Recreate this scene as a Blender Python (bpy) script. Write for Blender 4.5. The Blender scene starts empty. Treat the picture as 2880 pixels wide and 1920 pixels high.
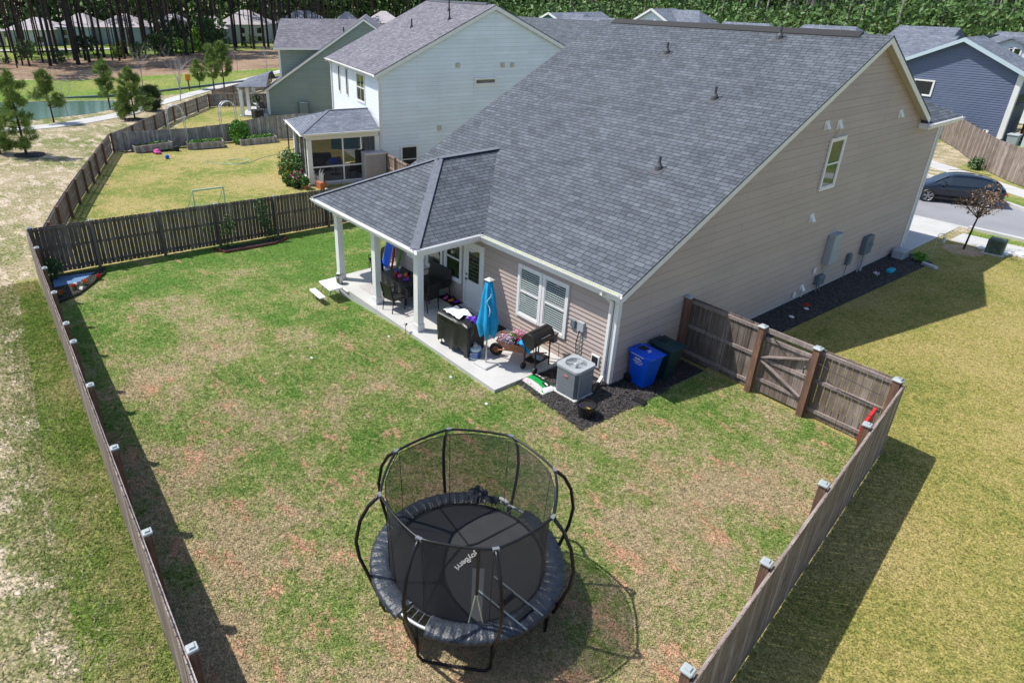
import bpy, bmesh, math, random
import numpy as np
from mathutils import Vector, Matrix
R = math.radians
random.seed(7); rng = np.random.default_rng(7)
sc = bpy.context.scene
col = sc.collection
# ---------------------------------------------------------------- camera
CR = (0.594826, 0.803809, 0.008473); CU = None
def rotm(a, b, c):
    ca, sa, cb, sb, cc, s_ = math.cos(a), math.sin(a), math.cos(b), math.sin(b), math.cos(c), math.sin(c)
    f = Vector((sa*cb, ca*cb, -sb)); r0 = Vector((ca, -sa, 0)); u0 = r0.cross(f)
    return r0*cc+u0*s_, -r0*s_+u0*cc, f
AR, AU, AF = rotm(-0.9337175, 0.4480749, 0.008473)
CAM = Vector((9.2947, -12.3343, 9.3689)); FPX = 1879.305; PX, PY = 1237.531, 864.636
cd = bpy.data.cameras.new('camera'); cam = bpy.data.objects.new('camera', cd); col.objects.link(cam)
cam.matrix_world = Matrix(((AR.x, AU.x, -AF.x, CAM.x), (AR.y, AU.y, -AF.y, CAM.y), (AR.z, AU.z, -AF.z, CAM.z), (0, 0, 0, 1)))
cd.sensor_width = 36; cd.lens = FPX/2880*36
cd.shift_x = (1440-PX)/2880; cd.shift_y = (PY-960)/2880
cd.clip_start = .1; cd.clip_end = 2000
sc.camera = cam
# ---------------------------------------------------------------- sky, sun, exposure
SUN_EL, SUN_AZ = R(58.5), R(228)       # compass-like: x = sin, y = cos
wd = bpy.data.worlds.new('World'); sc.world = wd; wd.use_nodes = True
nt = wd.node_tree; bg = nt.nodes['Background']; sky = nt.nodes.new('ShaderNodeTexSky')
sky.sky_type = 'NISHITA'; sky.sun_disc = False; sky.sun_elevation = SUN_EL; sky.sun_rotation = SUN_AZ
nt.links.new(sky.outputs[0], bg.inputs[0]); bg.inputs[1].default_value = .13
sd = bpy.data.lights.new('sun', 'SUN'); sun = bpy.data.objects.new('sun', sd); col.objects.link(sun)
sd.energy = 4.2; sd.angle = R(.5); sd.color = (1, .95, .87)
sv = Vector((math.sin(SUN_AZ)*math.cos(SUN_EL), math.cos(SUN_AZ)*math.cos(SUN_EL), math.sin(SUN_EL)))
sun.rotation_euler = sv.to_track_quat('Z', 'Y').to_euler()
sc.view_settings.view_transform = 'Standard'; sc.view_settings.look = 'None'
sc.view_settings.exposure = .32; sc.view_settings.gamma = 1
sc.render.engine = 'CYCLES'
# ---------------------------------------------------------------- helpers: ground height, placing
def G(x, y):
    t = min(max((-x-6)/12, 0), 1)
    return -t*min(max(.93+.064*(y+1), .226), 1.122)
def ray(U, V): return AR*((U-PX)/FPX)-AU*((V-PY)/FPX)+AF
def at(U, V, h=0, g=True):
    """point h above the ground seen at a photo pixel"""
    d = ray(U, V); z = h
    for _ in range(20):
        p = CAM+d*((z-CAM.z)/d.z); z = h+(G(p.x, p.y) if g else 0)
    return p
def aty(U, V, y): d = ray(U, V); return CAM+d*((y-CAM.y)/d.y)
def atx(U, V, x): d = ray(U, V); return CAM+d*((x-CAM.x)/d.x)
# ---------------------------------------------------------------- materials
def nodes(name):
    m = bpy.data.materials.new(name); m.use_nodes = True
    n = m.node_tree.nodes; b = n['Principled BSDF']
    return m, n, m.node_tree.links, b
def ramp(n, l, fac, stops, interp='LINEAR'):
    r = n.new('ShaderNodeValToRGB'); r.color_ramp.interpolation = interp
    e = r.color_ramp.elements
    while len(e) < len(stops): e.new(.5)
    for i, (p, c) in enumerate(stops):
        e[i].position = p; e[i].color = (*c, 1) if len(c) == 3 else c
    l.new(fac, r.inputs[0]); return r.outputs[0]
def noise(n, l, vec, scale, detail=2, rough=.5, sx=None):
    t = n.new('ShaderNodeTexNoise'); t.inputs['Scale'].default_value = scale
    t.inputs['Detail'].default_value = detail; t.inputs['Roughness'].default_value = rough
    if sx:
        mp = n.new('ShaderNodeMapping'); mp.inputs['Scale'].default_value = sx
        l.new(vec, mp.inputs[0]); vec = mp.outputs[0]
    l.new(vec, t.inputs['Vector']); return t.outputs[0]
def mix(n, l, fac, a, b, mode='MIX'):
    m = n.new('ShaderNodeMix'); m.data_type = 'RGBA'; m.blend_type = mode
    for s, v in ((m.inputs[0], fac), (m.inputs[6], a), (m.inputs[7], b)):
        if isinstance(v, (int, float)): s.default_value = v
        elif isinstance(v, (tuple, list)): s.default_value = (*v, 1)
        else: l.new(v, s)
    return m.outputs[2]
def math_(n, l, op, a, b=None, c=None):
    m = n.new('ShaderNodeMath'); m.operation = op
    for i, v in enumerate((a, b, c)):
        if v is None: continue
        if isinstance(v, (int, float)): m.inputs[i].default_value = v
        else: l.new(v, m.inputs[i])
    return m.outputs[0]
def bump(n, l, b, h, s, d=.01):
    bp = n.new('ShaderNodeBump'); bp.inputs['Strength'].default_value = s; bp.inputs['Distance'].default_value = d
    l.new(h, bp.inputs['Height']); l.new(bp.outputs[0], b.inputs['Normal'])
def sc3(c, k): return tuple(min(max(x*k, 0), 1) for x in c)
def pm(name, c, rough=.6, metal=0., var=.12, vs=3., bs=0., bsc=60., spec=.5, rand=0.):
    m, n, l, b = nodes(name)
    tc = n.new('ShaderNodeTexCoord'); o = tc.outputs['Object']
    f = noise(n, l, o, vs, 4, .6)
    cc = ramp(n, l, f, ((.3, sc3(c, 1-var)), (.7, sc3(c, 1+var))))
    if rand:
        oi = n.new('ShaderNodeObjectInfo')
        rr = ramp(n, l, oi.outputs['Random'], ((0, (1-rand,)*3), (1, (1+rand,)*3)))
        cc = mix(n, l, 1., cc, rr, 'MULTIPLY')
    l.new(cc, b.inputs['Base Color'])
    b.inputs['Roughness'].default_value = rough; b.inputs['Metallic'].default_value = metal
    b.inputs['Specular IOR Level'].default_value = spec
    if bs: bump(n, l, b, noise(n, l, o, bsc, 3), bs)
    return m
def uvn(n):
    t = n.new('ShaderNodeUVMap'); return t.outputs[0]
def siding(name, c, lap=.11):
    m, n, l, b = nodes(name); uv = uvn(n)
    br = n.new('ShaderNodeTexBrick'); l.new(uv, br.inputs['Vector'])
    br.inputs['Scale'].default_value = 1; br.inputs['Brick Width'].default_value = 3.66; br.inputs['Row Height'].default_value = lap*2
    br.inputs['Mortar Size'].default_value = .006; br.inputs['Mortar Smooth'].default_value = 0
    br.offset = .37; br.offset_frequency = 2; br.squash = 1
    br.inputs['Color1'].default_value = (*sc3(c, 1.04), 1); br.inputs['Color2'].default_value = (*sc3(c, .96), 1)
    br.inputs['Mortar'].default_value = (*sc3(c, .62), 1)
    f = noise(n, l, uv, .7, 5, .6)
    d = ramp(n, l, f, ((.3, (.93, .93, .93)), (.7, (1.04, 1.04, 1.05))))
    l.new(mix(n, l, 1., br.outputs[0], d, 'MULTIPLY'), b.inputs['Base Color'])
    b.inputs['Roughness'].default_value = .55
    bump(n, l, b, noise(n, l, uv, 14, 3, .6, (1, 8, 1)), .12, .004)
    return m
def shingle(name, c1, c2, cm, w=.3, h=.143, wide=1.):
    m, n, l, b = nodes(name); uv = uvn(n)
    br = n.new('ShaderNodeTexBrick'); l.new(uv, br.inputs['Vector'])
    br.inputs['Scale'].default_value = 1; br.inputs['Brick Width'].default_value = w; br.inputs['Row Height'].default_value = h
    br.inputs['Mortar Size'].default_value = .0085*wide; br.inputs['Mortar Smooth'].default_value = .3
    br.offset = .43; br.offset_frequency = 2; br.squash = .72; br.squash_frequency = 3
    br.inputs['Color1'].default_value = (*c1, 1); br.inputs['Color2'].default_value = (*c2, 1); br.inputs['Mortar'].default_value = (*cm, 1)
    # a second, coarser layer of laminated tabs so rows do not repeat
    mp = n.new('ShaderNodeMapping'); l.new(uv, mp.inputs[0]); mp.inputs['Location'].default_value = (3.17, 0, 0)
    b2 = n.new('ShaderNodeTexBrick'); l.new(mp.outputs[0], b2.inputs['Vector'])
    b2.inputs['Scale'].default_value = 1; b2.inputs['Brick Width'].default_value = w*1.37; b2.inputs['Row Height'].default_value = h
    b2.inputs['Mortar Size'].default_value = .004; b2.offset = .31; b2.offset_frequency = 3; b2.squash = 1.4; b2.squash_frequency = 2
    b2.inputs['Color1'].default_value = (.86, .86, .87, 1); b2.inputs['Color2'].default_value = (1.16, 1.16, 1.17, 1); b2.inputs['Mortar'].default_value = (.6, .6, .62, 1)
    cc = mix(n, l, 1., br.outputs[0], b2.outputs[0], 'MULTIPLY')
    f = noise(n, l, uv, .45, 4, .6)
    cc = mix(n, l, 1., cc, ramp(n, l, f, ((.3, (.9, .9, .92)), (.7, (1.08, 1.07, 1.06)))), 'MULTIPLY')
    g = noise(n, l, uv, 120, 2, .7)
    cc = mix(n, l, 1., cc, ramp(n, l, g, ((.35, (.82, .82, .82)), (.65, (1.18, 1.18, 1.18)))), 'MULTIPLY')
    l.new(cc, b.inputs['Base Color']); b.inputs['Roughness'].default_value = .85; b.inputs['Specular IOR Level'].default_value = .3
    # each course rises towards its butt edge
    sx = n.new('ShaderNodeSeparateXYZ'); l.new(uv, sx.inputs[0])
    fr = math_(n, l, 'FRACT', math_(n, l, 'DIVIDE', sx.outputs[1], h))
    hh = math_(n, l, 'SUBTRACT', 1., fr)
    hh = math_(n, l, 'MULTIPLY_ADD', br.outputs['Fac'], -.5, hh)
    bump(n, l, b, hh, .9, .012)
    return m
def wood(name, ca, cb, pw=.152, streak=1.):
    """weathered pickets: one tone per board, grain along it"""
    m, n, l, b = nodes(name); uv = uvn(n)
    sx = n.new('ShaderNodeSeparateXYZ'); l.new(uv, sx.inputs[0])
    k = math_(n, l, 'FLOOR', math_(n, l, 'DIVIDE', sx.outputs[0], pw))
    wn = n.new('ShaderNodeTexWhiteNoise'); wn.noise_dimensions = '1D'; l.new(k, wn.inputs['W'])
    cc = ramp(n, l, wn.outputs[0], ((0, sc3(ca, .8)), (.5, ca), (1, cb)))
    f = noise(n, l, uv, 1, 5, .65, (38, 1.6, 1))
    cc = mix(n, l, 1., cc, ramp(n, l, f, ((.3, (.55, .5, .47)), (.7, (1.35, 1.35, 1.37)))), 'MULTIPLY')
    f2 = noise(n, l, uv, 1, 3, .5, (3., 2.2, 1))
    cc = mix(n, l, 1., cc, ramp(n, l, f2, ((.3, (.75, .72, .7)), (.7, (1.2, 1.2, 1.2)))), 'MULTIPLY')
    v = n.new('ShaderNodeTexVoronoi'); mp = n.new('ShaderNodeMapping'); mp.inputs['Scale'].default_value = (5, 2.3, 1)
    l.new(uv, mp.inputs[0]); l.new(mp.outputs[0], v.inputs['Vector']); v.inputs['Scale'].default_value = 1
    cc = mix(n, l, 1., cc, ramp(n, l, v.outputs['Distance'], ((.05, (.35, .3, .28)), (.12, (1, 1, 1)))), 'MULTIPLY')
    l.new(cc, b.inputs['Base Color']); b.inputs['Roughness'].default_value = .8
    bump(n, l, b, f, .4, .006)
    return m
def ground_mat(name, lush, mid, dry, bare, s1=.35, th=(.42, .6), gx=0., fine=38., bare_th=(.66, .72), mixy=1.):
    """lawn: lush/mid/dry dithered at every scale down to the blade, with bare patches. gx: drier towards +x,-y"""
    m, n, l, b = nodes(name)
    ge = n.new('ShaderNodeNewGeometry'); p = ge.outputs['Position']
    big = noise(n, l, p, s1, 5, .6); g1 = None
    if gx:
        sx = n.new('ShaderNodeSeparateXYZ'); l.new(p, sx.inputs[0])
        g1 = math_(n, l, 'MULTIPLY', math_(n, l, 'SUBTRACT', sx.outputs[0], sx.outputs[1]), gx)
        big = math_(n, l, 'ADD', big, g1)
    pt = noise(n, l, p, 1.9, 6, .7); f7 = noise(n, l, p, 9, 4, .75); f = noise(n, l, p, fine, 3, .75)
    v = big
    for t, k in ((pt, .62), (f7, .45), (f, .3)):
        v = math_(n, l, 'ADD', v, math_(n, l, 'MULTIPLY', math_(n, l, 'SUBTRACT', t, .5), k*mixy))
    c = ramp(n, l, v, ((th[0], lush), ((th[0]+th[1])/2, mid), (th[1], dry)))
    br = noise(n, l, p, .8, 8, .7, (1, 1.9, 1))
    if gx: br = math_(n, l, 'ADD', br, math_(n, l, 'MULTIPLY', g1, .5))
    br = math_(n, l, 'ADD', br, math_(n, l, 'MULTIPLY', math_(n, l, 'SUBTRACT', f7, .5), .25))
    c = mix(n, l, ramp(n, l, br, ((bare_th[0], (0, 0, 0)), (bare_th[1], (1, 1, 1)))), c, bare)
    c = mix(n, l, 1., c, ramp(n, l, f, ((.3, (.36, .38, .36)), (.5, (1, 1, 1)), (.68, (1.7, 1.65, 1.6)))), 'MULTIPLY')
    c = mix(n, l, 1., c, ramp(n, l, f7, ((.3, (.72, .76, .72)), (.7, (1.28, 1.24, 1.25)))), 'MULTIPLY')
    l.new(c, b.inputs['Base Color']); b.inputs['Roughness'].default_value = .9; b.inputs['Specular IOR Level'].default_value = .15
    bump(n, l, b, f, .8, .03)
    return m
def glass_mat(name, tint=(.02, .03, .04)):
    m, n, l, b = nodes(name)
    b.inputs['Base Color'].default_value = (*tint, 1); b.inputs['Roughness'].default_value = .04
    b.inputs['Specular IOR Level'].default_value = .9; b.inputs['IOR'].default_value = 1.6
    return m
def net_mat(name, c, a):
    m, n, l, b = nodes(name)
    b.inputs['Base Color'].default_value = (*c, 1); b.inputs['Roughness'].default_value = .7; b.inputs['Alpha'].default_value = a
    return m
# ---------------------------------------------------------------- mesh builder
class MB:
    LOCAL = False
    def __init__(s): s.v = []; s.f = []; s.M = None
    def add(s, pts, faces):
        k = len(s.v)
        for p in pts:
            p = Vector(p)
            if s.M is not None: p = s.M @ p
            s.v.append(p)
        s.f += [tuple(i+k for i in f) for f in faces]; return s
    def poly(s, pts): return s.add(pts, [tuple(range(len(pts)))])
    def box(s, a, b):
        x0, y0, z0 = (min(a[i], b[i]) for i in range(3)); x1, y1, z1 = (max(a[i], b[i]) for i in range(3))
        return s.add([(x0, y0, z0), (x1, y0, z0), (x1, y1, z0), (x0, y1, z0), (x0, y0, z1), (x1, y0, z1), (x1, y1, z1), (x0, y1, z1)],
                     [(0, 3, 2, 1), (4, 5, 6, 7), (0, 1, 5, 4), (1, 2, 6, 5), (2, 3, 7, 6), (3, 0, 4, 7)])
    def cb(s, c, d): return s.box([c[i]-d[i]/2 for i in range(3)], [c[i]+d[i]/2 for i in range(3)])
    def hexa(s, lo, hi):
        """lo, hi: four points each, same order"""
        return s.add(list(lo)+list(hi), [(0, 3, 2, 1), (4, 5, 6, 7), (0, 1, 5, 4), (1, 2, 6, 5), (2, 3, 7, 6), (3, 0, 4, 7)])
    def rbox(s, a, b, r=.02):
        """box with chamfered vertical and top edges"""
        x0, y0, z0 = (min(a[i], b[i]) for i in range(3)); x1, y1, z1 = (max(a[i], b[i]) for i in range(3))
        def ring(q, z): return [(x0+q, y0+r, z), (x0+r, y0+q, z), (x1-r, y0+q, z), (x1-q, y0+r, z), (x1-q, y1-r, z), (x1-r, y1-q, z), (x0+r, y1-q, z), (x0+q, y1-r, z)]
        rs = ring(0, z0)+ring(0, z1-r)+ring(r*.7, z1)
        F = [tuple(range(7, -1, -1)), tuple(range(16, 24))]
        for k in (0, 8):
            F += [(k+i, k+(i+1) % 8, k+8+(i+1) % 8, k+8+i) for i in range(8)]
        return s.add(rs, F)
    def beam(s, p, q, w, h=None, up=(0, 0, 1)):
        h = h or w; p = Vector(p); q = Vector(q); d = (q-p).normalized(); u = Vector(up)
        if abs(d.dot(u)) > .99: u = Vector((1, 0, 0))
        t = d.cross(u).normalized(); u = t.cross(d)
        lo = [p+t*a*w/2+u*b*h/2 for a, b in ((-1, -1), (1, -1), (1, 1), (-1, 1))]
        return s.hexa(lo, [x+(q-p) for x in lo])
    def tube(s, P, r, n=6, closed=False, cap=True):
        P = [Vector(p) for p in P]; m = len(P); rr = r if isinstance(r, (list, tuple)) else [r]*m
        pts = []; pu = None
        for i, p in enumerate(P):
            if closed: d = P[(i+1) % m]-P[i-1]
            else: d = P[min(i+1, m-1)]-P[max(i-1, 0)]
            d.normalize()
            u = pu or Vector((0, 0, 1))
            if abs(d.dot(u)) > .97 and pu is None: u = Vector((1, 0, 0))
            t = d.cross(u)
            if t.length < 1e-4: t = d.cross(Vector((1, 0, 0)))
            t.normalize(); u = t.cross(d); pu = u
            for k in range(n):
                a = 2*math.pi*k/n; pts.append(p+t*math.cos(a)*rr[i]+u*math.sin(a)*rr[i])
        F = []
        for i in range(m if closed else m-1):
            j = (i+1) % m
            F += [(i*n+k, i*n+(k+1) % n, j*n+(k+1) % n, j*n+k) for k in range(n)]
        if cap and not closed: F += [tuple(range(n-1, -1, -1)), tuple((m-1)*n+k for k in range(n))]
        return s.add(pts, F)
    def lathe(s, prof, c=(0, 0, 0), n=16, sx=1, sy=1, cap=True):
        pts = []; m = len(prof)
        for r, z in prof:
            for k in range(n):
                a = 2*math.pi*k/n; pts.append((c[0]+r*math.cos(a)*sx, c[1]+r*math.sin(a)*sy, c[2]+z))
        F = [(i*n+k, i*n+(k+1) % n, (i+1)*n+(k+1) % n, (i+1)*n+k) for i in range(m-1) for k in range(n)]
        if cap: F += [tuple(range(n-1, -1, -1)), tuple((m-1)*n+k for k in range(n))]
        return s.add(pts, F)
    def ball(s, c, r, n=10, sq=(1, 1, 1), jit=0):
        pts = [(0, 0, -1)]; m = n//2
        for i in range(1, m):
            t = math.pi*i/m-math.pi/2
            for k in range(n):
                a = 2*math.pi*k/n; pts.append((math.cos(t)*math.cos(a), math.cos(t)*math.sin(a), math.sin(t)))
        pts.append((0, 0, 1))
        if jit: pts = [tuple(x*(1+random.uniform(-jit, jit)) for x in p) for p in pts]
        P = [(c[0]+p[0]*r*sq[0], c[1]+p[1]*r*sq[1], c[2]+p[2]*r*sq[2]) for p in pts]
        F = [(0, 1+(k+1) % n, 1+k) for k in range(n)]
        for i in range(m-2): F += [(1+i*n+k, 1+i*n+(k+1) % n, 1+(i+1)*n+(k+1) % n, 1+(i+1)*n+k) for k in range(n)]
        e = len(P)-1; b0 = 1+(m-2)*n
        F += [(e, b0+k, b0+(k+1) % n) for k in range(n)]
        return s.add(P, F)
    def extr(s, poly, h0, h1, axis='z'):
        """closed polygon (2D) swept along an axis"""
        n = len(poly)
        def P(p, h): return (p[0], p[1], h) if axis == 'z' else ((h, p[0], p[1]) if axis == 'x' else (p[0], h, p[1]))
        a = [P(p, h0) for p in poly]; b = [P(p, h1) for p in poly]
        return s.add(a+b, [tuple(range(n-1, -1, -1)), tuple(range(n, 2*n))]+[(i, (i+1) % n, n+(i+1) % n, n+i) for i in range(n)])
    def build(s, name, m, parent=None, world=True, smooth=False):
        if world and parent is not None and not MB.LOCAL:
            o = wloc(parent); off = o
        else: off = Vector((0, 0, 0))
        me = bpy.data.meshes.new(name)
        me.from_pydata([tuple(v-off) for v in s.v], [], s.f); me.update()
        return finish(name, me, m, parent, smooth)
def wloc(o):
    p = Vector((0, 0, 0))
    while o is not None: p = p+o.location; o = o.parent
    return p
def auto_uv(me):
    nf = len(me.polygons); nl = len(me.loops)
    if not nl: return
    N = np.empty(nf*3); me.polygons.foreach_get('normal', N); N = N.reshape(-1, 3)
    co = np.empty(len(me.vertices)*3); me.vertices.foreach_get('co', co); co = co.reshape(-1, 3)
    vi = np.empty(nl, int); me.loops.foreach_get('vertex_index', vi)
    tot = np.empty(nf, int); me.polygons.foreach_get('loop_total', tot)
    fi = np.repeat(np.arange(nf), tot)
    T = np.stack([-N[:, 1], N[:, 0], np.zeros(nf)], 1); ln = np.linalg.norm(T, axis=1); flat = ln < .02
    T[flat] = (1, 0, 0); T[~flat] /= ln[~flat, None]
    Bv = np.cross(N, T); P = co[vi]
    uv = np.stack([(P*T[fi]).sum(1), (P*Bv[fi]).sum(1)], 1)
    lay = me.uv_layers.new(name='UVMap'); lay.data.foreach_set('uv', uv.ravel())
def finish(name, me, m, parent=None, smooth=False):
    auto_uv(me)
    if m is not None: me.materials.append(m)
    if smooth: me.polygons.foreach_set('use_smooth', [True]*len(me.polygons))
    o = bpy.data.objects.new(name, me); col.objects.link(o)
    if parent is not None: o.parent = parent
    return o
def fastmesh(name, V, F, m, parent=None, smooth=False):
    """V (n,3), F (k,c) numpy"""
    me = bpy.data.meshes.new(name); n, k, c = len(V), len(F), F.shape[1]
    me.vertices.add(n); me.vertices.foreach_set('co', np.asarray(V, np.float32).ravel())
    me.loops.add(k*c); me.loops.foreach_set('vertex_index', F.ravel().astype(np.int32))
    me.polygons.add(k); me.polygons.foreach_set('loop_start', np.arange(0, k*c, c, dtype=np.int32))
    me.update(calc_edges=True); me.validate()
    if m is not None: me.materials.append(m)
    if smooth: me.polygons.foreach_set('use_smooth', [True]*k)
    o = bpy.data.objects.new(name, me); col.objects.link(o)
    if parent is not None: o.parent = parent
    return o
def tag(o, label=None, cat=None, group=None, kind=None):
    if label: o['label'] = label
    if cat: o['category'] = cat
    if group: o['group'] = group
    if kind: o['kind'] = kind
    return o
def thing(name, label, cat, loc=(0, 0, 0), rz=0, group=None):
    o = bpy.data.objects.new(name, None); col.objects.link(o); o.empty_display_size = .3
    o.location = loc; o.rotation_euler = (0, 0, rz)
    return tag(o, label, cat, group)
def copy_tree(o, parent=None):
    c = o.copy(); col.objects.link(c); c.parent = parent
    for ch in list(o.children):
        copy_tree(ch, c)
    return c
def solo(mb, name, m, label, cat, loc, rz=0, group=None, smooth=False):
    """a thing that is one mesh, built round its own origin"""
    o = mb.build(name, m, None, smooth=smooth); o.location = loc; o.rotation_euler = (0, 0, rz)
    return tag(o, label, cat, group)
def poly_ccw(p):
    a = sum(p[i][0]*p[(i+1) % len(p)][1]-p[(i+1) % len(p)][0]*p[i][1] for i in range(len(p)))
    return list(p) if a > 0 else list(p)[::-1]
def clip_poly(poly, a, b):
    """keep the part of poly on the left of a->b"""
    out = []; n = len(poly)
    def sd(p): return (b[0]-a[0])*(p[1]-a[1])-(b[1]-a[1])*(p[0]-a[0])
    for i in range(n):
        p, q = poly[i], poly[(i+1) % n]; sp, sq = sd(p), sd(q)
        if sp >= 0: out.append(p)
        if (sp > 0 > sq) or (sp < 0 < sq):
            t = sp/(sp-sq); out.append((p[0]+(q[0]-p[0])*t, p[1]+(q[1]-p[1])*t))
    return out
def sheet(name, poly, m, dz, kind='structure', step=2):
    """a ground sheet over a convex polygon (CCW), following the terrain"""
    poly = poly_ccw(poly); mb = MB(); xs = [p[0] for p in poly]; ys = [p[1] for p in poly]
    flat = min(xs) >= -6
    x0, x1 = math.floor(min(xs)/step)*step, math.ceil(max(xs)/step)*step; y0, y1 = math.floor(min(ys)/step)*step, math.ceil(max(ys)/step)*step
    if flat:
        mb.poly([(p[0], p[1], dz) for p in poly])
    else:
        for i in range(int((x1-x0)/step)):
            for j in range(int((y1-y0)/step)):
                x, y = x0+i*step, y0+j*step
                for t in ([(x, y), (x+step, y), (x+step, y+step)], [(x, y), (x+step, y+step), (x, y+step)]):
                    c = [tuple(v) for v in t]
                    for k in range(len(poly)):
                        if len(c) < 3: break
                        c = clip_poly(c, poly[k], poly[(k+1) % len(poly)])
                    if len(c) >= 3: mb.poly([(p[0], p[1], G2(t, p)+dz) for p in c])
    o = mb.build(name, m); 
    if kind: tag(o, kind=kind)
    return o
def G2(t, p):
    """height on the flat triangle t"""
    (ax, ay), (bx, by), (cx, cy) = t; az, bz, cz = G(ax, ay), G(bx, by), G(cx, cy)
    d = (by-cy)*(ax-cx)+(cx-bx)*(ay-cy); u = ((by-cy)*(p[0]-cx)+(cx-bx)*(p[1]-cy))/d; v = ((cy-ay)*(p[0]-cx)+(ax-cx)*(p[1]-cy))/d
    return u*az+v*bz+(1-u-v)*cz
# ================================================================ materials used across the place
M = {}
M['tan'] = siding('tan_siding', (.47, .385, .345)); M['whites'] = siding('sky_tinted_white_siding', (.8, .86, .93)); M['greens'] = siding('sage_siding', (.24, .29, .26))  # blue tint in the white stands in for skylight on plain vinyl
M['blues'] = siding('slate_blue_siding', (.115, .145, .235)); M['pale'] = siding('pale_siding', (.62, .64, .66))
M['greysd'] = siding('grey_siding', (.36, .38, .42))
M['roof'] = shingle('charcoal_shingles', (.085, .1, .118), (.122, .14, .162), (.016, .02, .03))
M['roof2'] = shingle('grey_violet_shingles', (.15, .145, .17), (.23, .225, .255), (.08, .08, .1))
M['roof3'] = shingle('blue_grey_shingles', (.13, .15, .19), (.2, .225, .27), (.07, .08, .11))
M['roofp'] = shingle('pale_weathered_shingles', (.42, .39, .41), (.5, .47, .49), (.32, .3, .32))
M['trim'] = pm('white_trim', (.8, .8, .8), .45, var=.03); M['soffit'] = pm('beige_soffit', (.55, .52, .46), .6, var=.04)
M['cap'] = pm('hip_cap', (.14, .155, .19), .85, var=.2, vs=8, bs=.3)
M['fence'] = wood('weathered_picket', (.22, .18, .155), (.37, .32, .29))
M['fenceshaded'] = wood('shaded_weathered_picket', (.15, .125, .11), (.27, .23, .205))  # picket wood copied darker; shade on these fences put into the colour
M['fencegrey'] = wood('silver_picket', (.27, .265, .27), (.42, .41, .415))
M['rail'] = wood('weathered_rail', (.3, .255, .24), (.42, .37, .35), pw=3.)
M['post'] = wood('red_brown_post', (.2, .115, .08), (.26, .16, .12), pw=3.)
M['capm'] = pm('grey_post_cap', (.38, .42, .43), .5, var=.1)
M['concrete'] = pm('concrete', (.5, .5, .49), .85, var=.08, vs=1.2, bs=.1, bsc=90)
M['asphalt'] = pm('worn_asphalt', (.27, .275, .3), .9, var=.1, vs=.5, bs=.2, bsc=80)
M['glass'] = glass_mat('window_glass'); M['glassg'] = glass_mat('green_reflecting_glass', (.03, .05, .02))
M['dark'] = pm('dark_interior', (.015, .017, .02), .7); M['slat'] = pm('blind_slat', (.38, .46, .46), .5, var=.05)
M['screen'] = net_mat('insect_screen', (.02, .02, .025), .62)
M['black'] = pm('black_plastic', (.018, .018, .02), .42, var=.2); M['blackm'] = pm('black_metal', (.015, .015, .017), .35, .3, var=.15)
M['steel'] = pm('steel', (.45, .47, .5), .32, .8, var=.1); M['galv'] = pm('galvanised', (.5, .53, .56), .45, .3, var=.1)
M['white'] = pm('white_plastic', (.85, .86, .86), .4, var=.02); M['grey'] = pm('grey_plastic', (.3, .32, .34), .5)
M['boxgrey'] = pm('grey_box', (.38, .42, .46), .5, var=.06); M['meter'] = pm('meter_grey', (.13, .17, .2), .5)
M['mulch'] = None; M['pipe'] = pm('pipe_grey', (.07, .075, .085), .6)
M['green'] = pm('leaf_green', (.06, .17, .03), .6, var=.35, vs=12); M['green2'] = pm('bright_leaf', (.13, .3, .04), .6, var=.35, vs=12)
M['terra'] = pm('terracotta', (.42, .14, .06), .75); M['soil'] = pm('soil', (.05, .032, .022), .95, var=.4, vs=30, bs=.5)
M['red'] = pm('red', (.6, .02, .02), .5); M['orange'] = pm('orange', (.7, .2, .07), .6); M['yellow'] = pm('yellow', (.75, .55, .05), .6)
M['pink'] = pm('pink_petal', (.75, .12, .4), .6, var=.3, vs=20); M['lilac'] = pm('lilac_petal', (.75, .6, .8), .6, var=.2, vs=20)
M['blue'] = pm('blue_plastic', (.0, .09, .68), .35, var=.08); M['skyblue'] = pm('sky_blue_cloth', (.005, .32, .62), .75, var=.12, vs=6)
M['lightblue'] = pm('pale_blue', (.2, .42, .6), .5); M['purple'] = pm('purple', (.13, .03, .42), .4, var=.3, vs=12)
M['teal'] = pm('teal', (.0, .35, .5), .6); M['brown'] = pm('brown_wood', (.2, .11, .07), .7, var=.25, vs=10)
def mulch_mat():
    m, n, l, b = nodes('mulch'); p = n.new('ShaderNodeNewGeometry').outputs['Position']
    v = n.new('ShaderNodeTexVoronoi'); v.inputs['Scale'].default_value = 26
    mp = n.new('ShaderNodeMapping'); mp.inputs['Rotation'].default_value = (0, 0, .6); mp.inputs['Scale'].default_value = (1, 2.4, 1)
    wv = n.new('ShaderNodeTexNoise'); wv.inputs['Scale'].default_value = 9; l.new(p, wv.inputs['Vector'])
    l.new(mix(n, l, .12, p, wv.outputs[1]), mp.inputs[0]); l.new(mp.outputs[0], v.inputs['Vector'])
    c = ramp(n, l, v.outputs['Color'], ((.1, (.008, .007, .007)), (.55, (.03, .026, .026)), (.92, (.15, .14, .15))))
    l.new(c, b.inputs['Base Color']); b.inputs['Roughness'].default_value = .8
    bump(n, l, b, v.outputs['Distance'], 1., .04); return m
M['mulch'] = mulch_mat()
LUSH, MID, DRY, BARE = (.11, .215, .04), (.235, .28, .09), (.4, .325, .2), (.5, .31, .2)
M['lawn'] = ground_mat('patchy_lawn', LUSH, MID, DRY, BARE, s1=.34, th=(.36, .66), gx=.0095, bare_th=(.58, .67))
M['side'] = ground_mat('side_lawn', (.16, .19, .045), (.28, .255, .075), (.35, .29, .115), (.36, .28, .15), s1=.25, th=(.3, .62), bare_th=(.7, .85), fine=30)
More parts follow.
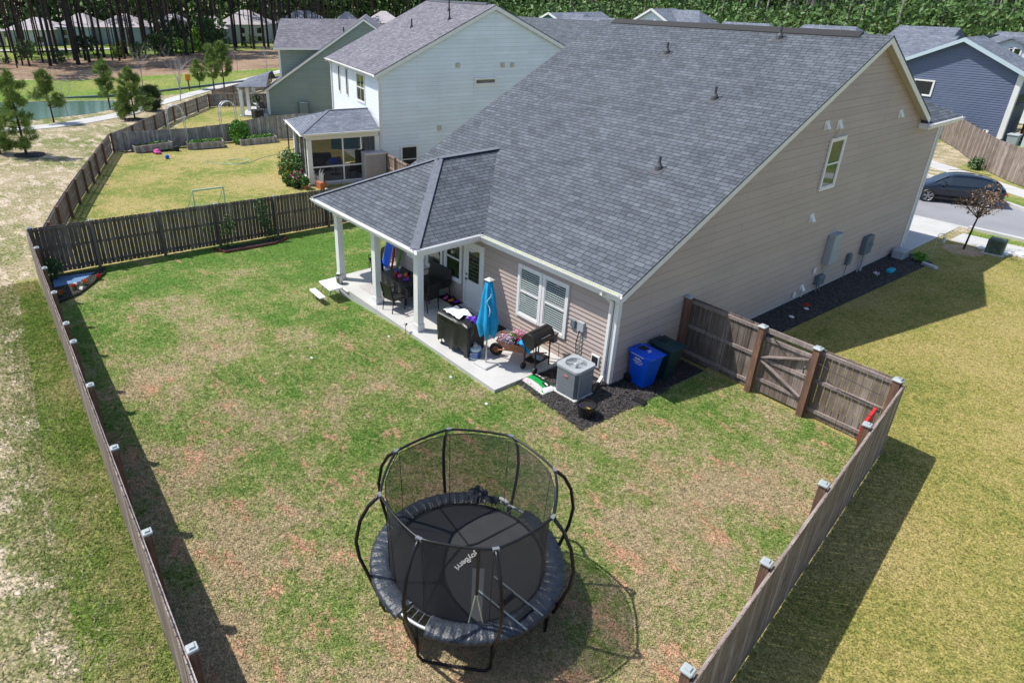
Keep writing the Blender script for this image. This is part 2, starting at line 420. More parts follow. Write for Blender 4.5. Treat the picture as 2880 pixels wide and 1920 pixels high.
M['nlawn'] = ground_mat('yellow_lawn', (.16, .21, .05), (.28, .265, .085), (.36, .3, .13), (.38, .31, .17), s1=.22, th=(.36, .58), bare_th=(.7, .8), fine=20)
M['verge'] = ground_mat('sandy_verge', (.15, .18, .06), (.25, .235, .12), (.34, .29, .19), (.5, .42, .33), s1=.14, th=(.36, .58), bare_th=(.5, .6), fine=14)
M['strip'] = ground_mat('fence_strip_grass', (.125, .2, .035), (.21, .25, .07), (.31, .29, .12), (.4, .33, .2), s1=.3, th=(.42, .64), bare_th=(.66, .76), fine=26)
M['bank'] = ground_mat('pond_bank_grass', (.13, .22, .035), (.2, .25, .06), (.28, .26, .1), (.5, .42, .24), s1=.08, th=(.42, .66), bare_th=(.75, .85), fine=6)
M['straw'] = ground_mat('pine_straw', (.15, .1, .07), (.25, .17, .12), (.33, .24, .17), (.15, .22, .05), s1=.1, th=(.35, .6), bare_th=(.72, .8), fine=8)
M['frontlawn'] = ground_mat('front_lawn', (.12, .2, .035), (.2, .24, .065), (.31, .28, .12), (.5, .42, .24), s1=.2, th=(.4, .62), bare_th=(.72, .82), fine=20)
def water_mat():
    m, n, l, b = nodes('pond_water'); b.inputs['Base Color'].default_value = (.11, .2, .16, 1)
    b.inputs['Roughness'].default_value = .12; b.inputs['Specular IOR Level'].default_value = .6
    p = n.new('ShaderNodeNewGeometry').outputs['Position']
    bump(n, l, b, noise(n, l, p, 3, 3), .08, .05)
    return m
# ================================================================ ground
gxs = [-2000, -500, -250]+list(range(-200, 41, 2))+[60, 120, 500, 2000]
gys = [-2000, -500, -150]+list(range(-60, 121, 2))+[160, 300, 700, 2000]
gv = np.array([(x, y, G(x, y)) for y in gys for x in gxs]); nx = len(gxs)
gf = []
for j in range(len(gys)-1):
    for i in range(nx-1):
        a = j*nx+i; gf += [(a, a+1, a+nx+1), (a, a+nx+1, a+nx)]
tag(fastmesh('ground', gv, np.array(gf), M['verge']), kind='structure')
D4 = .004
FR = (5.35, 2.84)                                   # corner of the yard by the gate
FD = Vector((6.77-5.35, -6.63-2.84)).normalized()   # right fence direction
def FRp(s): return (FR[0]+FD.x*s, FR[1]+FD.y*s)
frb = FRp(14.2)                                     # right fence meets left fence
LC = (-17.3, -10.72); BC = Vector((-18.5+17.3, 1.77+10.72)).normalized()
def BKp(s): return (LC[0]+BC.x*s, LC[1]+BC.y*s)
def LFp(s): t = s/20.2; return (-17.3+t*20.2, -10.72-.73*t)
lfe = LFp(24.6)
sheet('back_lawn', [LC, (LFp(24.3)[0], LFp(24.3)[1]), FRp(14), FR, BKp(13.55)], M['lawn'], D4)
sheet('side_yard_lawn', [BKp(13.55), (-10, 2.84), (-10, 9), BKp(19.8)], M['lawn'], D4)
sheet('side_lawn', [(0, 2.84), (40, 2.84), (40, 20.35), (0, 20.35)], M['side'], D4*1.5)
sheet('outer_side_lawn', [FR, FRp(16), (40, -14), (40, 2.84)], M['side'], D4*1.5)
sheet('fence_strip', [(-17.3, -11.5), (lfe[0]+3, -13.3), (lfe[0]+3, -11.62), LFp(0)], M['strip'], D4)
sheet('neighbor_lawn', [(-19.2, 9), BKp(0), (-24.3, -9.5), (-32.5, -6.9), (-38.8, -3.6), (-41.2, 9), (-25, 9)][::1], M['nlawn'], D4)
sheet('third_lawn', [(-38.9, -3.6), (-46.5, .9), (-51.5, 5.3), (-58.2, 9.4), (-55.4, 14.4), (-49, 14.4), (-40.6, 9)], M['nlawn'], D4*1.3)
sheet('lawn_between_houses', [(-41, 9), (-10.3, 9), (-10.3, 22), (-49, 22), (-49, 11)], M['nlawn'], D4*1.6)
# pond, banks, path
pp = [at(*q) for q in ((0, 378), (210, 337), (330, 296), (360, 278), (0, 306))]
sheet('bank_grass', [(-150, -40), (-60, -16), (-55, -7), (-62.5, 4), (-66, 14), (-66, 40), (-82, 40), (-84, 6), (-86, -40)][1:], M['bank'], D4*1.2)
sheet('pond_water', [(-53.2, -30), (-54.4, -6), (-57.0, -1.2), (-61.8, 2.8), (-65.5, 2.2), (-65.5, -30)], water_mat(), .012)
mb = MB()
for a, b in (((-67.5, -30), (-67.8, 4)), ((-67.8, 4), (-70, 12)), ((-70, 12), (-74, 26))):
    mb.beam((a[0], a[1], G(*a)+.08), (b[0], b[1], G(*b)+.08), .35, .25)
tag(mb.build('bank_kerb', M['meter']), kind='structure')
path = [(-47.3, -20), (-49.6, -9), (-51.6, -4.2), (-55.2, .1), (-60.5, 5.0), (-66.2, 10.9), (-72, 17.5), (-80, 27), (-92, 40)]
for i in range(len(path)-1):
    a, b = Vector(path[i]), Vector(path[i+1]); d = (b-a).normalized(); t = Vector((-d.y, d.x))*.85
    if i == 0: pm_ = []
    pm_.append((a, b, t))
mb = MB()
for k, (a, b, t) in enumerate(pm_):
    d = (b-a).normalized()*.25; nseg = 4
    for j in range(nseg):
        p = a.lerp(b, j/nseg); q_ = a.lerp(b, (j+1)/nseg)
        if k and j == 0: p = p
        t0 = pm_[k-1][2].lerp(t, .5) if (j == 0 and k) else t; t1 = t.lerp(pm_[k+1][2], .5) if (j == nseg-1 and k < len(pm_)-1) else t
        pts = [p+t0*-1, q_+t1*-1, q_+t1, p+t0]
        mb.poly([(w.x, w.y, G(w.x, w.y)+.03) for w in pts][::-1])
tag(mb.build('path', M['concrete']), kind='structure')
sheet('forest_floor', [(-150, -60), (-84, -60), (-84, 6), (-79, 30), (-76, 70), (-150, 90)], M['straw'], D4*1.5)
# street side
sheet('street', [(-60, 22.9), (9.2, 22.9), (-10, 34.9), (-60, 42)], M['asphalt'], .006, step=4)
sheet('front_lawn', [(-60, 16.5), (0, 16.5), (0, 22.7), (-60, 22.7)], M['frontlawn'], D4*2, step=4)
sheet('verge_strip', [(.8, 21.85), (40, 21.85), (40, 22.65), (.8, 22.65)], M['frontlawn'], .008)
sheet('far_lawn', [(-60, 24), (40, 24), (40, 110), (-110, 110), (-110, 24)], M['frontlawn'], D4, step=4)
mb = MB().box((-6.5, 17.32, -.1), (.28, 22.7, .02)); tag(mb.build('driveway', M['concrete']), kind='structure')
mb = MB()
for k in range(14): mb.box((.72+k*1.5, 20.4, -.1), (.72+k*1.5+1.49, 21.8, .025))
tag(mb.build('sidewalk', M['concrete']), kind='structure')
kA, kB = Vector((9.2, 22.9, 0)), Vector((-10, 34.9, 0)); kd = (kB-kA).normalized(); kn = Vector((-kd.y, kd.x, 0))*-1
mb = MB()
for k in range(14):
    a = kA+kd*(k*1.8-3)+kn*1.9; b_ = a+kd*1.78; mb.hexa([a, b_, b_+kn*1.3, a+kn*1.3], [q+Vector((0, 0, .03)) for q in (a, b_, b_+kn*1.3, a+kn*1.3)])
tag(mb.build('far_sidewalk', M['concrete']), kind='structure')
mb = MB().box((-60, 22.65, -.1), (-6.5, 22.9, .12)).box((.6, 22.65, -.1), (40, 22.9, .12)).box((-6.5, 22.7, -.1), (.6, 22.9, .03)); mb.beam(kA+kn*.12, kB+kn*.12, .25, .24)
tag(mb.build('kerb', M['concrete']), kind='structure')
# patio
mb = MB()
for a, b in ((-10.35, -5.9), (-5.89, -1.49)): mb.box((a, -2.6, -.6), (b, 0, .1))
tag(mb.build('patio', M['concrete']), kind='structure')
# mulch
sheet('mulch_bed', [(-1.49, -1.75), (.89, -1.92), (1.0, 2.75), (-.02, 2.75), (-.02, 0), (-1.49, 0)], M['mulch'], .02)
sheet('side_mulch', [(0, 2.9), (.95, 2.9), (1.06, 7), (1.36, 16.9), (.6, 17.3), (0, 17.3)], M['mulch'], .02)
def chips(name, poly, nn, dz, lab=None):
    """loose bark chips lying on a bed"""
    xs = [p[0] for p in poly]; ys = [p[1] for p in poly]; V = []; F = []
    while len(F) < nn:
        x, y = random.uniform(min(xs), max(xs)), random.uniform(min(ys), max(ys))
        ins = all((poly[(i+1) % len(poly)][0]-poly[i][0])*(y-poly[i][1])-(poly[(i+1) % len(poly)][1]-poly[i][1])*(x-poly[i][0]) > 0 for i in range(len(poly)))
        if not ins: continue
        a = random.uniform(0, 6.28); L = random.uniform(.02, .055); w = random.uniform(.006, .014); z = G(x, y)+dz+random.uniform(.002, .03)
        u = Vector((math.cos(a), math.sin(a), random.uniform(-.4, .4)))*L; t = Vector((-math.sin(a), math.cos(a), random.uniform(-.5, .5)))*w
        c = Vector((x, y, z)); k = len(V); V += [c-u-t, c+u-t, c+u+t, c-u+t]; F.append((k, k+1, k+2, k+3))
    return tag(fastmesh(name, np.array([tuple(v) for v in V]), np.array(F), pm('bark', (.05, .045, .045), .7, var=.7, vs=25)), kind='stuff')
chips('bark_chips', [(-1.6, -1.82), (.93, -2.0), (1.05, 1.2), (-.02, 1.2), (-1.49, 0)], 9000, .02)
# ================================================================ grass blades on the near lawns
def blades(name, n, fn, hmax, m, wid=.012):
    xy = fn(n*3)[:n]; n = len(xy)
    a = rng.uniform(0, 2*np.pi, n); h = rng.uniform(.35, 1, n)*hmax; w = rng.uniform(.6, 1.3, n)*wid
    z = np.array([G(x, y) for x, y in xy])+.004
    ln = rng.uniform(.8, 2.6, n)[:, None]*h[:, None]; b = rng.uniform(0, 2*np.pi, n)
    lean = np.stack([np.cos(b), np.sin(b)], 1)*ln
    d = np.stack([np.cos(a), np.sin(a)], 1)*w[:, None]
    A = np.column_stack([xy-d, z]); Bq = np.column_stack([xy+d, z]); C_ = np.column_stack([xy+lean, z+h])
    V = np.stack([A, Bq, C_], 1).reshape(-1, 3); F = np.arange(3*n).reshape(-1, 3)
    return tag(fastmesh(name, V, F, m), kind='stuff')
def inpoly(P, poly):
    k = np.ones(len(P), bool)
    for i in range(len(poly)):
        a, b = poly[i], poly[(i+1) % len(poly)]
        k &= (b[0]-a[0])*(P[:, 1]-a[1])-(b[1]-a[1])*(P[:, 0]-a[0]) > 0
    return k
def yard_pts(n):
    # denser towards the camera
    out = []
    while sum(map(len, out)) < n:
        P = np.column_stack([rng.uniform(-18.4, 7, 60000), rng.uniform(-11.6, 4, 60000)])
        dist = np.hypot(P[:, 0]-9.3, P[:, 1]+12.3); P = P[rng.random(len(P)) < np.clip((13/np.maximum(dist, 6))**1.6, 0, 1)]
        k = inpoly(P, [(LC[0]+.1, LC[1]+.05), (LFp(24)[0], LFp(24)[1]+.05), FRp(13.9), (FR[0], FR[1]-.05), (-18.2, 2.8)])
        k &= ~((P[:, 0] > -10.4) & (P[:, 0] < -1.45) & (P[:, 1] > -2.65)); k &= ~((P[:, 0] > -1.6) & (P[:, 0] < .98) & (P[:, 1] > -1.9))
        k &= ~((P[:, 0] < 1) & (P[:, 0] > -10.5) & (P[:, 1] > 0))
        out.append(P[k])
    return np.concatenate(out)
def side_pts(n):
    out = []
    while sum(map(len, out)) < n:
        P = np.column_stack([rng.uniform(1.2, 18, 60000), rng.uniform(-10, 20, 60000)])
        dist = np.hypot(P[:, 0]-9.3, P[:, 1]+12.3); P = P[rng.random(len(P)) < np.clip((11/np.maximum(dist, 6))**1.6, 0, 1)]
        yl = P[:, 1]; fx = FR[0]+(FR[1]-yl)*(-FD.x/FD.y)*1.0
        k = np.where(yl > 2.9, True, P[:, 0] > FR[0]+FD.x/(-FD.y)*(FR[1]-yl)+.08); out.append(P[k])
    return np.concatenate(out)
def strip_pts(n):
    P = np.column_stack([rng.uniform(-17, 5, n*2), rng.uniform(-13.4, -10.9, n*2)])
    lf = -10.72-.73*(P[:, 0]+17.3)/20.2
    return P[(P[:, 1] < lf-.06) & (P[:, 1] > lf-rng.uniform(.1, 2.2, len(P)))][:n]
blades('lawn_grass', 330000, yard_pts, .05, M['lawn'], .0085)
blades('side_grass', 170000, side_pts, .045, M['side'], .009)
blades('strip_grass', 45000, strip_pts, .09, M['strip'], .008)
def verge_pts(n):
    P = np.column_stack([rng.uniform(-30, 5, n*3), rng.uniform(-26, -11.6, n*3)]); lf = -10.72-.73*(P[:, 0]+17.3)/20.2
    dist = np.hypot(P[:, 0]-9.3, P[:, 1]+12.3); k = (P[:, 1] < lf-.2) & (rng.random(len(P)) < np.clip((12/np.maximum(dist, 5))**1.4, 0, 1))
    return P[k][:n]
blades('verge_grass', 90000, verge_pts, .06, M['verge'], .011)
# ================================================================ building helpers
LAP = .127
def lap_wall(mb, o, ud, nd, poly, lap=LAP, d=.03):
    """lap siding on a convex wall polygon; poly in (u, z)"""
    o = Vector(o); ud = Vector(ud); nd = Vector(nd)
    z0 = min(p[1] for p in poly); z1 = max(p[1] for p in poly); z = z0
    def P(u, zz, off): return o+ud*u+nd*off+Vector((0, 0, zz))
    fl = ud.cross(Vector((0, 0, 1))).dot(nd) > 0
    while z < z1-1e-4:
        zt = min(z+lap, z1)
        c = clip_poly(clip_poly(poly_ccw(poly), (0, z), (1, z)), (1, zt), (0, zt))
        if len(c) >= 3:
            pts = [P(u, zz, d*(1-(zz-z)/lap)+.001) for u, zz in c]
            mb.poly(pts if fl else pts[::-1])
            bot = sorted(u for u, zz in c if zz < z+1e-5)
            if len(bot) >= 2:
                a, b = bot[0], bot[-1]; q = [P(a, z, 0), P(b, z, 0), P(b, z, d), P(a, z, d)]
                mb.poly(q if fl else q[::-1])
        z = zt
def window(parent, o, ud, nd, w, h, name='window', fr=.055, blinds=0, mull=0, meet=True, glass='glass', cas=.09, frm='trim'):
    """o: lower left of the glass area (outer casing) on the wall; parts: frame (this), pane, sash rails"""
    o = Vector(o); ud = Vector(ud); nd = Vector(nd); up = Vector((0, 0, 1))
    def bx(mb, u0, u1, z0, z1, d0, d1):
        lo = [o+ud*u+nd*d+up*z0 for u, d in ((u0, d0), (u1, d0), (u1, d1), (u0, d1))]; mb.hexa(lo, [p+up*(z1-z0) for p in lo])
    f = MB()
    bx(f, 0, cas, 0, h, 0, .05); bx(f, w-cas, w, 0, h, 0, .05); bx(f, cas, w-cas, h-cas, h, 0, .052); bx(f, cas, w-cas, 0, cas, 0, .058)
    fo = f.build(name, M[frm], parent)
    g = MB(); bx(g, cas, w-cas, cas, h-cas, .005, .018); g.build('pane', M[glass], fo)
    s = MB(); a = .032
    bx(s, cas, cas+a, cas, h-cas, .018, .034); bx(s, w-cas-a, w-cas, cas, h-cas, .018, .034)
    bx(s, cas+a, w-cas-a, h-cas-a, h-cas, .018, .034); bx(s, cas+a, w-cas-a, cas, cas+a, .018, .036)
    if meet: bx(s, cas+a, w-cas-a, h*.5-.025, h*.5+.025, .018, .044)
    if mull: bx(s, w/2-.02, w/2+.02, cas+a, h-cas-a, .0185, .03)
    s.build('sash', M[frm], fo)
    if blinds:
        b = MB(); z = cas+a+.02
        while z < h-cas-a-.01:
            if abs(z-h*.5) > .035:
                lo = [o+ud*u+nd*dd+up*zz for u, dd, zz in ((cas+a+.01, .0185, z), (w-cas-a-.01, .0185, z), (w-cas-a-.01, .027, z-.012), (cas+a+.01, .027, z-.012))]
                b.hexa(lo, [p+up*.012 for p in lo])
            z += blinds
        b.build('blind', M['slat'], fo)
    return fo
def vent_hood(parent, o, nd, ud, s=.16):
    o = Vector(o); nd = Vector(nd); ud = Vector(ud); up = Vector((0, 0, 1))
    m_ = MB(); w = s/2
    lo = [o-ud*w, o+ud*w, o+ud*w+nd*.13, o-ud*w+nd*.13]; hi = [o-ud*w+up*s*1.2, o+ud*w+up*s*1.2, o+ud*w*.8+nd*.03+up*s*1.2, o-ud*w*.8+nd*.03+up*s*1.2]
    m_.hexa(lo, hi); lo = [o-ud*w*1.4-up*.03, o+ud*w*1.4-up*.03, o+ud*w*1.4+nd*.02-up*.03, o-ud*w*1.4+nd*.02-up*.03]; m_.hexa(lo, [p+up*(s*1.2+.06) for p in lo])
    return m_.build('vent_hood', M['trim'], parent)
def gutter(parent, p, q, nd, name='gutter', w=.12, h=.11):
    p = Vector(p); q = Vector(q); nd = Vector(nd); up = Vector((0, 0, 1)); m_ = MB()
    prof = [(0, 0), (0, -h), (w*.65, -h), (w*.75, -h*.55), (w, -h*.35), (w, 0), (w-.012, 0), (w-.014, -h*.3), (w*.6, -h+.02), (.012, -h+.02), (.012, 0)]
    a = [p+nd*x+up*z for x, z in prof]; b = [q+nd*x+up*z for x, z in prof]; n_ = len(prof)
    m_.add(a+b, [(i, (i+1) % n_, n_+(i+1) % n_, n_+i) for i in range(n_)]+[tuple(range(n_)), tuple(range(2*n_-1, n_-1, -1))])
    return m_.build(name, M['trim'], parent)
def slab(mb, pts, t=.03):
    """sloped roof plane with thickness: pts top face"""
    P = [Vector(p) for p in pts]; n_ = len(P); nn = (P[1]-P[0]).cross(P[2]-P[0]).normalized()
    if nn.z < 0: P = P[::-1]; nn = -nn
    lo = [p-Vector((0, 0, t)) for p in P]
    return mb.add(P+lo, [tuple(range(n_)), tuple(range(2*n_-1, n_-1, -1))]+[(i, n_+i, n_+(i+1) % n_, (i+1) % n_) for i in range(n_)])
# ================================================================ the tan house
H = thing('tan_house', 'large tan lap-sided house with grey shingle roof and back patio, nearest to the camera', 'house', (-5.2, 8.6, 0))
S0 = (8.18-2.84)/10.8
def zr(y): return 2.84+(y+.14)*S0          # top of the rear roof slope
SF = .574
def zf(y): return 8.18-(y-10.66)*SF
XL, XR = -10.85, .27
T_ = .16
mb = MB()
lap_wall(mb, (0, 0, 0), (0, 1, 0), (1, 0, 0), [(0, .12), (15.4, .12), (15.4, zf(15.4)-T_), (10.66, 8.18-T_), (0, zr(0)-T_)])
lap_wall(mb, (0, 0, 0), (0, 1, 0), (1, 0, 0), [(15.4, .12), (17.3, .12), (17.3, 5.1), (15.4, 5.1)])
lap_wall(mb, (-10.6, 0, 0), (1, 0, 0), (0, -1, 0), [(0, .12), (10.6, .12), (10.6, zr(0)-T_), (0, zr(0)-T_)])
lap_wall(mb, (-10.6, 0, 0), (0, 1, 0), (-1, 0, 0), [(0, .12), (17.3, .12), (17.3, 5), (10.66, 8.18-T_), (0, zr(0)-T_)], lap=.5)
lap_wall(mb, (-10.6, 17.3, 0), (1, 0, 0), (0, 1, 0), [(0, .12), (10.6, .12), (10.6, 5.1), (0, 5.1)], lap=.5)
mb.build('wall', M['tan'], H)
mb = MB().box((-10.58, .02, -1.2), (-.005, 17.28, .125)); mb.build('foundation', M['concrete'], H)
mb = MB(); slab(mb, [(XL, -.28, zr(-.28)), (XR, -.28, zr(-.28)), (XR, 10.66, 8.18), (XL, 10.66, 8.18)], .05)
slab(mb, [(XL, 10.66, 8.18), (XR, 10.66, 8.18), (XR, 15.45, zf(15.45)), (XL, 15.45, zf(15.45))], .05)
roof = mb.build('roof', M['roof'], H)
# ridge vent and vent pipes
mb = MB(); mb.extr([(10.43, 8.05), (10.66, 8.165), (10.89, 8.03), (10.89, 8.08), (10.66, 8.25), (10.43, 8.1)], -10.1, -.6, 'x'); mb.build('ridge_vent', M['dark'], roof)
for (x, y) in ((-6.14, 8.89), (-2.76, 6.93), (-2.11, 3.75), (-2.88, 10.17)):
    mb = MB(); z = zr(y); mb.tube([(x, y, z-.05), (x, y, z+.36)], .042, 8); mb.lathe([(.12, -.04), (.1, .08), (.05, .16)], (x, y, z), 10)
    lo = [(x-.17, y-.24, zr(y-.24)+.004), (x+.17, y-.24, zr(y-.24)+.004), (x+.17, y+.1, zr(y+.1)+.004), (x-.17, y+.1, zr(y+.1)+.004)]; mb.hexa(lo, [(a, b, c+.01) for a, b, c in lo])
    mb.build('vent_pipe', M['pipe'], roof)
# rake boards, fascia, soffit
def rake(x0, x1, ya, yb, zfn, dz0, dz1):
    lo = [(x0, ya, zfn(ya)+dz0), (x1, ya, zfn(ya)+dz0), (x1, yb, zfn(yb)+dz0), (x0, yb, zfn(yb)+dz0)]
    mb.hexa(lo, [(a, b, c+dz1-dz0) for a, b, c in lo])
for x0_ in (XR-.03, XL+.005):
    for ya, yb, fn in ((-.27, 10.66, zr), (10.66, 15.45, zf)):
        mb = MB(); rake(x0_, x0_+.025, ya, yb, fn, -.23, -.052); mb.build('rake_board', M['trim'], H)
MB().box((-5.12, -.27, zr(-.27)-.21), (XR-.04, -.245, zr(-.27)-.052)).build('fascia', M['trim'], H)
mb = MB(); rake(.016, XR-.031, -.24, 10.66, zr, -.17, -.16); rake(.016, XR-.031, 10.66, 15.42, zf, -.17, -.16)
mb.box((-10.6, -.244, zr(-.27)-.2), (XR-.035, -.016, zr(-.27)-.185)); mb.build('soffit', M['soffit'], H)
mb = MB(); mb.box((0.02, 15.3, 5.0), (.34, 18.02, 5.19)); mb.box((.0, 17.31, 5.05), (-10.6, 18.0, 5.18)); mb.build('eave_return', M['trim'], H)
gutter(H, (-5.0, -.28, 2.81), (XR+.01, -.28, 2.81), (0, -1, 0))
# front wing hip roof
mb = MB(); ze = 5.22; hr = 2.85
A_, B_, C_, D_ = (.36, 15.47, ze), (.36, 18.1, ze), (-9, 18.1, ze), (-9, 12.4, ze); r1, r2 = (.36-hr, 15.25, ze+hr*.5), (-9+hr, 15.25, ze+hr*.5)
slab(mb, [A_, B_, r1], .04); slab(mb, [B_, C_, r2, r1], .04);  slab(mb, [C_, D_, r2], .04); mb.build('front_roof', M['roof'], H)
gutter(H, (.36, 15.2, 5.2), (.36, 18.1, 5.2), (1, 0, 0)); gutter(H, (.36, 18.1, 5.2), (-9, 18.1, 5.2), (0, 1, 0))
# corner boards and downspouts
for q in (((-.09, -.042, .12), (.042, .09, 2.62)), ((-.09, 17.2, .12), (.042, 17.34, 5.0)), ((-10.64, -.042, .12), (-10.53, .09, 2.62))): MB().box(*q).build('corner_board', M['trim'], H)
mb = MB(); mb.box((-.19, -.12, .28), (-.11, -.044, 2.4)); mb.beam((-.135, -.062, 2.38), (-.3, -.31, 2.62), .075, .07); mb.beam((-.3, -.32, 2.6), (-.3, -.32, 2.72), .08, .07)
mb.beam((-.135, -.062, .32), (-.135, -.24, .12), .075, .07); mb.build('downspout', M['trim'], H)
mb = MB(); mb.box((.024, 17.33, .3), (.1, 17.4, 5.05)); mb.box((.0, 17.4, 5.0), (.09, 18.1, 5.08)); mb.build('downspout', M['trim'], H)
mb = MB(); mb.tube([(-.135, -.2, .14), (-.1, -.4, .08), (.02, -.6, .06)], .05, 8); mb.build('drain_pipe', M['black'], H)
# porch roof: a hip with its ridge running back into the main slope
px0, px1, py, pz = -11.18, -5.0, -2.64, 2.84
rx = (px0+px1)/2; hw = (px1-px0)/2; rz_ = pz+hw*S0; ry = py+hw; rj = -.14+(rz_-2.84)/S0
mb = MB(); E_ = .012
slab(mb, [(px0, py, pz), (px1, py, pz), (rx, ry, rz_)], .05)
slab(mb, [(px1, py, pz), (px1, -.14, pz), (rx, rj, rz_), (rx, ry, rz_)], .05)
slab(mb, [(px0, py, pz), (rx, ry, rz_), (rx, rj, rz_), (px0, -.14, pz)], .05)
proof = mb.build('porch_roof', M['roof'], H)
mb = MB()
for a, b in (((px1, py, pz), (rx, ry, rz_)), ((px0, py, pz), (rx, ry, rz_)), ((rx, ry, rz_), (rx, rj, rz_))):
    mb.beam(Vector(a)+Vector((0, 0, .005)), Vector(b)+Vector((0, 0, .005)), .26, .012)
mb.build('hip_cap', M['cap'], proof)
MB().box((-4.9, -.38, 2.765), (.2, -.3, 2.785)).build('gutter_pollen', pm('pollen_debris', (.32, .36, .1), .9, var=.4, vs=9), H)
gutter(H, (px0, py-.0, 2.82), (px1+.12, py, 2.82), (0, -1, 0)); gutter(H, (px1, py, 2.82), (px1, -.28, 2.82), (1, 0, 0)); gutter(H, (px0, -.1, 2.82), (px0, py, 2.82), (-1, 0, 0))
mb = MB(); mb.box((px0+.02, py+.01, 2.62), (px1-.01, py+.03, 2.8)); mb.box((px1-.03, py+.03, 2.62), (px1-.011, -.25, 2.8)); mb.box((px0+.02, py+.03, 2.62), (px0+.04, -.25, 2.8)); mb.build('porch_fascia', M['trim'], H)
mb = MB(); mb.box((px0+.04, py+.03, 2.66), (px1-.03, -.02, 2.68)); mb.build('porch_ceiling', M['trim'], H)
mb = MB(); mb.box((px0+.8, -2.44, 2.5), (px1-.18, -2.16, 2.655)); mb.box((px1-.47, -2.16, 2.5), (px1-.18, -.02, 2.655)); mb.build('porch_beam', M['trim'], H)
for x in (-9.93, -7.52, -5.17):
    cx_, cy_ = x-.15, -2.45+.15; mb = MB()
    mb.box((cx_-.105, cy_-.105, .32), (cx_+.105, cy_+.105, 2.5)); mb.box((cx_-.125, cy_-.125, .1), (cx_+.125, cy_+.125, .33)); mb.box((cx_-.12, cy_-.12, 2.4), (cx_+.12, cy_+.12, 2.49))
    mb.build('porch_column', M['trim'], H)
# rear openings
UX, NY = (1, 0, 0), (0, -1, 0)
window(H, (-3.55, -.02, .72), UX, NY, .97, 1.6, blinds=.066); window(H, (-2.56, -.015, .72), UX, NY, .97, 1.6, blinds=.066)
window(H, (-7.09, -.015, .72), UX, NY, .92, 1.55, glass='glassg', blinds=0); window(H, (-8.13, -.015, .72), UX, NY, .92, 1.55, glass='glassg'); window(H, (-9.3, -.015, .72), UX, NY, .8, 1.55)
d = MB(); d.box((-6.06, -.06, .1), (-5.96, -.012, 2.3)); d.box((-5.19, -.06, .1), (-5.09, -.012, 2.3)); d.box((-5.96, -.062, 2.2), (-5.19, -.012, 2.3)); d.box((-5.96, -.09, .1), (-5.19, -.012, .14))
door = d.build('door', M['trim'], H)
d = MB(); d.box((-5.955, -.04, .145), (-5.195, -.013, 1.0)); d.box((-5.955, -.04, 1.0), (-5.84, -.013, 2.195)); d.box((-5.31, -.04, 1.0), (-5.195, -.013, 2.195)); d.box((-5.84, -.04, 2.06), (-5.31, -.013, 2.195)); d.build('door_leaf', M['trim'], door)
MB().box((-5.84, -.03, 1.0), (-5.31, -.02, 2.06)).build('door_pane', M['glassg'], door)
MB().ball((-5.9, -.075, 1.02), .035).ball((-5.9, -.07, 1.18), .028).build('door_handle', M['blackm'], door)
# gable window, hoods and utility boxes
window(H, (.025, 8.9, 3.78), (0, 1, 0), (1, 0, 0), .95, 1.6)
for y, z in ((8.42, 5.72), (9.2, 5.66), (13.42, 5.58), (8.97, 2.82)): vent_hood(H, (.015, y, z), (1, 0, 0), (0, 1, 0), .17)
MB().beam((.08, 9.22, 5.6), (.1, 9.12, 5.38), .04, .03).build('duct_flap', M['soffit'], H)
mb = MB().rbox((.02, 10.55, 1.02), (.26, 11.15, 2.05), .02); ib = mb.build('inverter_box', M['boxgrey'], H)
MB().tube([(.1, 10.75, 1.04), (.1, 10.72, .4)], .022).tube([(.14, 10.9, 1.04), (.14, 10.86, .75), (.1, 10.76, .6)], .016).build('conduit', M['galv'], H)
MB().rbox((.02, 10.35, .3), (.2, 10.75, .62), .03).tube([(.1, 10.5, .3), (.12, 10.45, .02)], .02).tube([(.1, 10.6, .3), (.14, 10.66, .02)], .02).build('meter_base', M['meter'], H)
MB().rbox((.02, 13.4, .72), (.2, 13.95, 1.4), .02).lathe([(.1, 0), (.1, .1), (.07, .13)], (.2, 13.7, 1.05), 12).build('electric_meter', M['meter'], H)
MB().tube([(.1, 13.5, .72), (.1, 13.5, -.02)], .02).tube([(.1, 13.75, .72), (.1, 13.75, -.02)], .045).build('conduit', M['galv'], H)
MB().rbox((.02, 12.4, .55), (.14, 12.65, .95), .015).tube([(.08, 12.5, .55), (.08, 12.5, 0)], .012).build('phone_box', M['meter'], H)
MB().rbox((.02, 9.0, .18), (.09, 9.12, .36), .01).build('outlet_cover', M['trim'], H)
MB().rbox((.02, 10.05, .78), (.08, 10.2, .96), .01).build('outlet_cover', M['trim'], H)
vent_hood(H, (.015, 9.55, .3), (1, 0, 0), (0, 1, 0), .14); MB().tube([(.06, 9.6, .3), (.06, 9.6, .04)], .014).build('drain_pipe', M['trim'], H)
MB().rbox((-1.42, -.08, 1.2), (-1.26, -.014, 1.42), .01).build('disconnect_box', M['meter'], H)
MB().rbox((-1.16, -.1, 1.22), (-.94, -.014, 1.48), .01).tube([(-1.02, -.06, 1.22), (-1.04, -.07, .8), (-1.0, -.06, .3)], .018).build('disconnect_box', M['boxgrey'], H)
MB().tube([(-1.1, -.06, 1.2), (-1.16, -.07, .8), (-1.1, -.06, .3)], .014).build('cable', M['black'], H)
MB().rbox((-.62, -.06, .42), (-.34, -.014, .74), .01).build('hose_bib_box', M['trim'], H); MB().box((-.58, -.065, .46), (-.38, -.061, .7)).build('hose_bib', M['dark'], H)
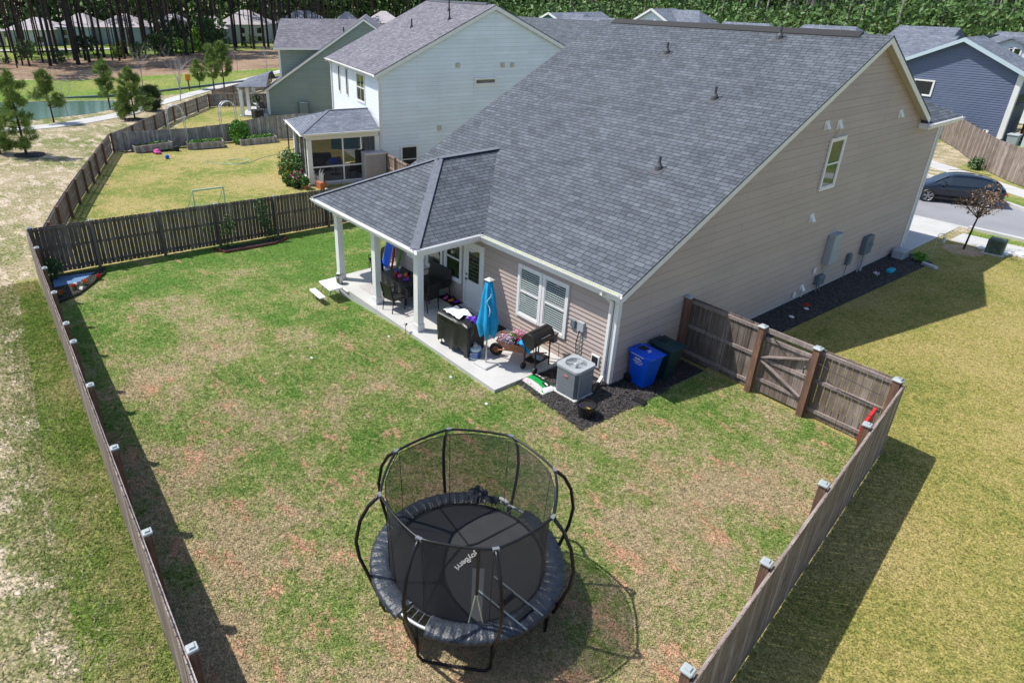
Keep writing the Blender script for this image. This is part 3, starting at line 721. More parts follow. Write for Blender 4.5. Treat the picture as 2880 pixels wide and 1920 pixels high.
# ================================================================ fences
def cap_mesh(w=.132):
    m_ = MB(); m_.rbox((-w/2, -w/2, 0), (w/2, w/2, .035), .012)
    m_.hexa([(-w*.3, -w*.3, .035), (w*.3, -w*.3, .035), (w*.3, w*.3, .035), (-w*.3, w*.3, .035)], [(-w*.22, -w*.22, .06), (w*.22, -w*.22, .06), (w*.22, w*.22, .06), (-w*.22, w*.22, .06)])
    return m_
CAP0 = cap_mesh().build('post_cap', M['capm'], None); CAPM = CAP0.data; bpy.data.objects.remove(CAP0)
def fence(name, label, posts, side, h=1.83, mat='fence', pmat='post', rmat='rail', pw=.09, rails=True, caps=True, cat='fence', gap=.014, group=None, top=.1, skip=(), postside=None, bw=.152, hs=None):
    h_ = h
    """posts: xy; side=+1: rails and posts left of the line, pickets on the right"""
    p0 = posts[0]; root = thing(name, label, cat, (p0[0], p0[1], G(*p0)), 0, group)
    for i in range(len(posts)-1):
        if i in skip: continue
        a, b = Vector(posts[i]), Vector(posts[i+1]); d = b-a; L = d.length; d.normalize(); nrm = Vector((-d.y, d.x))*side
        ha, hb_ = (hs[i], hs[i+1]) if hs else (h, h)
        mb = MB(); k = int(L/bw); w = L/k
        for j in range(k):
            c0 = a+d*(j*w+gap/2); c1 = a+d*((j+1)*w-gap/2); z0 = G(c0.x, c0.y)+.03+random.uniform(0, .025); zt = G(c0.x, c0.y)+ha+(hb_-ha)*j/k+random.uniform(-.006, .006)
            o1 = -nrm*(pw*.5+.038); o2 = -nrm*(pw*.5+.02); wob = random.uniform(-.003, .003)
            lo = [(*(c0+o1), z0), (*(c1+o1), z0), (*(c1+o2), z0), (*(c0+o2), z0)]
            mb.hexa(lo, [(x, y+wob, zt) for x, y, z in lo])
        mb.build('picket_panel', M[mat], root)
        if rails:
            rm = MB() if rails == 'one' else None
            for zz in (.22, h*.55, h-top):
                r_ = rm or MB(); q0 = a-nrm*(pw*.5+.0); q1 = b-nrm*(pw*.5+.0)
                q0 = (q0.x, q0.y, G(*a)+zz); q1 = (q1.x, q1.y, G(*b)+zz)
                r_.beam(q0, q1, .038, .088)
                if rails != 'one': r_.build('rail', M[rmat], root)
            if rm: rm.build('rail', M[rmat], root)
    for i, p in enumerate(posts):
        h = hs[i] if hs else h_
        g = G(*p); mb = MB(); dd = (Vector(posts[min(i+1, len(posts)-1)])-Vector(posts[max(i-1, 0)])).normalized()
        nr = Vector((-dd.y, dd.x))*side*.03; x, y = p[0]+nr.x, p[1]+nr.y
        lo = [(x-pw/2, y-pw/2, g-.1), (x+pw/2, y-pw/2, g-.1), (x+pw/2, y+pw/2, g-.1), (x-pw/2, y+pw/2, g-.1)]
        cs = Vector((x, y, 0)); a_ = math.atan2(dd.y, dd.x)
        lo = [tuple(cs+Matrix.Rotation(a_, 3, 'Z') @ (Vector(q)-cs)) for q in lo]
        mb.hexa(lo, [(q[0], q[1], g+h+.03) for q in lo]); po = mb.build('post', M[pmat], root)
        if caps:
            c = bpy.data.objects.new('post_cap', CAPM); col.objects.link(c); c.parent = po; c.location = Vector((x, y, g+h+.03))-wloc(root); c.rotation_euler = (0, 0, a_)
            c.scale = (pw/.1,)*2+(1,)
    return root
lx = [-17.3, -14.74, -12.51, -10.26, -7.91, -6.73, -4.45, -1.95, .52, 2.89, 5.1, 7.2]
fence('pond_side_fence', 'long weathered fence along the sandy verge with small grey caps on its posts', [LFp(x+17.3) for x in lx], 1, pw=.11)
fence('street_side_fence', 'weathered board fence between the trampoline yard and the yellow-green side lawn', [FR]+[FRp(s) for s in (2.31, 4.73, 7.15, 9.57, 12, 14.2)], -1, pw=.12)
fence('boundary_fence', 'dark weathered board fence with lit gaps, standing behind the back lawn and the red-edged bed', [BKp(s) for s in (0, 2.02, 4.51, 6.85, 9.58, 12.3, 14.8, 17.3, 19.7)], -1, mat='fenceshaded', rmat='fenceshaded', pmat='fenceshaded', gap=.017, pw=.1)
g1 = fence('gate_side_fence', 'dark fence section joining the tan house to the garden gate', [(.12, 2.84), (2.24, 2.84)], -1, pw=.15, mat='fenceshaded', caps=True)
fence('gate_corner_fence', 'weathered fence section between the garden gate and the corner post', [(3.6, 2.84), (5.3, 2.84)], -1, pw=.15)
gt = thing('garden_gate', 'wooden garden gate with K-shaped bracing between two thick posts', 'gate', (2.9, 2.84, 0))
mb = MB(); k = 9; x0, x1 = 2.34, 3.5; w = (x1-x0)/k
for j in range(k): mb.box((x0+j*w+.004, 2.9, .08), (x0+(j+1)*w-.004, 2.918, 1.62))
mb.build('picket_panel', M['fence'], gt)
for z in (.38, 1.52): MB().box((x0, 2.862, z), (x1, 2.899, z+.09)).build('rail', M['rail'], gt)
MB().box((x0, 2.862, .96), (x1, 2.899, 1.05)).build('rail', M['rail'], gt)
for a, b in (((x0+.02, 2.845, 1.06), (x1-.03, 2.845, 1.5)), ((x0+.02, 2.845, .98), (x1-.03, 2.845, .46))): MB().beam(a, b, .035, .09, (0, 1, 0)).build('brace', M['rail'], gt)
MB().tube([(3.42, 2.84, 1.3), (3.42, 2.8, 1.26), (3.42, 2.8, 1.14), (3.42, 2.84, 1.1)], .01).build('handle', M['blackm'], gt)
MB().box((2.3, 2.87, 1.72), (3.54, 2.92, 1.84)).build('header_board', M['rail'], gt)
MB().tube([(2.5, 2.84, 1.7), (2.9, 2.82, 1.45), (3.4, 2.83, 1.56), (4.1, 2.7, 1.5), (5.1, 2.72, 1.42)], .008, 5).build('latch_cord', M['black'], gt)
mb = MB(); p = Vector(FRp(1.15)); q = Vector(FRp(2.1))
for a, b, m_ in ((0, .42, 'red'), (.47, .9, 'red')):
    mb = MB(); mb.beam((p.x-.14+(q.x-p.x)*a, p.y+(q.y-p.y)*a, 1.45), (p.x-.14+(q.x-p.x)*b, p.y+(q.y-p.y)*b, 1.45), .05, .4)
    o = mb.build('level', M['red'], None); tag(o, 'red flat tool hung inside the street-side fence, '+('nearer the corner post' if a == 0 else 'further from the corner post'), 'tool', 'red tools hung on the fence')
# neighbours' fences
outer = [(-17.9, -10.5), (-20.0, -9.86), (-22.2, -9.22), (-24.7, -8.43), (-27.0, -7.69), (-29.2, -6.94), (-31.2, -6.24), (-33.1, -5.58), (-35.9, -4.63), (-39.4, -3.4)]
fence('neighbor_outer_fence', 'brown-posted picket fence on the sandy side of the yard with raised beds', outer, -1, h=1.25, mat='fence', rails='one', caps=False, gap=.03, pw=.12)
outer2 = [(-39.75, -3.2), (-42.6, -1.3), (-44.8, .0), (-46.9, 1.35), (-48.8, 2.6), (-50.6, 3.85), (-52.3, 5.4), (-54.1, 7.0), (-56.0, 8.7)]
fence('sage_yard_outer_fence', 'open picket fence curving beside the path round the sage house yard', outer2, -1, h=1.2, mat='fencegrey', rails='one', caps=False, gap=.05, pw=.12)
fence('raised_bed_fence', 'tall silver-grey board fence directly behind the three raised beds', [(-39.6, -3.3), (-39.9, -1.2), (-40.1, 1.0), (-40.1, 3.2), (-40.0, 5.0), (-39.2, 7.0), (-38.2, 9.2), (-37.2, 11.4)], 1, mat='fencegrey', rails=False, caps=False, gap=.006, hs=[1.25, 1.25, 1.27, 1.3, 1.35, 1.7, 1.85, 1.85])
fence('sage_yard_back_fence', 'grey board fence behind the sage house patio', [(-56.1, 8.75), (-55.2, 10.3), (-54.3, 11.9), (-53.4, 13.4)], -1, h=1.2, mat='fencegrey', rails='one', caps=False, gap=.01)
fence('far_path_fence', 'low dark slatted fence beside the path beyond the sage house yard', [(-58.3, 9.9), (-60.5, 12.8), (-62.8, 15.9), (-65, 18.9)], -1, h=1.2, mat='fence', rails='one', caps=False, gap=.05)
fence('white_house_side_fence', 'short reddish fence running from the corner of the white house', [(-24.0, 8.2), (-22.4, 7.9), (-20.7, 7.6), (-19.2, 7.3)], -1, mat='fence', rails='one', caps=False, h=1.75, gap=.03)
# ================================================================ trampoline
TR = thing('trampoline', 'round black trampoline with tall safety net on the back lawn', 'trampoline', (3.02, -7.09, 0))
RT, RM, RI, ZT, ZP = 1.40, 1.57, 1.27, 2.45, .9
def pc(r, a, z): return (3.02+r*math.cos(R(a)), -7.09+r*math.sin(R(a)), z)
ja = [21.2+45*k for k in range(8)]
# top ring: nearly straight tubes between joints, slightly bowed
M['joint'] = pm('joint_grey', (.2, .21, .23), .5, .3); mb = MB(); P = []
for a in ja:
    for t in np.linspace(0, 1, 7)[:-1]:
        p0 = Vector(pc(RT, a, ZT)); p1 = Vector(pc(RT, a+45, ZT)); p = p0.lerp(p1, t); c = Vector((3.02, -7.09, ZT)); p = c+(p-c)*(1+.035*math.sin(math.pi*t)); P.append(p)
mb.tube(P, .021, 8, closed=True).build('top_ring', M['blackm'], TR, smooth=True)
mb = MB(); mb.tube([pc(RT*.94 if k % 6 else RT*.985, a, ZT-.05) for k, a in [(i*3+j, 21.2+i*45+j*15) for i in range(8) for j in range(3)]], .008, 5, closed=True).build('net_hem', M['black'], TR)
for i, a in enumerate(ja):
    prof = [(1.44, .12), (1.5, .4), (1.62, .8), (1.76, 1.25), (1.8, 1.6), (1.72, 2.0), (1.58, 2.27), (1.4, 2.45)]
    pts = []
    for k in range(len(prof)-1):
        r0, z0 = prof[k]; r1_, z1 = prof[k+1]
        for t in (0, .5):
            pts.append(pc(r0+(r1_-r0)*t, a, z0+(z1-z0)*t))
    pts.append(pc(*[prof[-1][0], a, prof[-1][1]]))
    pts = pts[3:] if i in (0, 1, 2, 3) else pts[2:]
    po = MB().tube(pts, .029, 8).build('pole', M['blackm'], TR, smooth=True)
    j = MB(); d = Vector(pc(1, a+90, 0))-Vector(pc(0, 0, 0)); c = Vector(pc(RT, a, ZT)); j.beam(c-d*.05, c+d*.05, .05, .045); j.beam(c+Vector((0, 0, -.05)), c, .035, .035); j.build('joint', M['joint'], po)
for a in (-68.8, 21.2, 111.2, 201.2):
    pts = [pc(1.5, a, .84), pc(1.46, a, .12), pc(1.44, a+2.5, .045), pc(1.42, a+6, .03)]
    p0 = Vector(pc(1.42, a+6, .03)); p1 = Vector(pc(1.42, a+39, .03)); pts += [tuple(p0.lerp(p1, t)) for t in (.33, .66)]
    pts += [pc(1.42, a+39, .03), pc(1.44, a+42.5, .045), pc(1.46, a+45, .12), pc(1.5, a+45, .84)]
    MB().tube(pts, .024, 8).build('leg', M['blackm'], TR, smooth=True)
MB().tube([pc(1.5, k*7.5, .85) for k in range(48)], .026, 8, closed=True).build('frame_ring', M['galv'], TR, smooth=True)
# jumping mat with seam bands
mb = MB(); mb.lathe([(1.29, -.012), (1.3, 0), (.9, -.006), (.45, -.01), (.001, -.012)], (3.02, -7.09, .868), 64)
jm = mb.build('jump_mat', M['black'] if 0 else pm('jump_mat_fabric', (.02, .022, .027), .75, var=.15, vs=4, bs=.15, bsc=400), TR, smooth=False)
mb = MB(); c = Vector((3.02, -7.09, 0))
def band(pts, w=.035):
    for a, b in zip(pts[:-1], pts[1:]):
        a = Vector((*a, .873)); b = Vector((*b, .873)); t = (b-a).cross(Vector((0, 0, 1))).normalized()*w/2
        mb.add([a-t, b-t, b+t, a+t], [(0, 1, 2, 3)])
band([pc(1.26, a, 0)[:2] for a in range(0, 361, 10)], .05)
cw = pc(.38, 185, 0)[:2]; 
band([pc(1.25, 95, 0)[:2], (2.87, -6.75), (2.78, -7.05), (2.95, -7.5), pc(1.25, 290, 0)[:2]], .03); band([pc(1.25, 165, 0)[:2], (2.82, -6.9)], .03)
mb.build('mat_seam', M['blackm'], jm)
# springs
mb = MB()
for k in range(72):
    a = k*5+2; mb.tube([pc(1.28, a, .868), pc(1.49, a, .86)], .009, 5)
mb.build('spring', M['steel'], TR)
# padding: a puckered ring with two gaps where it has slipped
def pad(a0, a1, name='spring_pad'):
    V = []; F = []; na = int((a1-a0)*1.6); prof = [(1.275, .885), (1.3, .905), (1.36, .915), (1.43, .916), (1.5, .912), (1.56, .9), (1.6, .865), (1.605, .82), (1.59, .8)]
    for i in range(na+1):
        a = a0+(a1-a0)*i/na; ph = a/6.2
        for j, (r, z) in enumerate(prof):
            pk = .006*math.sin(ph*2*math.pi)*(math.sin(math.pi*j/8)**.5)+.004*math.sin(ph*17.3+j)+.005*math.sin(a*.31+j*1.7)
            ed = max(0, 1-min(a-a0, a1-a)/5)*.03*math.sin(j*1.9+a0)
            V.append(pc(r+.006*math.sin(ph*9+j), a, z+pk+ed))
    k = len(prof)
    for i in range(na):
        for j in range(k-1): F.append((i*k+j, i*k+j+1, (i+1)*k+j+1, (i+1)*k+j))
    m_ = MB(); m_.add(V, F); return m_.build(name, PADM, TR, smooth=True)
PADM, n, l, b = nodes('pad_vinyl'); b.inputs['Roughness'].default_value = .3
tc = n.new('ShaderNodeTexCoord').outputs['Object']; f = noise(n, l, tc, 9, 4, .65)
l.new(ramp(n, l, f, ((.3, (.022, .027, .036)), (.7, (.045, .056, .075)))), b.inputs['Base Color']); bump(n, l, b, noise(n, l, tc, 24, 4, .65), .6, .02)
pad(-62, 98); pad(134, 280)
# crumpled end of the pad lying on the far rim
V = []; F = []
for i in range(13):
    for j in range(6):
        a = 118+i*1.9; r = 1.3+j*.066; V.append(pc(r, a, .91+.1*math.sin(i*.55)*math.sin(j*.9+.4)+.03*math.sin(i*2.1+j*1.7)))
for i in range(12):
    for j in range(5): F.append((i*6+j, i*6+j+1, (i+1)*6+j+1, (i+1)*6+j))
m_ = MB(); m_.add(V, F); m_.build('pad_flap', PADM, TR)
MB().tube([pc(1.4, 108, .93), pc(1.45, 113, .97), pc(1.5, 118, .94)], .03, 6).build('foam_strip', M['white'], TR)
# net: cylinder bowing inwards, entrance slit
NETM = net_mat('safety_net', (.02, .022, .026), .66)
V = []; F = []; na = 96; zz = [(.88, 1.27), (1.1, 1.28), (1.5, 1.29), (2.0, 1.3), (2.3, 1.315), (2.41, 1.33)]
for i in range(na+1):
    a = -40+360*i/na
    for z, r in zz:
        ww = .012*math.sin(i*.9+z*2)*(1-(z-.9)/1.6); rr = r+ww-.03*abs(math.sin((a-21.2)*math.pi/45))*(z/2.4); V.append(pc(rr, a, z))
for i in range(na):
    for j in range(5):
        a = -40+360*(i+.5)/na
        if j <= 2 and -37 < a < -28.5: continue
        F.append((i*6+j, i*6+j+1, (i+1)*6+j+1, (i+1)*6+j))
m_ = MB(); m_.add(V, F); net = m_.build('safety_net', NETM, TR, smooth=True)
MB().tube([pc(1.275, -37.5, .9), pc(1.29, -33.5, 1.5)], .011, 5).build('zip_edge', pm('reflective_edge', (.55, .6, .4), .5), net)
MB().tube([pc(1.275, -28, .9), pc(1.29, -33, 1.5)], .011, 5).build('zip_edge', pm('reflective_edge2', (.55, .6, .4), .5), net)
MB().beam(pc(1.3, -33, 1.5), pc(1.31, -33, 2.4), .045, .02).build('net_strap', M['black'], net)
for a in ja: MB().tube([pc(1.29, a, .9), pc(1.3, a, 1.6), pc(1.34, a, 2.4)], .006, 4).build('net_seam', M['black'], net)
# ladder lying against the net
mb = MB()
l0, l1 = Vector((3.62, -7.02, .93)), Vector((4.62, -6.92, .95)); l2, l3 = Vector((3.66, -7.4, .93)), Vector((4.66, -7.28, .95))
ldr = thing('trampoline_ladder', 'small black ladder lying across the edge of the trampoline mat', 'ladder', (4.1, -7.15, .93))
MB().tube([l0, l1], .016, 6).build('rail', M['meter'], ldr); MB().tube([l2, l3], .016, 6).build('rail', M['meter'], ldr)
for t in (.38, .78): MB().beam(l0.lerp(l1, t), l2.lerp(l3, t), .07, .02).build('rung', M['black'], ldr)
def text(body, size, m, parent, mw, name='lettering', ext=.0008):
    """mw: matrix in the parent's frame"""
    cu = bpy.data.curves.new('t', 'FONT'); cu.body = body; cu.size = size; cu.extrude = ext; cu.align_x = 'CENTER'; cu.align_y = 'CENTER'; cu.offset = size*.018
    o = bpy.data.objects.new('t', cu); col.objects.link(o); dg = bpy.context.evaluated_depsgraph_get()
    me = bpy.data.meshes.new_from_object(o.evaluated_get(dg)); bpy.data.objects.remove(o)
    me.transform(mw); me.materials.clear(); me.materials.append(m)
    q = bpy.data.objects.new(name, me); col.objects.link(q); q.parent = parent; return q
WHT = pm('white_print', (.8, .8, .8), .6, var=.02)
J, I_ = Vector(pc(0, 0, 0)), None
d = Vector((3.10-3.04, -7.42-6.86+7.09*0, 0)); d = Vector((.06, -.54, 0)); x_ = d.normalized(); y_ = Vector((0, 0, 1)).cross(x_)
mw = Matrix.Translation((.05, -.05, .876)) @ Matrix(((x_.x, y_.x, 0, 0), (x_.y, y_.y, 0, 0), (0, 0, 1, 0), (0, 0, 0, 1)))
text('JoyBerri', .15, WHT, jm, mw)
# ================================================================ patio
Z = .1
# closed umbrella
U = thing('patio_umbrella', 'closed sky-blue patio umbrella standing on a square base', 'umbrella', (-2.62, -1.95, Z), R(5))
MB().rbox((-.25, -.25, 0), (.25, .25, .06), .02).build('base', M['concrete'], U, world=False)
MB().tube([(0, 0, .05), (0, 0, 2.5)], .022, 8).build('pole', M['steel'], U, world=False)
V = []; F = []; na = 48; pr = [(.03, 2.5), (.1, 2.42), (.13, 2.25), (.17, 2.0), (.19, 1.75), (.235, 1.5), (.28, 1.25), (.25, 1.1), (.2, .98)]
for j, (r, z) in enumerate(pr):
    for i in range(na):
        a = 2*math.pi*i/na; fo = 1+.24*math.sin(a*6+z*1.2)*min(1, j/3)+.08*math.sin(a*13+z*5)
        V.append((r*fo*math.cos(a), r*fo*math.sin(a)*.8, z-(.12*(.5+.5*math.sin(a*6+.6)) if j == len(pr)-1 else 0)))
for j in range(len(pr)-1):
    for i in range(na): F.append((j*na+i, (j+1)*na+i, (j+1)*na+(i+1) % na, j*na+(i+1) % na))
m_ = MB(); m_.add(V, F); can = m_.build('canopy', M['skyblue'], U, world=False, smooth=True)
m_ = MB(); m_.hexa([(-.11, -.1, 2.5), (.11, -.1, 2.5), (.11, .1, 2.5), (-.11, .1, 2.5)], [(-.02, -.02, 2.56), (.02, -.02, 2.56), (.02, .02, 2.56), (-.02, .02, 2.56)]); m_.build('top_cap', M['grey'] if 0 else pm('cream_cloth', (.6, .58, .52), .8), can, world=False)
MB().tube([(.06*math.cos(t*3)+.16, -.14+.02*math.sin(t*5), 2.2-t*.25) for t in np.linspace(0, 3, 10)], .012, 5).build('tie_cord', pm('pale_cord', (.55, .7, .75), .7), can, world=False)
# covered grill
GR = thing('covered_grill', 'barbecue grill under a black cover beside the umbrella', 'grill', (-3.75, -1.98, Z), R(4))
V = []; F = []; na = 56; lv = [1.02, .98, .8, .55, .32, .16]
def rect(t, hx, hy):
    t = t % 1; p = 2*(hx+hy)*2; s = t*4*(hx+hy)
    if s < 2*hx: return (-hx+s, -hy)
    s -= 2*hx
    if s < 2*hy: return (hx, -hy+s)
    s -= 2*hy
    if s < 2*hx: return (hx-s, hy)
    return (-hx, hy-(s-2*hx))
for j, z in enumerate(lv):
    for i in range(na):
        hx, hy = (.63, .3) if j else (.58, .26); x, y = rect(i/na, hx, hy); k = 1+(.045*math.sin(i*.7)+.02*math.sin(i*1.5+j))*(j/5)*1.2
        V.append((x*k, y*k*1.02, z+(.07*math.sin(i*.55)+.04*math.sin(i*1.9) if j == 5 else .012*math.sin(i*.9))))
for j in range(5):
    for i in range(na): F.append((j*na+i, (j+1)*na+i, (j+1)*na+(i+1) % na, j*na+(i+1) % na))
F.append(tuple(range(na-1, -1, -1))); m_ = MB(); m_.add(V, F)
COV = pm('black_cover', (.018, .018, .019), .42, var=.3, vs=5, bs=.5, bsc=14); m_.build('cover', COV, GR, world=False)
for x, y in ((-.5, -.24), (.5, -.24), (-.5, .24), (.5, .24)): MB().tube([(x, y-.02, .045), (x, y+.02, .045)], .045, 10).tube([(x, y, .06), (x, y, .2)], .015).build('caster', M['black'], GR, world=False)
MB().tube([(-.55, -.33, .98), (-.52, -.36, 1.03), (.1, -.36, 1.03), (.13, -.33, .98)], .018, 6).build('handle', M['steel'], GR, world=False)
m_ = MB(); nx_ = 9
V = []; F = []
for i in range(nx_):
    for j in range(7): V.append((-.42+i*.09+.02*math.sin(j*2.), -.26+j*.08+.015*math.sin(i*1.7), 1.05+.05*math.sin(i*.9)*math.sin(j*.8)+.02*math.sin(i*2.3+j)+.02))
F = [(i*7+j, (i+1)*7+j, (i+1)*7+j+1, i*7+j+1) for i in range(nx_-1) for j in range(6)]; m_.add(V, F)
tag(m_.build('cloth', M['white'], None, world=False), 'crumpled white sheet lying on the covered grill', 'cloth').location = (-3.85, -1.93, Z)
m_ = MB(); V = [(-.18+i*.07+.01*math.sin(j), -.16+j*.06, 1.08+.05*math.sin(i*1.9+j*1.1)+.02*math.sin(i*4+j*3)) for i in range(6) for j in range(6)]
m_.add(V, [(i*6+j, (i+1)*6+j, (i+1)*6+j+1, i*6+j+1) for i in range(5) for j in range(5)]); o = tag(m_.build('bag', M['purple'], None), 'crumpled purple bag lying on the covered grill beside the white sheet', 'bag'); o.location = (-3.3, -1.85, Z-.02)
# tub
BU = thing('plastic_tub', 'white lidded tub with a blue label standing under the corner of the grill cover', 'tub', (-3.05, -1.98, Z))
MB().lathe([(.14, 0), (.15, .02), (.155, .3), (.165, .31), (.165, .34), (.15, .345)], (0, 0, 0), 20).build('body', pm('pale_blue_tub', (.5, .62, .65), .4), BU, world=False, smooth=False)
MB().lathe([(.1545, .07), (.159, .26)], (0, 0, 0), 20, cap=False).build('label', pm('blue_label', (.01, .09, .35), .4), BU, world=False)
m_ = MB()
for k in range(7):
    for zz, hh in ((.19, .03), (.12, .025)):
        a = R(-75+k*9); m_.beam((.161*math.cos(a), .161*math.sin(a), zz), (.161*math.cos(a), .161*math.sin(a), zz+hh), .016, .004)
a = R(-90); m_.ball((.157*math.cos(a), .157*math.sin(a), .165), .03, 8, (1, .3, 1)); m_.build('label_print', WHT, BU, world=False)
MB().lathe([(.06, .345), (.065, .4), (.05, .42)], (0, 0, 0), 12).tube([(-.06, 0, .38), (-.06, 0, .47), (.06, 0, .47), (.06, 0, .38)], .012).build('valve_collar', pm('cream', (.6, .6, .55), .5), BU, world=False)
# wheelbarrow
WB = thing('wheelbarrow', 'rusty orange wheelbarrow loaded with flowering plants beside the black smoker', 'wheelbarrow', (-2.35, -1.05, Z), R(35))
m_ = MB(); lo = [(-.32, -.2, .34), (.32, -.24, .34), (.32, .24, .34), (-.32, .2, .34)]; hi = [(-.55, -.3, .6), (.5, -.36, .56), (.5, .36, .56), (-.55, .3, .6)]
m_.add(lo+hi, [(0, 1, 2, 3), (0, 4, 5, 1), (1, 5, 6, 2), (2, 6, 7, 3), (3, 7, 4, 0)]); RUST = pm('rusty_orange', (.42, .16, .08), .55, var=.35, vs=6); m_.build('tray', RUST, WB, world=False)
MB().tube([(x, y, z) for x, y, z in hi], .014, 6, closed=True).build('tray_rim', RUST, WB, world=False)
for s in (-1, 1): MB().tube([(-.6, s*.06, .2), (-.3, s*.16, .3), (.35, s*.26, .36), (.85, s*.3, .5)], .018, 6).build('handle', RUST, WB, world=False)
for s in (-1, 1): MB().tube([(.2, s*.22, .33), (.3, s*.24, .0), (.42, s*.24, .0), (.4, s*.24, .36)], .014, 6).build('leg', RUST, WB, world=False)
wh = MB().lathe([(.1, -.03), (.17, -.045), (.19, -.02), (.19, .02), (.17, .045), (.1, .03), (.1, -.03)], (0, 0, 0), 20, cap=False); wh.v = [Vector((v.x-.6, v.z, v.y+.19)) for v in wh.v]
w_ = wh.build('wheel', M['black'], WB, world=False); hb = MB().lathe([(.1, -.02), (.1, .02)], (0, 0, 0), 14); hb.v = [Vector((v.x-.6, v.z, v.y+.19)) for v in hb.v]; hb.build('rim', RUST, w_, world=False)
MB().tube([(-.62, -.07, .2), (-.85, 0, .14), (-.62, .07, .2)], .014).build('wheel_guard', RUST, WB, world=False)
def leafball(c, r, n, size, seed=0, sq=(1, 1, 1), fill=.5, up=0.):
    """n leaf-like diamond faces spread through an ellipsoid"""
    g = np.random.default_rng(seed); d = g.normal(size=(n, 3)); d /= np.linalg.norm(d, axis=1)[:, None]
    rad = g.uniform(fill, 1, n)**.6; C_ = np.array(c)+d*rad[:, None]*np.array(sq)*r
    u = g.normal(size=(n, 3))+d*.6; u[:, 2] += up; u /= np.linalg.norm(u, axis=1)[:, None]; t = np.cross(u, g.normal(size=(n, 3))); t /= np.linalg.norm(t, axis=1)[:, None]
    s = size*g.uniform(.6, 1.3, n)[:, None]; V = np.stack([C_-u*s, C_+t*s*.45, C_+u*s, C_-t*s*.45], 1).reshape(-1, 3)
    return V, np.arange(4*n).reshape(-1, 4)
def leaves(name, parts, m, parent=None):
    Vs = []; Fs = []; k = 0
    for V, F in parts: Vs.append(V); Fs.append(F+k); k += len(V)
    return fastmesh(name, np.concatenate(Vs), np.concatenate(Fs), m, parent)
def plant(name, label, cat, loc, balls, stem=None, group=None, flowers=None, pot=None):
    """balls: (c, r, n, size, material, squash)"""
    t = thing(name, label, cat, loc, random.uniform(0, 6), group)
    if pot:
        r, h, m = pot; MB().lathe([(r*.75, 0), (r, h), (r*1.08, h), (r*1.08, h-.03), (r*.9, h-.03)][:3]+[(r*.9, h), (r*.88, h-.04), (.001, h-.04)], (0, 0, 0), 16, cap=False).build('pot', M[m], t, world=False)
    for i, (c, r, n_, s, m, sq) in enumerate(balls):
        o = leaves('foliage' if m in ('green', 'green2', 'bush') else 'blossom', [leafball(c, r, n_, s, i+int(abs(loc[0]*37+loc[1]*11)), sq, .2, .5)], M[m], t)
    return t
M['bush'] = pm('dark_bush_leaf', (.05, .12, .035), .6, var=.4, vs=8)
WX, WY = -2.35, -1.05
for (dx, dy, lab, fm, s) in ((-.3, -.12, 'lilac flowering plant at the wheel end of the wheelbarrow', 'lilac', 1), (-.02, .22, 'deep pink flowering plant nearest the wall in the wheelbarrow', 'pink', 1.15), (-.2, .12, 'yellow-green leafy plant in the middle of the wheelbarrow', 'green2', .7)):
    c, s_ = math.cos(R(35)), math.sin(R(35)); x, y = WX+dx*c-dy*s_, WY+dx*s_+dy*c
    t = plant('flowering_plant', lab, 'plant', (x, y, Z+.38), [((0, 0, .14), .17*s, 110, .03, 'green', (1, 1, .8)), ((0, 0, .22), .22*s, 420, .024, fm, (1.1, 1.1, .8))], group='plants in the wheelbarrow', pot=(.1, .15, 'black'))
m_ = MB(); V = [(-.2+i*.06, -.14+j*.07, .03*math.sin(i*1.7+j*2.1)-(.35*max(0, (1-j)*.5) if i > 3 else 0)) for i in range(8) for j in range(5)]
m_.add(V, [(i*5+j, (i+1)*5+j, (i+1)*5+j+1, i*5+j+1) for i in range(7) for j in range(4)]); o = tag(m_.build('towel', M['skyblue'], None), 'blue cloth draped over the edge of the wheelbarrow by the smoker', 'towel'); o.location = (-2.0, -1.12, Z+.64); o.rotation_euler = (0, 0, R(20))
MB_ = MB(); MB_.tube([(0, 0, 0), (.12, .1, .5)], .012); tag(MB_.build('garden_stake', M['brown'], None), 'thin wooden stake sticking up out of the wheelbarrow', 'stake').location = (-2.1, -.75, Z+.5)
# smoker
SM = thing('barrel_smoker', 'black barrel smoker grill on four legs beside the wheelbarrow', 'smoker', (-1.72, -.93, Z), R(8))
m_ = MB(); pr = [(0.0, -.42), (.2, -.42), (.225, -.4), (.225, .4), (.2, .42), (0, .42)]; m_.lathe([(max(r, .001), z) for r, z in pr], (0, 0, 0), 20); m_.v = [Vector((v.x, v.z, v.y+.92)) for v in m_.v]
SMK = pm('smoker_black', (.022, .02, .02), .38, .2, var=.25, vs=6); dr = m_.build('drum', SMK, SM, world=False)
MB().box((-.02, -.36, 1.135), (.03, .36, 1.16)).build('lid_ridge', SMK, dr, world=False); MB().tube([(.22, -.15, 1.0), (.27, -.15, 1.03), (.27, .15, 1.03), (.22, .15, 1.0)], .012).build('handle', M['steel'], dr, world=False)
for x, y in ((-.17, -.3), (.17, -.3), (-.17, .3), (.17, .3)): MB().tube([(x, y, .78), (x*1.1, y, .03)], .02, 6).build('leg', SMK, SM, world=False)
for y in (-.33,):
    for x in (-.19, .2): MB().tube([(x-.03, y, .09), (x+.03, y, .09)], .09, 14).build('wheel', M['black'], SM, world=False)
MB().box((-.2, -.32, .25), (.2, .32, .27)).build('lower_shelf', SMK, SM, world=False); MB().box((-.14, .44, .85), (.2, .64, .88)).box((-.12, .45, .62), (.18, .63, .85)).build('side_box', pm('cardboard_grey', (.12, .1, .1), .6, var=.4, vs=10), SM, world=False)
MB().tube([(.25, .4, .7), (.38, .42, .68), (.4, .44, .3)], .008).build('hook', SMK, SM, world=False)
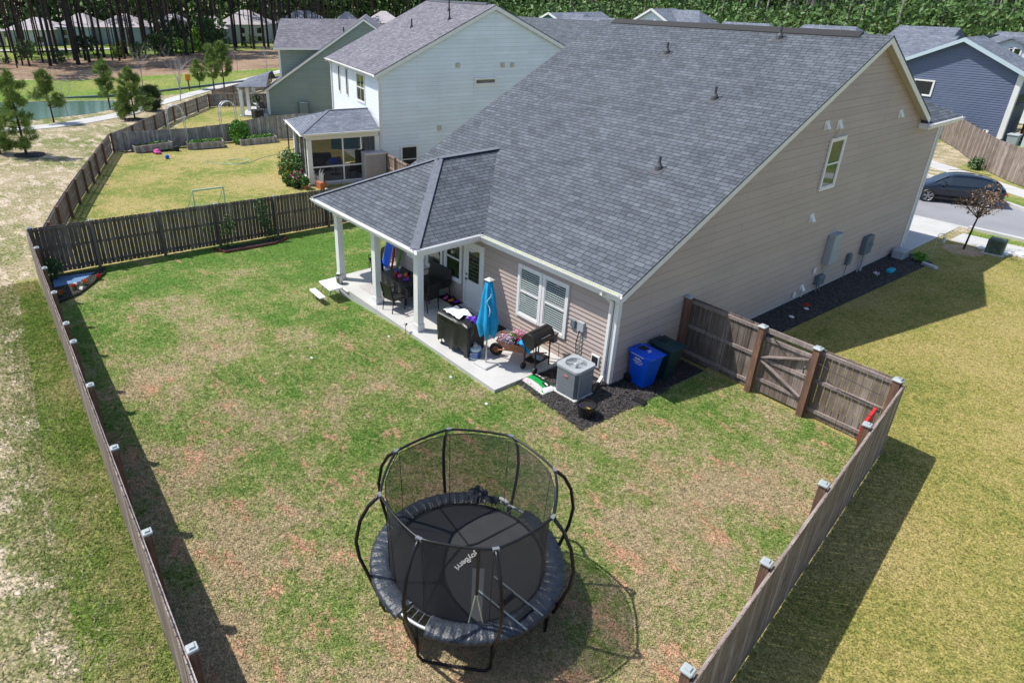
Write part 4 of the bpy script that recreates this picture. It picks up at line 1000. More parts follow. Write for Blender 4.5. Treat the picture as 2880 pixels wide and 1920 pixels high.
o = solo(MB().rbox((-.13, -.1, 0), (.13, .1, .14), .02), 'charcoal_bag', pm('grey_stack', (.3, .3, .31), .7, var=.5, vs=12), 'small grey pack lying on the lower shelf of the smoker', 'bag', (-1.7, -.9, Z+.27), .3)
# air conditioner
AC = thing('air_conditioner', 'grey louvred air-conditioner unit standing on the mulch', 'air conditioner', (-.34, -.93, 0), R(3)); AC.scale = (1.08, 1.08, 1.0)
MB().rbox((-.355, -.355, 0), (.355, .355, .07), .02).build('pad', M['concrete'], AC, world=False)
def rsq(h, r, n_=5):
    pts = []
    for cx_, cy_, a0 in ((h-r, h-r, 0), (-(h-r), h-r, 90), (-(h-r), -(h-r), 180), (h-r, -(h-r), 270)):
        for k in range(n_): a = R(a0+90*k/(n_-1)); pts.append((cx_+r*math.cos(a), cy_+r*math.sin(a)))
    return pts
ACM = pm('ac_grey', (.38, .41, .44), .45, .1, var=.06)
MB().extr(rsq(.315, .08), .08, .8).build('body', pm('ac_core', (.13, .145, .165), .6), AC, world=False)
m_ = MB()
for s in range(4):
    m_.M = Matrix.Rotation(R(90*s), 4, 'Z')
    for k in range(19):
        x = -.243+k*.027; m_.hexa([(x-.009, .315, .1), (x+.009, .315, .1), (x+.005, .333, .1), (x-.005, .333, .1)], [(x-.009, .315, .79), (x+.009, .315, .79), (x+.005, .333, .79), (x-.005, .333, .79)])
    for z in (.25, .45, .65): m_.box((-.25, .316, z), (.25, .325, z+.006))
m_.M = None; m_.build('louvres', ACM, AC, world=False)
m_ = MB(); op = rsq(.345, .1, 6); n_ = len(op); ip = [(.255*math.cos(R(7.5+360*k/n_-7.5)), .255*math.sin(R(360*k/n_))) for k in range(n_)]
m_.add([(x, y, .79) for x, y in op]+[(x, y, .85) for x, y in op]+[(x*.97, y*.97, .87) for x, y in op]+[(x, y, .872) for x, y in ip]+[(x*.98, y*.98, .8) for x, y in ip],
       [(k*n_+i, k*n_+(i+1) % n_, (k+1)*n_+(i+1) % n_, (k+1)*n_+i) for k in range(4) for i in range(n_)]); m_.build('top_cover', ACM, AC, world=False)
m_ = MB()
for r in [.05+.022*k for k in range(10)]: m_.tube([(r*math.cos(R(a)), r*math.sin(R(a)), .868+.02*math.cos(r*5)) for a in range(0, 360, 15)], .0028, 4, closed=True)
for a in range(0, 360, 30): m_.tube([(.04*math.cos(R(a)), .04*math.sin(R(a)), .885), (.25*math.cos(R(a)), .25*math.sin(R(a)), .87)], .004, 4)
gd = m_.build('fan_grille', ACM, AC, world=False); MB().lathe([(.06, .8), (.065, .86), (.04, .88)], (0, 0, 0), 14).build('fan_hub', M['galv'], AC, world=False)
m_ = MB()
for k in range(4):
    m_.M = Matrix.Rotation(R(90*k+20), 4, 'Z'); m_.add([(.06, -.05, .82), (.23, -.09, .815), (.23, .06, .845), (.06, .03, .85)], [(0, 1, 2, 3)])
m_.M = None; m_.build('fan_blade', M['galv'], AC, world=False)
MB().rbox((-.06, -.345, .6), (.06, -.334, .66), .004).build('badge', pm('red_white_badge', (.45, .12, .14), .5), AC, world=False)
MB().box((-.045, -.3465, .637), (.045, -.3452, .642)).build('badge_stripe', WHT, AC, world=False)
# pot, bag, splash block
plant('flower_pot', 'round black pot with pansies and pale stones on the mulch', 'flower pot', (.58, -1.48, .02), [((0, 0, .26), .13, 60, .03, 'green', (1, 1, .3)), ((-.15, .02, .3), .05, 24, .025, 'yellow', (1, 1, .6)), ((.05, .13, .3), .04, 20, .022, 'purple', (1, 1, .6)), ((.03, -.02, .25), .13, 160, .02, 'orange', (1, 1, .25))], pot=(.23, .34, 'black'))
SB = thing('soil_bag', 'green and black bag of garden soil lying at the patio corner', 'bag', (-1.1, -1.42, .03), R(-4)); SB.scale = (1.2, 1.2, 1.0)
V = []; F = []
for i in range(13):
    for j in range(9):
        u, v = i/12*2-1, j/8*2-1; pf = (1-u**4)*(1-v**4); V.append((u*.37*(1-.04*math.sin(v*9)), v*.22, .01+.13*pf+.008*math.sin(i*2.3+j*1.7)*pf))
F = [(i*9+j, (i+1)*9+j, (i+1)*9+j+1, i*9+j+1) for i in range(12) for j in range(8)]; GB = pm('green_bag', (.01, .3, .06), .3, var=.15, vs=8); m_ = MB(); m_.add(V, F); m_.build('body', GB, SB, world=False, smooth=True)
def patch(u0, u1, v0, v1, m, name):
    V = []; 
    for i in range(7):
        for j in range(5):
            u = u0+(u1-u0)*i/6; v = v0+(v1-v0)*j/4; pf = (1-u**4)*(1-v**4); V.append((u*.37, v*.22, .016+.134*pf))
    m_ = MB(); m_.add(V, [(i*5+j, (i+1)*5+j, (i+1)*5+j+1, i*5+j+1) for i in range(6) for j in range(4)]); m_.build(name, m, SB, world=False, smooth=True)
patch(-.8, .3, .15, .8, M['black'], 'label'); patch(.35, .75, -.2, .6, M['dark'], 'label'); patch(-.95, .95, -.98, -.55, pm('bag_print', (.5, .4, .42), .5, var=.6, vs=30), 'label'); patch(.72, 1., -.95, .95, M['white'], 'bag_end')
for k in range(3): patch(-.7+k*.28, -.52+k*.28, .45, .7, WHT, 'label_print')
patch(.45, .68, .02, .2, WHT, 'label_print')
o = solo(MB().rbox((-.18, -.12, 0), (.18, .12, .05), .02).box((-.15, -.09, .05), (.15, -.07, .08)).box((-.15, .07, .05), (.15, .09, .08)), 'splash_block', M['black'], 'black plastic splash block at the edge of the mulch', 'splash block', tuple(at(1797, 1132, 0)), R(8))
# wheeled bins
def bin_(label, loc, mat, rz, text_=None):
    t = thing('wheeled_bin', label, 'wheeled bin', loc, rz, 'wheeled bins beside the tan house')
    m_ = MB(); lo = [(-.25, -.2, .03), (.21, -.2, .03), (.21, .2, .03), (-.25, .2, .03)]; hi = [(-.3, -.27, .93), (.34, -.27, .93), (.34, .27, .93), (-.3, .27, .93)]; m_.hexa(lo, hi)
    m_.rbox((-.32, -.29, .9), (.36, .29, .95), .015); b_ = m_.build('body', mat, t, world=False)
    MB().box((-.2, -.245, .3), (.1, -.2, .62)).build('side_panel', mat, t, world=False) if 0 else None
    m_ = MB(); V = []
    for i in range(9):
        for j in range(7): u, v = i/8*2-1, j/6*2-1; V.append((.03+u*.36, v*.305, .955+.06*(1-u*u*.8)*(1-v*v*.9)))
    m_.add(V, [(i*7+j, (i+1)*7+j, (i+1)*7+j+1, i*7+j+1) for i in range(8) for j in range(6)]); m_.tube([(-.33, -.305, .955), (.39, -.305, .955), (.39, .305, .955), (-.33, .305, .955)], .012, 5, closed=True)
    ld = m_.build('lid', mat, t, world=False)
    MB().tube([(-.36, -.2, .96), (-.4, -.2, .93), (-.4, .2, .93), (-.36, .2, .96)], .014).build('handle', mat, t, world=False)
    MB().box((-.2, -.1, 1.006), (.0, .1, 1.018)).build('lid_grip', M['dark'], ld, world=False)
    for s in (-1, 1):
        w = MB().lathe([(.02, -.03), (.12, -.03), (.12, .03), (.02, .03)], (0, 0, 0), 16); w.v = [Vector((v.x-.27, v.z+s*.25, v.y+.12)) for v in w.v]; w.build('wheel', M['black'], t, world=False)
    return t, b_, ld
bb, bbb, bld = bin_('bright blue wheeled bin with white lettering beside the house corner', (.42, .82, .02), M['blue'], R(-4))
mw = Matrix.Translation((.02, -.262, .78)) @ Matrix.Rotation(R(-4.4), 4, 'Z')*1 if 0 else None
def facing(o, x_, z_):
    x_ = Vector(x_).normalized(); z_ = Vector(z_).normalized(); y_ = z_.cross(x_)
    return Matrix(((x_.x, y_.x, z_.x, o[0]), (x_.y, y_.y, z_.y, o[1]), (x_.z, y_.z, z_.z, o[2]), (0, 0, 0, 1)))
text('NORTH', .085, WHT, bbb, facing((.0, -.263, .73), (1, 0, 0), (0, -1, -.078)))
m_ = MB(); m_.M = facing((.0, -.269, .81), (1, 0, 0), (0, -1, -.078))
m_.add([(-.12, 0, 0), (-.07, .035, 0), (-.03, .01, 0), (.02, .05, 0), (.06, .015, 0), (.12, 0, 0), (.12, -.012, 0), (-.12, -.012, 0)], [tuple(range(8))]); m_.M = None
m_.build('mountain_logo', WHT, bbb, world=False)
MB().box((-.1, -.2645, .665), (.1, -.258, .675)).build('lettering', WHT, bbb, world=False)
m_ = MB(); m_.box((.08, -.06, 1.02), (.11, .06, 1.024)).box((.13, -.09, 1.014), (.15, .02, 1.018)).build('lettering', WHT, bld, world=False)
MB().box((-.22, -.31, .925), (.2, -.3065, .94)).build('lid_stripe', WHT, bbb, world=False); MB().box((.362, -.2, .915), (.366, -.05, .93)).build('lid_stripe', WHT, bbb, world=False)
bin_('dark green wheeled bin behind the blue one, against the fence', (.46, 1.62, .02), pm('bin_green', (.008, .045, .05), .45, var=.1), R(-2))
# picnic table for children
x, y = -9.5, -3.02; PT = thing('childrens_picnic_table', 'small white folding picnic table with two benches on the grass', 'picnic table', (x, y, G(x, y)), R(-3))
PT.scale = (1, 1, 1)
m_ = MB().rbox((-.46, -.24, .48), (.46, .24, .52), .02); m_.build('tabletop', M['white'], PT, world=False)
for s in (-1, 1): MB().rbox((-.44, s*.5-.11, .28), (.44, s*.5+.11, .315), .02).build('bench', M['white'], PT, world=False)
for xx in (-.32, .32):
    MB().tube([(xx, -.5, .28), (xx, -.52, .02), (xx, -.3, .02), (xx, -.12, .48)], .014, 6).tube([(xx, .5, .28), (xx, .52, .02), (xx, .3, .02), (xx, .12, .48)], .014, 6).build('leg', M['meter'], PT, world=False)
# rug, mats, shoes
def rugm():
    m, n, l, b = nodes('patterned_rug'); o_ = n.new('ShaderNodeTexCoord').outputs['Object']; v = n.new('ShaderNodeTexVoronoi'); v.feature = 'DISTANCE_TO_EDGE'; v.inputs['Scale'].default_value = 7; l.new(o_, v.inputs['Vector'])
    w = n.new('ShaderNodeTexWave'); w.inputs['Scale'].default_value = 5; w.inputs['Distortion'].default_value = 12; l.new(o_, w.inputs['Vector'])
    f = math_(n, l, 'MULTIPLY', v.outputs[0], w.outputs['Fac'] if 'Fac' in w.outputs else w.outputs[1])
    l.new(ramp(n, l, f, ((.02, (.55, .52, .5)), (.06, (.1, .1, .13)), (.12, (.5, .48, .47)))), b.inputs['Base Color']); b.inputs['Roughness'].default_value = .95; return m
solo(MB().box((-1.45, -.9, 0), (1.45, .9, .012)), 'rug', rugm(), 'grey and cream patterned outdoor rug under the dining table', 'rug', (-7.7, -1.25, Z+.002), R(0))
solo(MB().box((-.5, -.22, 0), (.5, .22, .012)), 'door_mat', pm('grey_mat', (.14, .15, .15), .95, var=.5, vs=14), 'grey door mat in front of the white back door', 'door mat', (-5.5, -.5, Z+.002))
solo(MB().box((-.35, -.2, 0), (.35, .2, .012)), 'door_mat', M['black'], 'small black mat against the tan wall behind the umbrella', 'door mat', (-4.2, -.3, Z+.002))
tr_ = solo(MB().box((-.42, -.2, 0), (.42, .2, .015)).box((-.42, -.2, .015), (-.4, .2, .03)).box((.4, -.2, .015), (.42, .2, .03)), 'shoe_tray', M['blackm'], 'black shoe tray left of the back door', 'tray', (-6.45, -.27, Z+.002))
for i, (dx, dy, m, lab) in enumerate(((-.3, .05, 'black', 'black shoe at the far left of the shoe tray'), (-.14, -.08, 'pink', 'pink shoe at the front of the shoe tray'), (.02, .08, 'black', 'black shoe at the wall side of the shoe tray'), (.12, -.06, 'orange', 'tan leather shoe in the middle of the shoe tray'), (.3, .02, 'purple', 'purple shoe at the door end of the shoe tray'))):
    m_ = MB(); m_.ball((0, 0, .04), .06, 10, (.85, 1.9, .7)); m_.ball((0, .05, .075), .045, 8, (.9, 1.1, .8)); solo(m_, 'shoe', M[m], lab, 'shoe', (-6.45+dx, -.27+dy, Z+.018), random.uniform(-.5, .5), 'shoes on the tray')
# dining set
DT = thing('dining_table', 'patio dining table covered with a black cloth under the porch', 'table', (-7.55, -1.35, Z))
MB().box((-.72, -.42, .7), (.72, .42, .725)).build('tabletop', M['blackm'], DT, world=False)
for a in (-.6, .6):
    for b_ in (-.34, .34): MB().box((a-.025, b_-.025, 0), (a+.025, b_+.025, .7)).build('leg', M['blackm'], DT, world=False)
V = []; F = []; na = 48
for j, (s, z) in enumerate(((0, .735), (1, .735), (1.03, .72), (1.06, .6), (1.07, .45), (1.08, .36))):
    for i in range(na):
        xx, yy = rect(i/na, .74, .44); k = s*(1+(.03*math.sin(i*1.6) if j > 2 else 0)); V.append((xx*k, yy*k, z+(.03*math.sin(i*.8) if j == 5 else 0)))
F = [(j*na+i, (j+1)*na+i, (j+1)*na+(i+1) % na, j*na+(i+1) % na) for j in range(5) for i in range(na)]; m_ = MB(); m_.add(V, F)
tag(m_.build('tablecloth', COV, None, world=False), 'shiny black cloth draped over the porch dining table', 'tablecloth').location = (-7.55, -1.35, Z)
for i, (dx, dy, r, h, m, nm, lab) in enumerate(((-.35, -.05, .06, .13, 'blue', 'pitcher', 'blue pitcher on the black tablecloth'), (-.18, -.2, .05, .14, 'red', 'jar', 'red jar on the black tablecloth'), (.0, -.15, .075, .09, 'pink', 'bowl', 'pink bowl on the black tablecloth'), (.05, .05, .06, .1, 'orange', 'jar', 'orange jar on the black tablecloth'), (.2, .0, .07, .07, 'red', 'bowl', 'red bowl beside the purple one on the tablecloth'), (.34, -.12, .1, .07, 'purple', 'bowl', 'purple dish at the end of the tablecloth'), (-.45, .15, .05, .16, 'steel', 'bottle', 'silver bottle at the far end of the tablecloth'), (-.05, .22, .06, .12, 'black', 'mug', 'dark mug on the wall side of the tablecloth'))):
    m_ = MB().lathe([(r*.7, 0), (r, h*.5), (r*.9, h), (r*.75, h), (r*.7, h*.8), (.001, h*.7)], (0, 0, 0), 14, cap=False); solo(m_, nm, M[m], lab, nm, (-7.55+dx, -1.35+dy, Z+.736), 0, 'things on the dining table', True)
def chair(label, x, y, rz, w=.5):
    t = thing('patio_chair' if w < .8 else 'patio_loveseat', label, 'chair' if w < .8 else 'loveseat', (x, y, Z+.012), rz, 'black patio seats round the dining table')
    MB().rbox((-w/2, -.24, .4), (w/2, .24, .45), .015).build('seat', M['black'], t, world=False)
    m_ = MB(); m_.hexa([(-w/2+.02, -.24, .45), (w/2-.02, -.24, .45), (w/2-.02, -.21, .45), (-w/2+.02, -.21, .45)], [(-w/2+.02, -.34, .95), (w/2-.02, -.34, .95), (w/2-.02, -.31, .95), (-w/2+.02, -.31, .95)]); m_.build('backrest', M['black'], t, world=False)
    for s in (-1, 1):
        MB().tube([(s*w/2, .22, 0), (s*w/2, .22, .62), (s*w/2, -.26, .64), (s*w/2, -.25, .45)], .017, 6).build('armrest', M['blackm'], t, world=False)
        MB().tube([(s*(w/2-.02), -.22, .42), (s*(w/2-.02), -.28, 0)], .017, 6).build('leg', M['blackm'], t, world=False)
        MB().tube([(s*(w/2-.02), -.23, .42), (s*(w/2-.02), -.35, .97)], .017, 6).build('back_post', M['blackm'], t, world=False)
    return t
chair('black patio chair at the lawn side of the dining table, nearest the porch corner column', -6.95, -2.12, R(8)); chair('black patio chair at the far end of the dining table, behind the middle column', -8.75, -1.45, R(-85))
chair('black patio chair at the door end of the dining table', -6.35, -1.25, R(95)); chair('black loveseat against the tan wall under the porch windows', -7.2, -.42, R(180), 1.2)
AD = chair('dark slatted garden chair standing beyond the far end of the patio', -11.3, -.1, R(120)); AD['group'] = ''; del AD['group']; AD.location.z = G(-11.3, -.1)
t = thing('lounge_chair', 'folded blue lounge chair leaning on the tan wall at the far end of the porch', 'lounge chair', (-10.05, -.38, Z), R(0))
MB().hexa([(-.22, -.15, .05), (.22, -.15, .05), (.22, -.11, .05), (-.22, -.11, .05)], [(-.22, .2, 1.2), (.22, .2, 1.2), (.22, .24, 1.2), (-.22, .24, 1.2)]).build('seat', M['blue'], t, world=False)
MB().rbox((-.2, .08, .98), (.2, .2, 1.2), .04).build('headrest', M['blue'], t, world=False)
MB().tube([(-.24, -.16, 0), (-.24, .22, 1.32), (.24, .22, 1.32), (.24, -.16, 0)], .014, 6).build('frame', M['galv'], t, world=False)
solo(MB().tube([(0, 0, 0), (.03, .12, .5), (0, .2, 1.0)], [.05, .05, .035], 8), 'pool_noodle', M['green2'], 'bright green pool noodle leaning beside the blue lounge chair', 'pool noodle', (-9.62, -.3, Z), 0, smooth=True)
solo(MB().tube([(0, 0, 0), (.0, .1, .5), (0, .14, .8)], [.03, .05, .03], 8), 'beach_bag', M['red'], 'red rolled towel leaning beside the blue lounge chair', 'towel', (-9.78, -.42, Z), 0, smooth=True)
RK = thing('hanging_rack', 'black wall rack with hooks and small things beside the lounge chair', 'rack', (-9.7, -.02, 1.4)); MB().box((-.4, -.03, -.02), (.4, 0, .02)).build('bar', M['blackm'], RK, world=False)
for k in range(6): MB().tube([(-.35+k*.14, -.03, 0), (-.35+k*.14, -.08, -.05), (-.33+k*.14, -.07, -.3-.1*(k % 3))], .012).build('hook', M['blackm'], RK, world=False)
solo(MB().box((-.13, -.01, -.1), (.13, 0, .1)), 'wall_sign', M['white'], 'small white sign on the tan wall above the blue lounge chair', 'sign', (-10.0, -.016, 1.75))
plant('planter', 'steel planter beside the far porch column', 'planter', (-9.75, -2.55, Z), [((0, 0, .3), .1, 30, .03, 'bush', (1, 1, .3))], pot=(.13, .3, 'steel'))
solo(MB().tube([(0, 0, 0), (0, 0, .3)], .01).lathe([(.03, .3), (.06, .34), (.01, .37)], (0, 0, 0), 8), 'garden_light', M['blackm'], 'little black solar light on the patio edge by the corner column', 'garden light', (-5.45, -2.68, .02))
# ================================================================ beds in the yard
bedp = [(-17.15, -10.55), (-14.2, -10.7), (-14.75, -9.9), (-15.6, -9.3), (-16.5, -8.75), (-17.25, -8.6)]
sheet('flower_bed', bedp, M['mulch'], .02)
m_ = MB(); 
for a, b_ in zip(bedp[1:5], bedp[2:6]): m_.beam((*a, G(*a)+.05), (*b_, G(*b_)+.05), .03, .1)
tag(m_.build('bed_edging', M['black'], None), 'black plastic edging round the corner flower bed', 'edging')
m_ = MB(); m_.add([(x, y, G(x, y)+.03) for x, y in ((-17.0, -10.4), (-15.9, -10.5), (-16.1, -9.6), (-16.9, -9.0))], [(0, 1, 2, 3)]); tag(m_.build('landscape_cloth', pm('blue_cloth', (.13, .25, .45), .8), None), 'blue-grey sheet laid on the corner flower bed', 'sheet')
for i, (x, y, m, lab) in enumerate(((-15.95, -9.05, 'red', 'red flower nearest the boundary fence in the corner bed'), (-15.65, -9.55, 'orange', 'orange flower in the middle of the corner bed'), (-15.35, -9.95, 'red', 'red flower at the lawn side of the corner bed'), (-14.9, -10.45, 'orange', 'orange flower in the shade by the pond-side fence'))):
    plant('flower', lab, 'flower', (x, y, G(x, y)+.02), [((0, 0, .08), .1, 40, .04, 'green', (1, 1, .6)), ((0, 0, .16), .11, 60, .04, m, (1, 1, .7))], group='flowers in the corner bed')
for i, (x, y) in enumerate(((-15.75, -9.85), (-15.2, -9.75))): solo(MB().ball((0, 0, .05), .1, 8, (1.4, .8, .6), .2), 'garden_stone', M['concrete'], ('pale stone by the blue sheet in the corner bed', 'pale stone beside the red flower at the lawn side of the corner bed')[i], 'stone', (x, y, G(x, y)+.02))
plant('shrub', 'dark little shrub in the fence corner of the flower bed', 'shrub', (-16.9, -10.35, G(-16.9, -10.3)), [((0, 0, .4), .4, 500, .06, 'bush', (1, 1, 1))])
b2 = [(-17.55, -4.35), (-16.75, -4.1), (-16.8, -3.0), (-16.9, -1.9), (-17.5, -1.0), (-17.95, -1.1)]
sheet('fence_bed', [(-17.55, -4.35), (-16.75, -4.1), (-16.9, -1.9), (-17.5, -1.0), (-17.95, -1.1)], M['mulch'], .02)
m_ = MB()
for a, b_ in zip(b2[:-1], b2[1:]): m_.beam((*a, G(*a)+.06), (*b_, G(*b_)+.06), .03, .12)
tag(m_.build('bed_edging', pm('maroon_edging', (.16, .05, .05), .6), None), 'dark red edging round the bed under the boundary fence', 'edging')
def vine(label, x, y, n_, h):
    t = thing('climbing_vine', label, 'vine', (x, y, G(x, y)), 0, 'vines on the boundary fence'); m_ = MB(); P = []
    for k in range(5):
        p = Vector((0, 0, 0)); pts = [p.copy()]; d = random.uniform(-.5, .5)
        for s in range(6): p = p+Vector((random.uniform(-.02, .02), d*.25+random.uniform(-.15, .15), h/6)); pts.append(p.copy()); P.append(p.copy())
        m_.tube(pts, .008, 4)
    m_.build('stem', M['brown'], t, world=False)
    leaves('foliage', [leafball(tuple(random.choice(P)), .28, n_//8, .05, k, (.35, 1, .8)) for k in range(8)], M['bush'], t)
vine('leafy vine climbing the boundary fence at the near end of the red-edged bed', -17.45, -3.7, 500, 1.5); vine('leafy vine climbing the boundary fence at the far end of the red-edged bed', -17.75, -1.6, 700, 1.75)
for i, (x, y, m) in enumerate(((.55, 4.9, 'red'), (.6, 8.9, 'red'), (.7, 13.6, 'lilac'))):
    plant('flower', ('red flower on the side mulch nearest the gate', 'bright red flower on the side mulch below the grey boxes', 'pale flower on the side mulch near the street')[i], 'flower', (x, y, .02), [((0, 0, .06), .1, 40, .04, 'green', (1, 1, .6)), ((0, 0, .13), .1, 60, .035, m, (1, 1, .7))], group='flowers on the side mulch')
for i, (u, v, lab) in enumerate(((2267, 870, 'small white stone on the side mulch near the gate'), (2225, 893, 'small white stone on the side mulch nearest the gate'),)):
    solo(MB().ball((0, 0, .03), .07, 8, (1.3, .8, .5), .2), 'garden_stone', M['white'], lab, 'stone', tuple(at(u, v, .02)))
solo(MB().rbox((-.2, -.3, 0), (.2, .3, .3), .02), 'cable_box', M['boxgrey'], 'grey box standing on the mulch by the front corner of the tan house', 'utility box', (.35, 16.5, .02)); 
solo(MB().rbox((-.1, -.2, 0), (.1, .2, .1), .03), 'hose_box', M['teal'], 'little teal box lying on the side mulch', 'box', (.8, 14.6, .02))
solo(MB().tube([(0, 0, 0), (0, 0, 1.0), (.05, 0, 1.08), (.16, 0, 1.1), (.22, 0, 1.02)], .012, 6).lathe([(.05, .75), (.06, .8), (.05, .97)], (.22, 0, 0), 10), 'shepherd_hook', M['galv'], 'curved metal hook with a hanging lantern at the driveway corner', 'garden hook', (1.15, 17.2, 0))
plant('shrub', 'lime-green plant at the front corner of the side mulch', 'shrub', (.95, 16.7, .02), [((0, 0, .15), .25, 260, .07, 'green2', (1, 1, .7))])
solo(MB().rbox((-.3, -.08, 0), (.3, .08, .1), .03), 'downspout_block', M['galv'], 'grey splash block on the side mulch near the driveway', 'splash block', (1.45, 16.3, .02), R(-20))
for i, (u, v) in enumerate(((1094, 948), (1368, 1137), (1268, 1062), (877, 1008))):
    solo(MB().ball((0, 0, .02), .045, 8, (1.2, .9, .5), .15), 'litter', pm('pale_mint', (.6, .75, .7), .5), ('pale green scrap on the lawn beside the porch column', 'pale green scrap on the lawn below the patio corner', 'white scrap on the lawn beside the patio', 'white scrap in the middle of the lawn')[i], 'litter', tuple(at(u, v)), 0)
# ================================================================ the white house next door
def gable_house(name, label, loc, rz, y1, xl, ze, ridge_y, zr_, wall, roof, o=.35, lap=.127):
    """local frame: gable end in the plane x=0 facing +x, rear eave along y=0, ridge along x"""
    t = thing(name, label, 'house', loc, rz); m_ = MB(); sl = (zr_-ze)/ridge_y; ze2 = zr_-sl*(y1-ridge_y)
    lap_wall(m_, (0, 0, 0), (0, 1, 0), (1, 0, 0), [(0, 0), (y1, 0), (y1, ze2-.1), (ridge_y, zr_-.1), (0, ze-.1)], lap)
    lap_wall(m_, (xl, 0, 0), (1, 0, 0), (0, -1, 0), [(0, 0), (-xl, 0), (-xl, ze-.1), (0, ze-.1)], lap)
    lap_wall(m_, (xl, y1, 0), (1, 0, 0), (0, 1, 0), [(0, 0), (-xl, 0), (-xl, ze2-.1), (0, ze2-.1)], 1)
    lap_wall(m_, (xl, 0, 0), (0, 1, 0), (-1, 0, 0), [(0, 0), (y1, 0), (y1, ze2-.1), (ridge_y, zr_-.1), (0, ze-.1)], 1)
    m_.build('wall', wall, t); m_ = MB(); zo = ze-sl*o; zo2 = ze2-sl*o; e = .2
    slab(m_, [(xl-e, -o, zo), (e, -o, zo), (e, ridge_y, zr_), (xl-e, ridge_y, zr_)], .06); slab(m_, [(xl-e, y1+o, zo2), (e, y1+o, zo2), (e, ridge_y, zr_), (xl-e, ridge_y, zr_)], .06)
    r_ = m_.build('roof', roof, t)
    for xx in (e-.03, xl-e):
        for a, b_ in (((-o, zo), (ridge_y, zr_)), ((y1+o, zo2), (ridge_y, zr_))):
            m_ = MB(); lo = [(xx, a[0], a[1]-.27), (xx+.028, a[0], a[1]-.27), (xx+.028, b_[0], b_[1]-.27), (xx, b_[0], b_[1]-.27)]; m_.hexa(lo, [(p, q, r+.208) for p, q, r in lo]); m_.build('rake_board', M['trim'], t)
    gutter(t, (xl-e, -o, zo-.02), (e, -o, zo-.02), (0, -1, 0))
    return t, r_
def frame_of(t):
    c, s_ = math.cos(t.rotation_euler.z), math.sin(t.rotation_euler.z); o = t.location
    return lambda x, y, z=0: Vector((o.x+c*x-s_*y, o.y+s_*x+c*y, o.z+z))
WRZ = R(-13); MB.LOCAL = True
WHs, wr = gable_house('white_house', 'two-storey white house with grey roof right behind the tan house', (-24.74, 8.41, -1.12), WRZ, 14.4, -10.3, 6.15, 7.2, 9.55, M['whites'], M['roof2'])
m_ = MB(); m_.box((-.09, -.042, 0), (.042, .1, 6.0)); m_.build('corner_board', M['trim'], WHs); MB().box((-10.33, -.042, 0), (-10.2, -.0, 5.95)).build('corner_board', M['trim'], WHs)
m_ = MB().box((.035, -.1, .2), (.12, -.02, 5.6)); m_.beam((.07, -.07, 5.58), (.05, -.34, 5.95), .08, .08); m_.build('downspout', M['trim'], WHs)
m_ = MB().box((-10.3, -.12, .2), (-10.2, -.035, 5.6)); m_.beam((-10.25, -.07, 5.58), (-10.25, -.34, 5.95), .08, .08); m_.build('downspout', M['trim'], WHs)
window(WHs, (.035, 6.0, 5.1), (0, 1, 0), (1, 0, 0), 1.5, .44, meet=False); window(WHs, (.035, 1.2, .2), (0, 1, 0), (1, 0, 0), 1.15, 1.68, glass='dark')
for yy, z in ((4.89, 6.3), (7.88, 6.22), (8.54, 6.2), (3.74, 2.75)): MB().rbox((.01, yy-.14, z-.14), (.06, yy+.14, z+.14), .01).rbox((.05, yy-.09, z-.09), (.11, yy+.09, z+.09), .02).build('vent_cover', M['soffit'], WHs)
window(WHs, (-4.35, -.02, 3.95), UX, NY, 1.7, 1.75, mull=1, glass='glassg'); window(WHs, (-6.75, -.02, 3.95), UX, NY, .5, 1.75, meet=False, cas=.05, glass='dark'); window(WHs, (-8.6, -.02, 3.95), UX, NY, .5, 1.75, meet=False, cas=.05, glass='dark')
wf = frame_of(WHs); sl = (9.55-6.15)/7.2
def onroof(u, v):
    c, s_ = math.cos(WRZ), math.sin(WRZ); d_ = ray(u, v); ld = Vector((c*d_.x+s_*d_.y, -s_*d_.x+c*d_.y, d_.z)); o = CAM-WHs.location; lo_ = Vector((c*o.x+s_*o.y, -s_*o.x+c*o.y, o.z)); n_ = Vector((0, -sl, 1))
    return lo_+ld*((Vector((0, 0, 6.15))-lo_).dot(n_)/ld.dot(n_))
for (u, v, w_) in ((1263, 30, .7), (1264, 55, .5), (1158, 77, .5)):
    p = onroof(u, v); MB().tube([p, p+Vector((0, 0, w_))], .045, 8).lathe([(.14, -.05), (.07, .12)], p, 8).build('vent_pipe', M['dark'], wr)
MB().box((-9.6, 7.05, 9.5), (-.8, 7.3, 9.62)).build('ridge_vent', M['cap'], wr)
# its screened porch
PO = thing('screened_porch', 'screened back porch with hipped grey roof attached to the white house', 'porch', (-25.64, 4.13, -1.12), R(-15))
pf = frame_of(PO); xl, yr = -4.3, 4.15
MB().box((xl, -.1, -.2), (.1, yr, .12)).build('floor', M['concrete'], PO)
zt = 3.05; zr2 = 3.85; q = [(xl-.35, -.4, zt), (.4, -.4, zt), (.4, yr, zt), (xl-.35, yr, zt)]; rx_ = (xl+.05)/2; ra = (rx_, 1.75, zr2); rb = (rx_, yr, zr2)
m_ = MB(); slab(m_, [q[0], q[1], ra], .05); slab(m_, [q[1], q[2], rb, ra], .05); slab(m_, [q[3], q[0], ra, rb], .05); pr_ = m_.build('roof', M['roof3'], PO)
m_ = MB(); m_.beam(q[1], ra, .2, .04).beam(q[0], ra, .2, .04).beam(ra, rb, .2, .04); m_.build('hip_cap', M['cap'], pr_)
gutter(PO, (.4, -.4, zt-.01), (.4, yr, zt-.01), (1, 0, 0)); gutter(PO, (xl-.35, -.4, zt-.01), (.4, -.4, zt-.01), (0, -1, 0))
